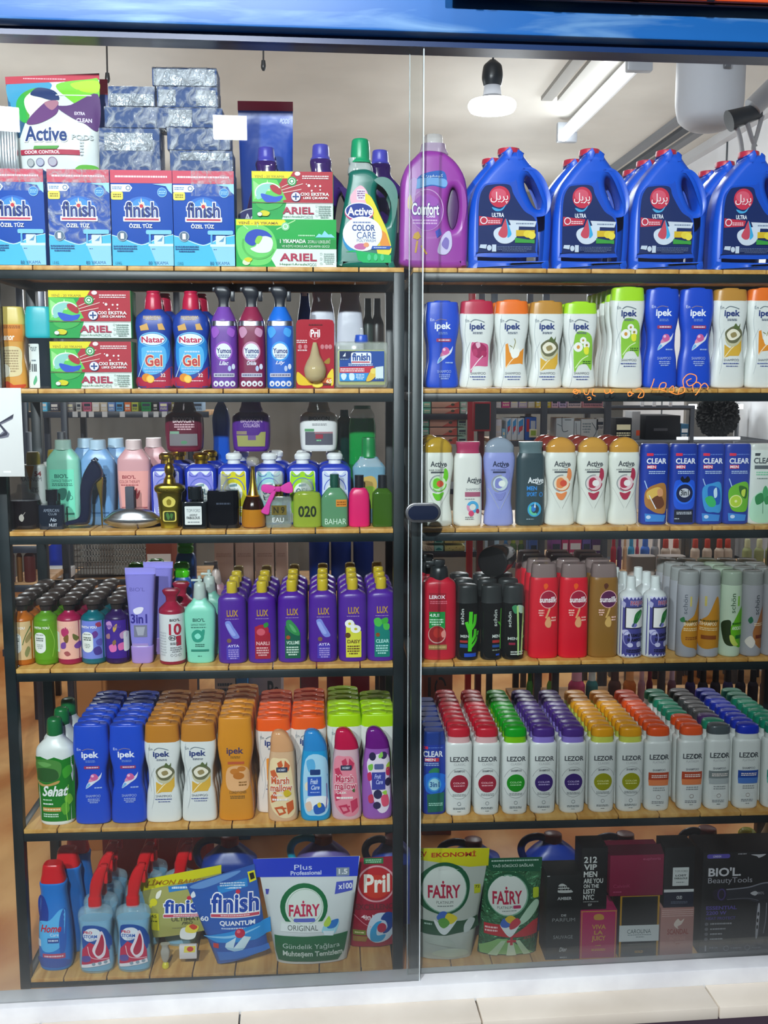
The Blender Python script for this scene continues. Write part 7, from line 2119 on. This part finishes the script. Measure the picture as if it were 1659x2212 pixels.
# counter at the far right: dark goods, light bar, black plume
YC = 2.6
brack('grey far counter with dark goods and a slim white light bar', (1330, 1500, 1585, 1700), ((1322, 1720, 952), (1322, 1720, 1230)), YC, .4, mat=M('6a6e74', 's'), bm_=M('3a3e44', 's'), top=None)
far('dark_case', 1322, 902, 1356, 951, YC+.1, '121216', 'black case on the far counter, nearest the white bundles', 'case'); far('pale_pouch', 1356, 888, 1374, 951, YC+.1, '8a8a8c', 'grey pouch with orange corner on the far counter', 'pouch', art_='r 1366 930 1374 942 c84a28')
P = far('black_monitor', 1378, 896, 1452, 951, YC+.1, '14151a', 'black printer with faint grey label on the far counter', 'printer', d=.12, art_='r 1395 925 1425 931 4a4a50'); far('blue_pouch', 1461, 915, 1478, 951, YC+.1, '2a5a78', 'slate blue pouch on the far counter beside the black printer', 'pouch')
o = tag(bpy.data.objects.new('feather_duster', None), 'bushy black feather plume standing on the far counter', 'duster'); C.objects.link(o); q = un(1548, 951, YC+.15); o.location = (q.x, q.y, [b for b in BRD if b[0] == YC][0][3]+.001)
bm = bmesh.new(); rs = random.Random(5); k = depth(q.x, q.y, q.z)
bmesh.ops.create_icosphere(bm, subdivisions=5, radius=1)
for v in bm.verts:
    n_ = v.co.normalized(); v.co = Vector((n_.x*42*k, n_.y*34*k, n_.z*44*k+50*k))*1.0+n_*rs.uniform(-6, 7)*k
from_bm('plume', bm, M('060608', 'b'), o); tube_mesh('handle', [(0, 0, .0), (0, 0, 14*k)], .012, M('101012', 'p'), o)
for i, x in enumerate((1491, 1590)):
    q = un(x, 878, YC+.3); o = tag(bpy.data.objects.new('counter_lamp', None), ('small lit spot lamp on a slim post beside the black printer', 'small lit spot lamp on a slim post beyond the black plume')[i], 'lamp'); C.objects.link(o); q2 = un(x, 951.3, YC+.3); o.location = q2; hh = q.z-q2.z
    tube_mesh('lamp_post', [(0, 0, 0), (0, 0, hh-.012)], .012, M('9a9ca0', 'm'), o, 8); tube_mesh('lamp_shade', [(-.012, 0, hh), (.012, 0, hh)], .015, M('2a2c30'), o, 10); box('lit_lens', -.022, .022, -.02, -.016, hh-.012, hh+.012, glow('spot_white', (.9, .95, 1, 1), 10), o)
q = un(1535, 951, YC-.03); o = tag(box('light_bar', -.16, .16, -.008, .008, 0, .014, glow('bar_white', (.95, .97, 1, 1), .8)), 'slim white light bar along the far counter edge', 'lamp'); o.location = (q.x, YC-.0, q.z+.001)
for i, x in enumerate((1387, 1413, 1448)): 
    far('shelf_tag', x-4, 866, x+4, 880, 2.55, 'd8dce4', f'small white hanging tag, {ORD[i].replace("front", "first")} along the far sloping rail', 'price tag', 'tags on the far rail', d=.002)
rl = tag(tube_mesh('tag_rail', [(un(1300, 880.5, 2.56).x, 2.56, un(1300, 880.5, 2.56).z), (un(1500, 880.5, 2.56).x, 2.56, un(1500, 880.5, 2.56).z)], .012, M('5a5e66', 'm')), 'grey metal rail across the far end holding small white tags', 'rail')
for x in (1310, 1495):
    q = un(x, 880.5, 2.56); box('rail_post', q.x-.01, q.x+.01, 2.55, 2.57, 0, q.z, M('5a5e66', 'm'), rl)
# goods glimpsed above the fourth shelf
F4 = [(1050, 1158, 1074, 1211.5, 'a8c8dc', 'white and blue upright box', None), (1086, 1156, 1098, 1211.5, '2a5a8c', 'blue-green bottle', '3a78b0'), (1100, 1158, 1116, 1211.5, '4a6a18', 'olive bottle with lime label', '9aa820'), (1118, 1160, 1132, 1211.5, '3a5a14', 'dark olive bottle', '8a9a20'), (1140, 1160, 1156, 1211.5, '4868b0', 'rainbow striped blue box', None), (1186, 1156, 1206, 1211.5, '8a4890', 'purple glossy bag', None), (1208, 1154, 1222, 1211.5, 'c02868', 'magenta glossy bag', None), (1224, 1154, 1250, 1211.5, 'c8386c', 'raspberry glossy bag', None), (1252, 1156, 1270, 1211.5, '6a58a8', 'lavender bag', None), (1272, 1160, 1292, 1211.5, '5a2a6a', 'plum bag with orange side', None)]
for x0, y0, x1, y1, c, n, cap in F4: far('far_packet', x0, y0, x1, y1, YP, c, n+' on the far low board beyond the red shampoos', 'packet', 'far goods on the low board', rnd=bool(cap), capc=cap, d=.045)
YD = 2.2
brack('far dark rack with a row of cream tubes and mixed bottles', (1314, 1480, 1588, 1720), ((1308, 1730, 1232),), YD, .3, top=None)
F5_ = [(1318, 1330, 'a81c30', 'crimson'), (1332, 1342, '5a3870', 'aubergine'), (1344, 1353, 'd8b088', 'tan'), (1355, 1369, '3a98c8', 'cyan'), (1371, 1379, 'b83858', 'cherry pink'), (1382, 1402, '3a68c0', 'royal blue'), (1404, 1422, '8a8a8c', 'steel grey with orange base')]
for x0, x1, c, n in F5_: far('far_bottle', x0, 1158, x1, 1231.5, YD, c, n+' bottle on the far rack above the bronze shampoo', 'bottle', 'far mixed bottles', rnd=True, capc=c, d=.05)
for i, x in enumerate((1436, 1458, 1500, 1526, 1552, 1570, 1612, 1638, 1662)): far('cream_tube', x-10, 1164, x+10, 1231.5, YD, 'b8a898' if i < 6 else '8a9060', f'{"cream" if i < 6 else "olive green"} tube with red cap in the far file, {ORD[i].replace("front", "first")} from the grey bottle', 'tube', 'far red-capped tubes', rnd=True, capc='a83828' if i < 6 else 'b0b088', d=.05)
# low goods seen above the fifth shelf
def lowbox(x0, y0, x1, y1, Y, c, lab, a=None, cat='box', d=.1):
    """a carton standing on the floor: its top edge is at py y0"""
    cx = (x0+x1)/2; X = xat(cx, .3, Y); zt = zat(y0, X, Y); P = Prod('floor_carton', cx, y0, y1, 5, Y+d, lab, cat, 'cartons on the shop floor', z=.0006)
    s = (zt)/((y1-y0)*P.v); P.v *= s; P.h = zt; P.box('carton', x0, y0, x1, y1, d/P.u, c, 's', bev=.5)
    if a: P.label(a)
    return P
lowbox(196, 1468, 425, 1640, .75, 'b4743c', 'large tan carton on the floor behind the blue hourglass bottles', 'g 280 1478 410 1486 1 6a3818\nr 246 1468 250 1640 9a6030')
lowbox(478, 1462, 520, 1640, .8, 'c8b8a8', 'pale printed carton on the floor behind the orange caps', 'g 484 1468 514 1490 4 3a3a4a'); lowbox(522, 1462, 545, 1640, .8, '2a78b8', 'blue carton on the floor behind the orange caps'); lowbox(548, 1460, 614, 1640, .85, 'b8b4b8', 'grey carton with big black letters behind the orange caps', 'b 586 1466 610 1488 1c1c20 Pe\nP b81c48 552 1490 590 1478 606 1496 570 1500')
for i, (x0, x1) in enumerate(((655, 690), (708, 742), (760, 796))): lowbox(x0, 1452, x1, 1640, .85, ('8c1c2c', '7c1828', '8a1c30')[i], f'dark red carton on the floor behind the lime caps, {ORD[i].replace("front", "first")} from the grey one')
lowbox(905, 1452, 967, 1640, .8, '7c3a20', 'rust brown carton with recycling arrows behind the red caps', '''r 916 1458 922 1480 2a1410
o 942 1470 12 12 3 1c1010 10 110
o 942 1470 12 12 3 1c1010 130 230
o 942 1470 12 12 3 1c1010 250 350''')
lowbox(240, 1795, 455, 1990, .55, '9c2420', 'low dark red carton on the floor behind the red spray triggers')
YE = 1.5
brack('low aisle rack of pine boards behind the yellow and teal caps', (1166, 1206, 1440, 1700), ((1130, 1720, 1545), (1130, 1720, 1700)), YE, .4, top=.5, bm_=WOODB)
for x0, x1, c, n, cp in ((1136, 1150, '3a6a2a', 'green slim', '2a5a24'), (1152, 1166, '4a7a34', 'pale green slim', 'd0d8d0'), (1180, 1200, '5a7a28', 'olive labelled', '8a3a20'), (1226, 1262, 'c03868', 'pink glossy', 'd8a0b8'), (1264, 1290, '2a6a6a', 'teal glossy', 'b8c8c8'), (1312, 1340, '4a2418', 'brown', '3a1c14'), (1344, 1372, 'c06820', 'orange', 'e0a060'), (1376, 1392, 'b0889a', 'mauve striped', 'c8a8b8'), (1394, 1408, '5a2030', 'wine', '6a2838'), (1424, 1436, 'c89020', 'amber slim', '8a1c1c'), (1440, 1458, '6a4a5a', 'plum glossy', 'a898b0')):
    far('aisle_bottle', x0, 1440, x1, 1544.4, YE, c, n+' bottle on the low aisle rack behind the coloured round caps', 'bottle', 'aisle bottles', rnd=True, capc=cp, d=.06)
for i, x in enumerate(range(1478, 1690, 27)): far('dark_bottle', x, 1446, x+22, 1544.4, YE, '16101e' if i % 3 else '241a4a', f'violet-black bottle on the low aisle rack, {ORD[i].replace("front", "first")} from the plum one', 'bottle', 'violet-black aisle bottles', rnd=True, capc='0c0a10', d=.06)
# side rack far left
YS = 1.3
brack('narrow pine-boarded rack at the far left of the shop', (12, 86), ((8, 92, 1178), (8, 92, 1262), (8, 92, 1400)), YS, .3, bm_=WOODB, top=1.3)
for x0, x1, c, n in ((22, 34, '8a7a84', 'mauve'), (38, 50, '6a4418', 'brown-gold'), (54, 78, '4a1410', 'oxblood')): far('side_bottle', x0, 1195, x1, 1261.5, YS, c, n+' bottle on the narrow rack behind the soap bottles', 'bottle', 'narrow rack bottles', rnd=True, d=.05)
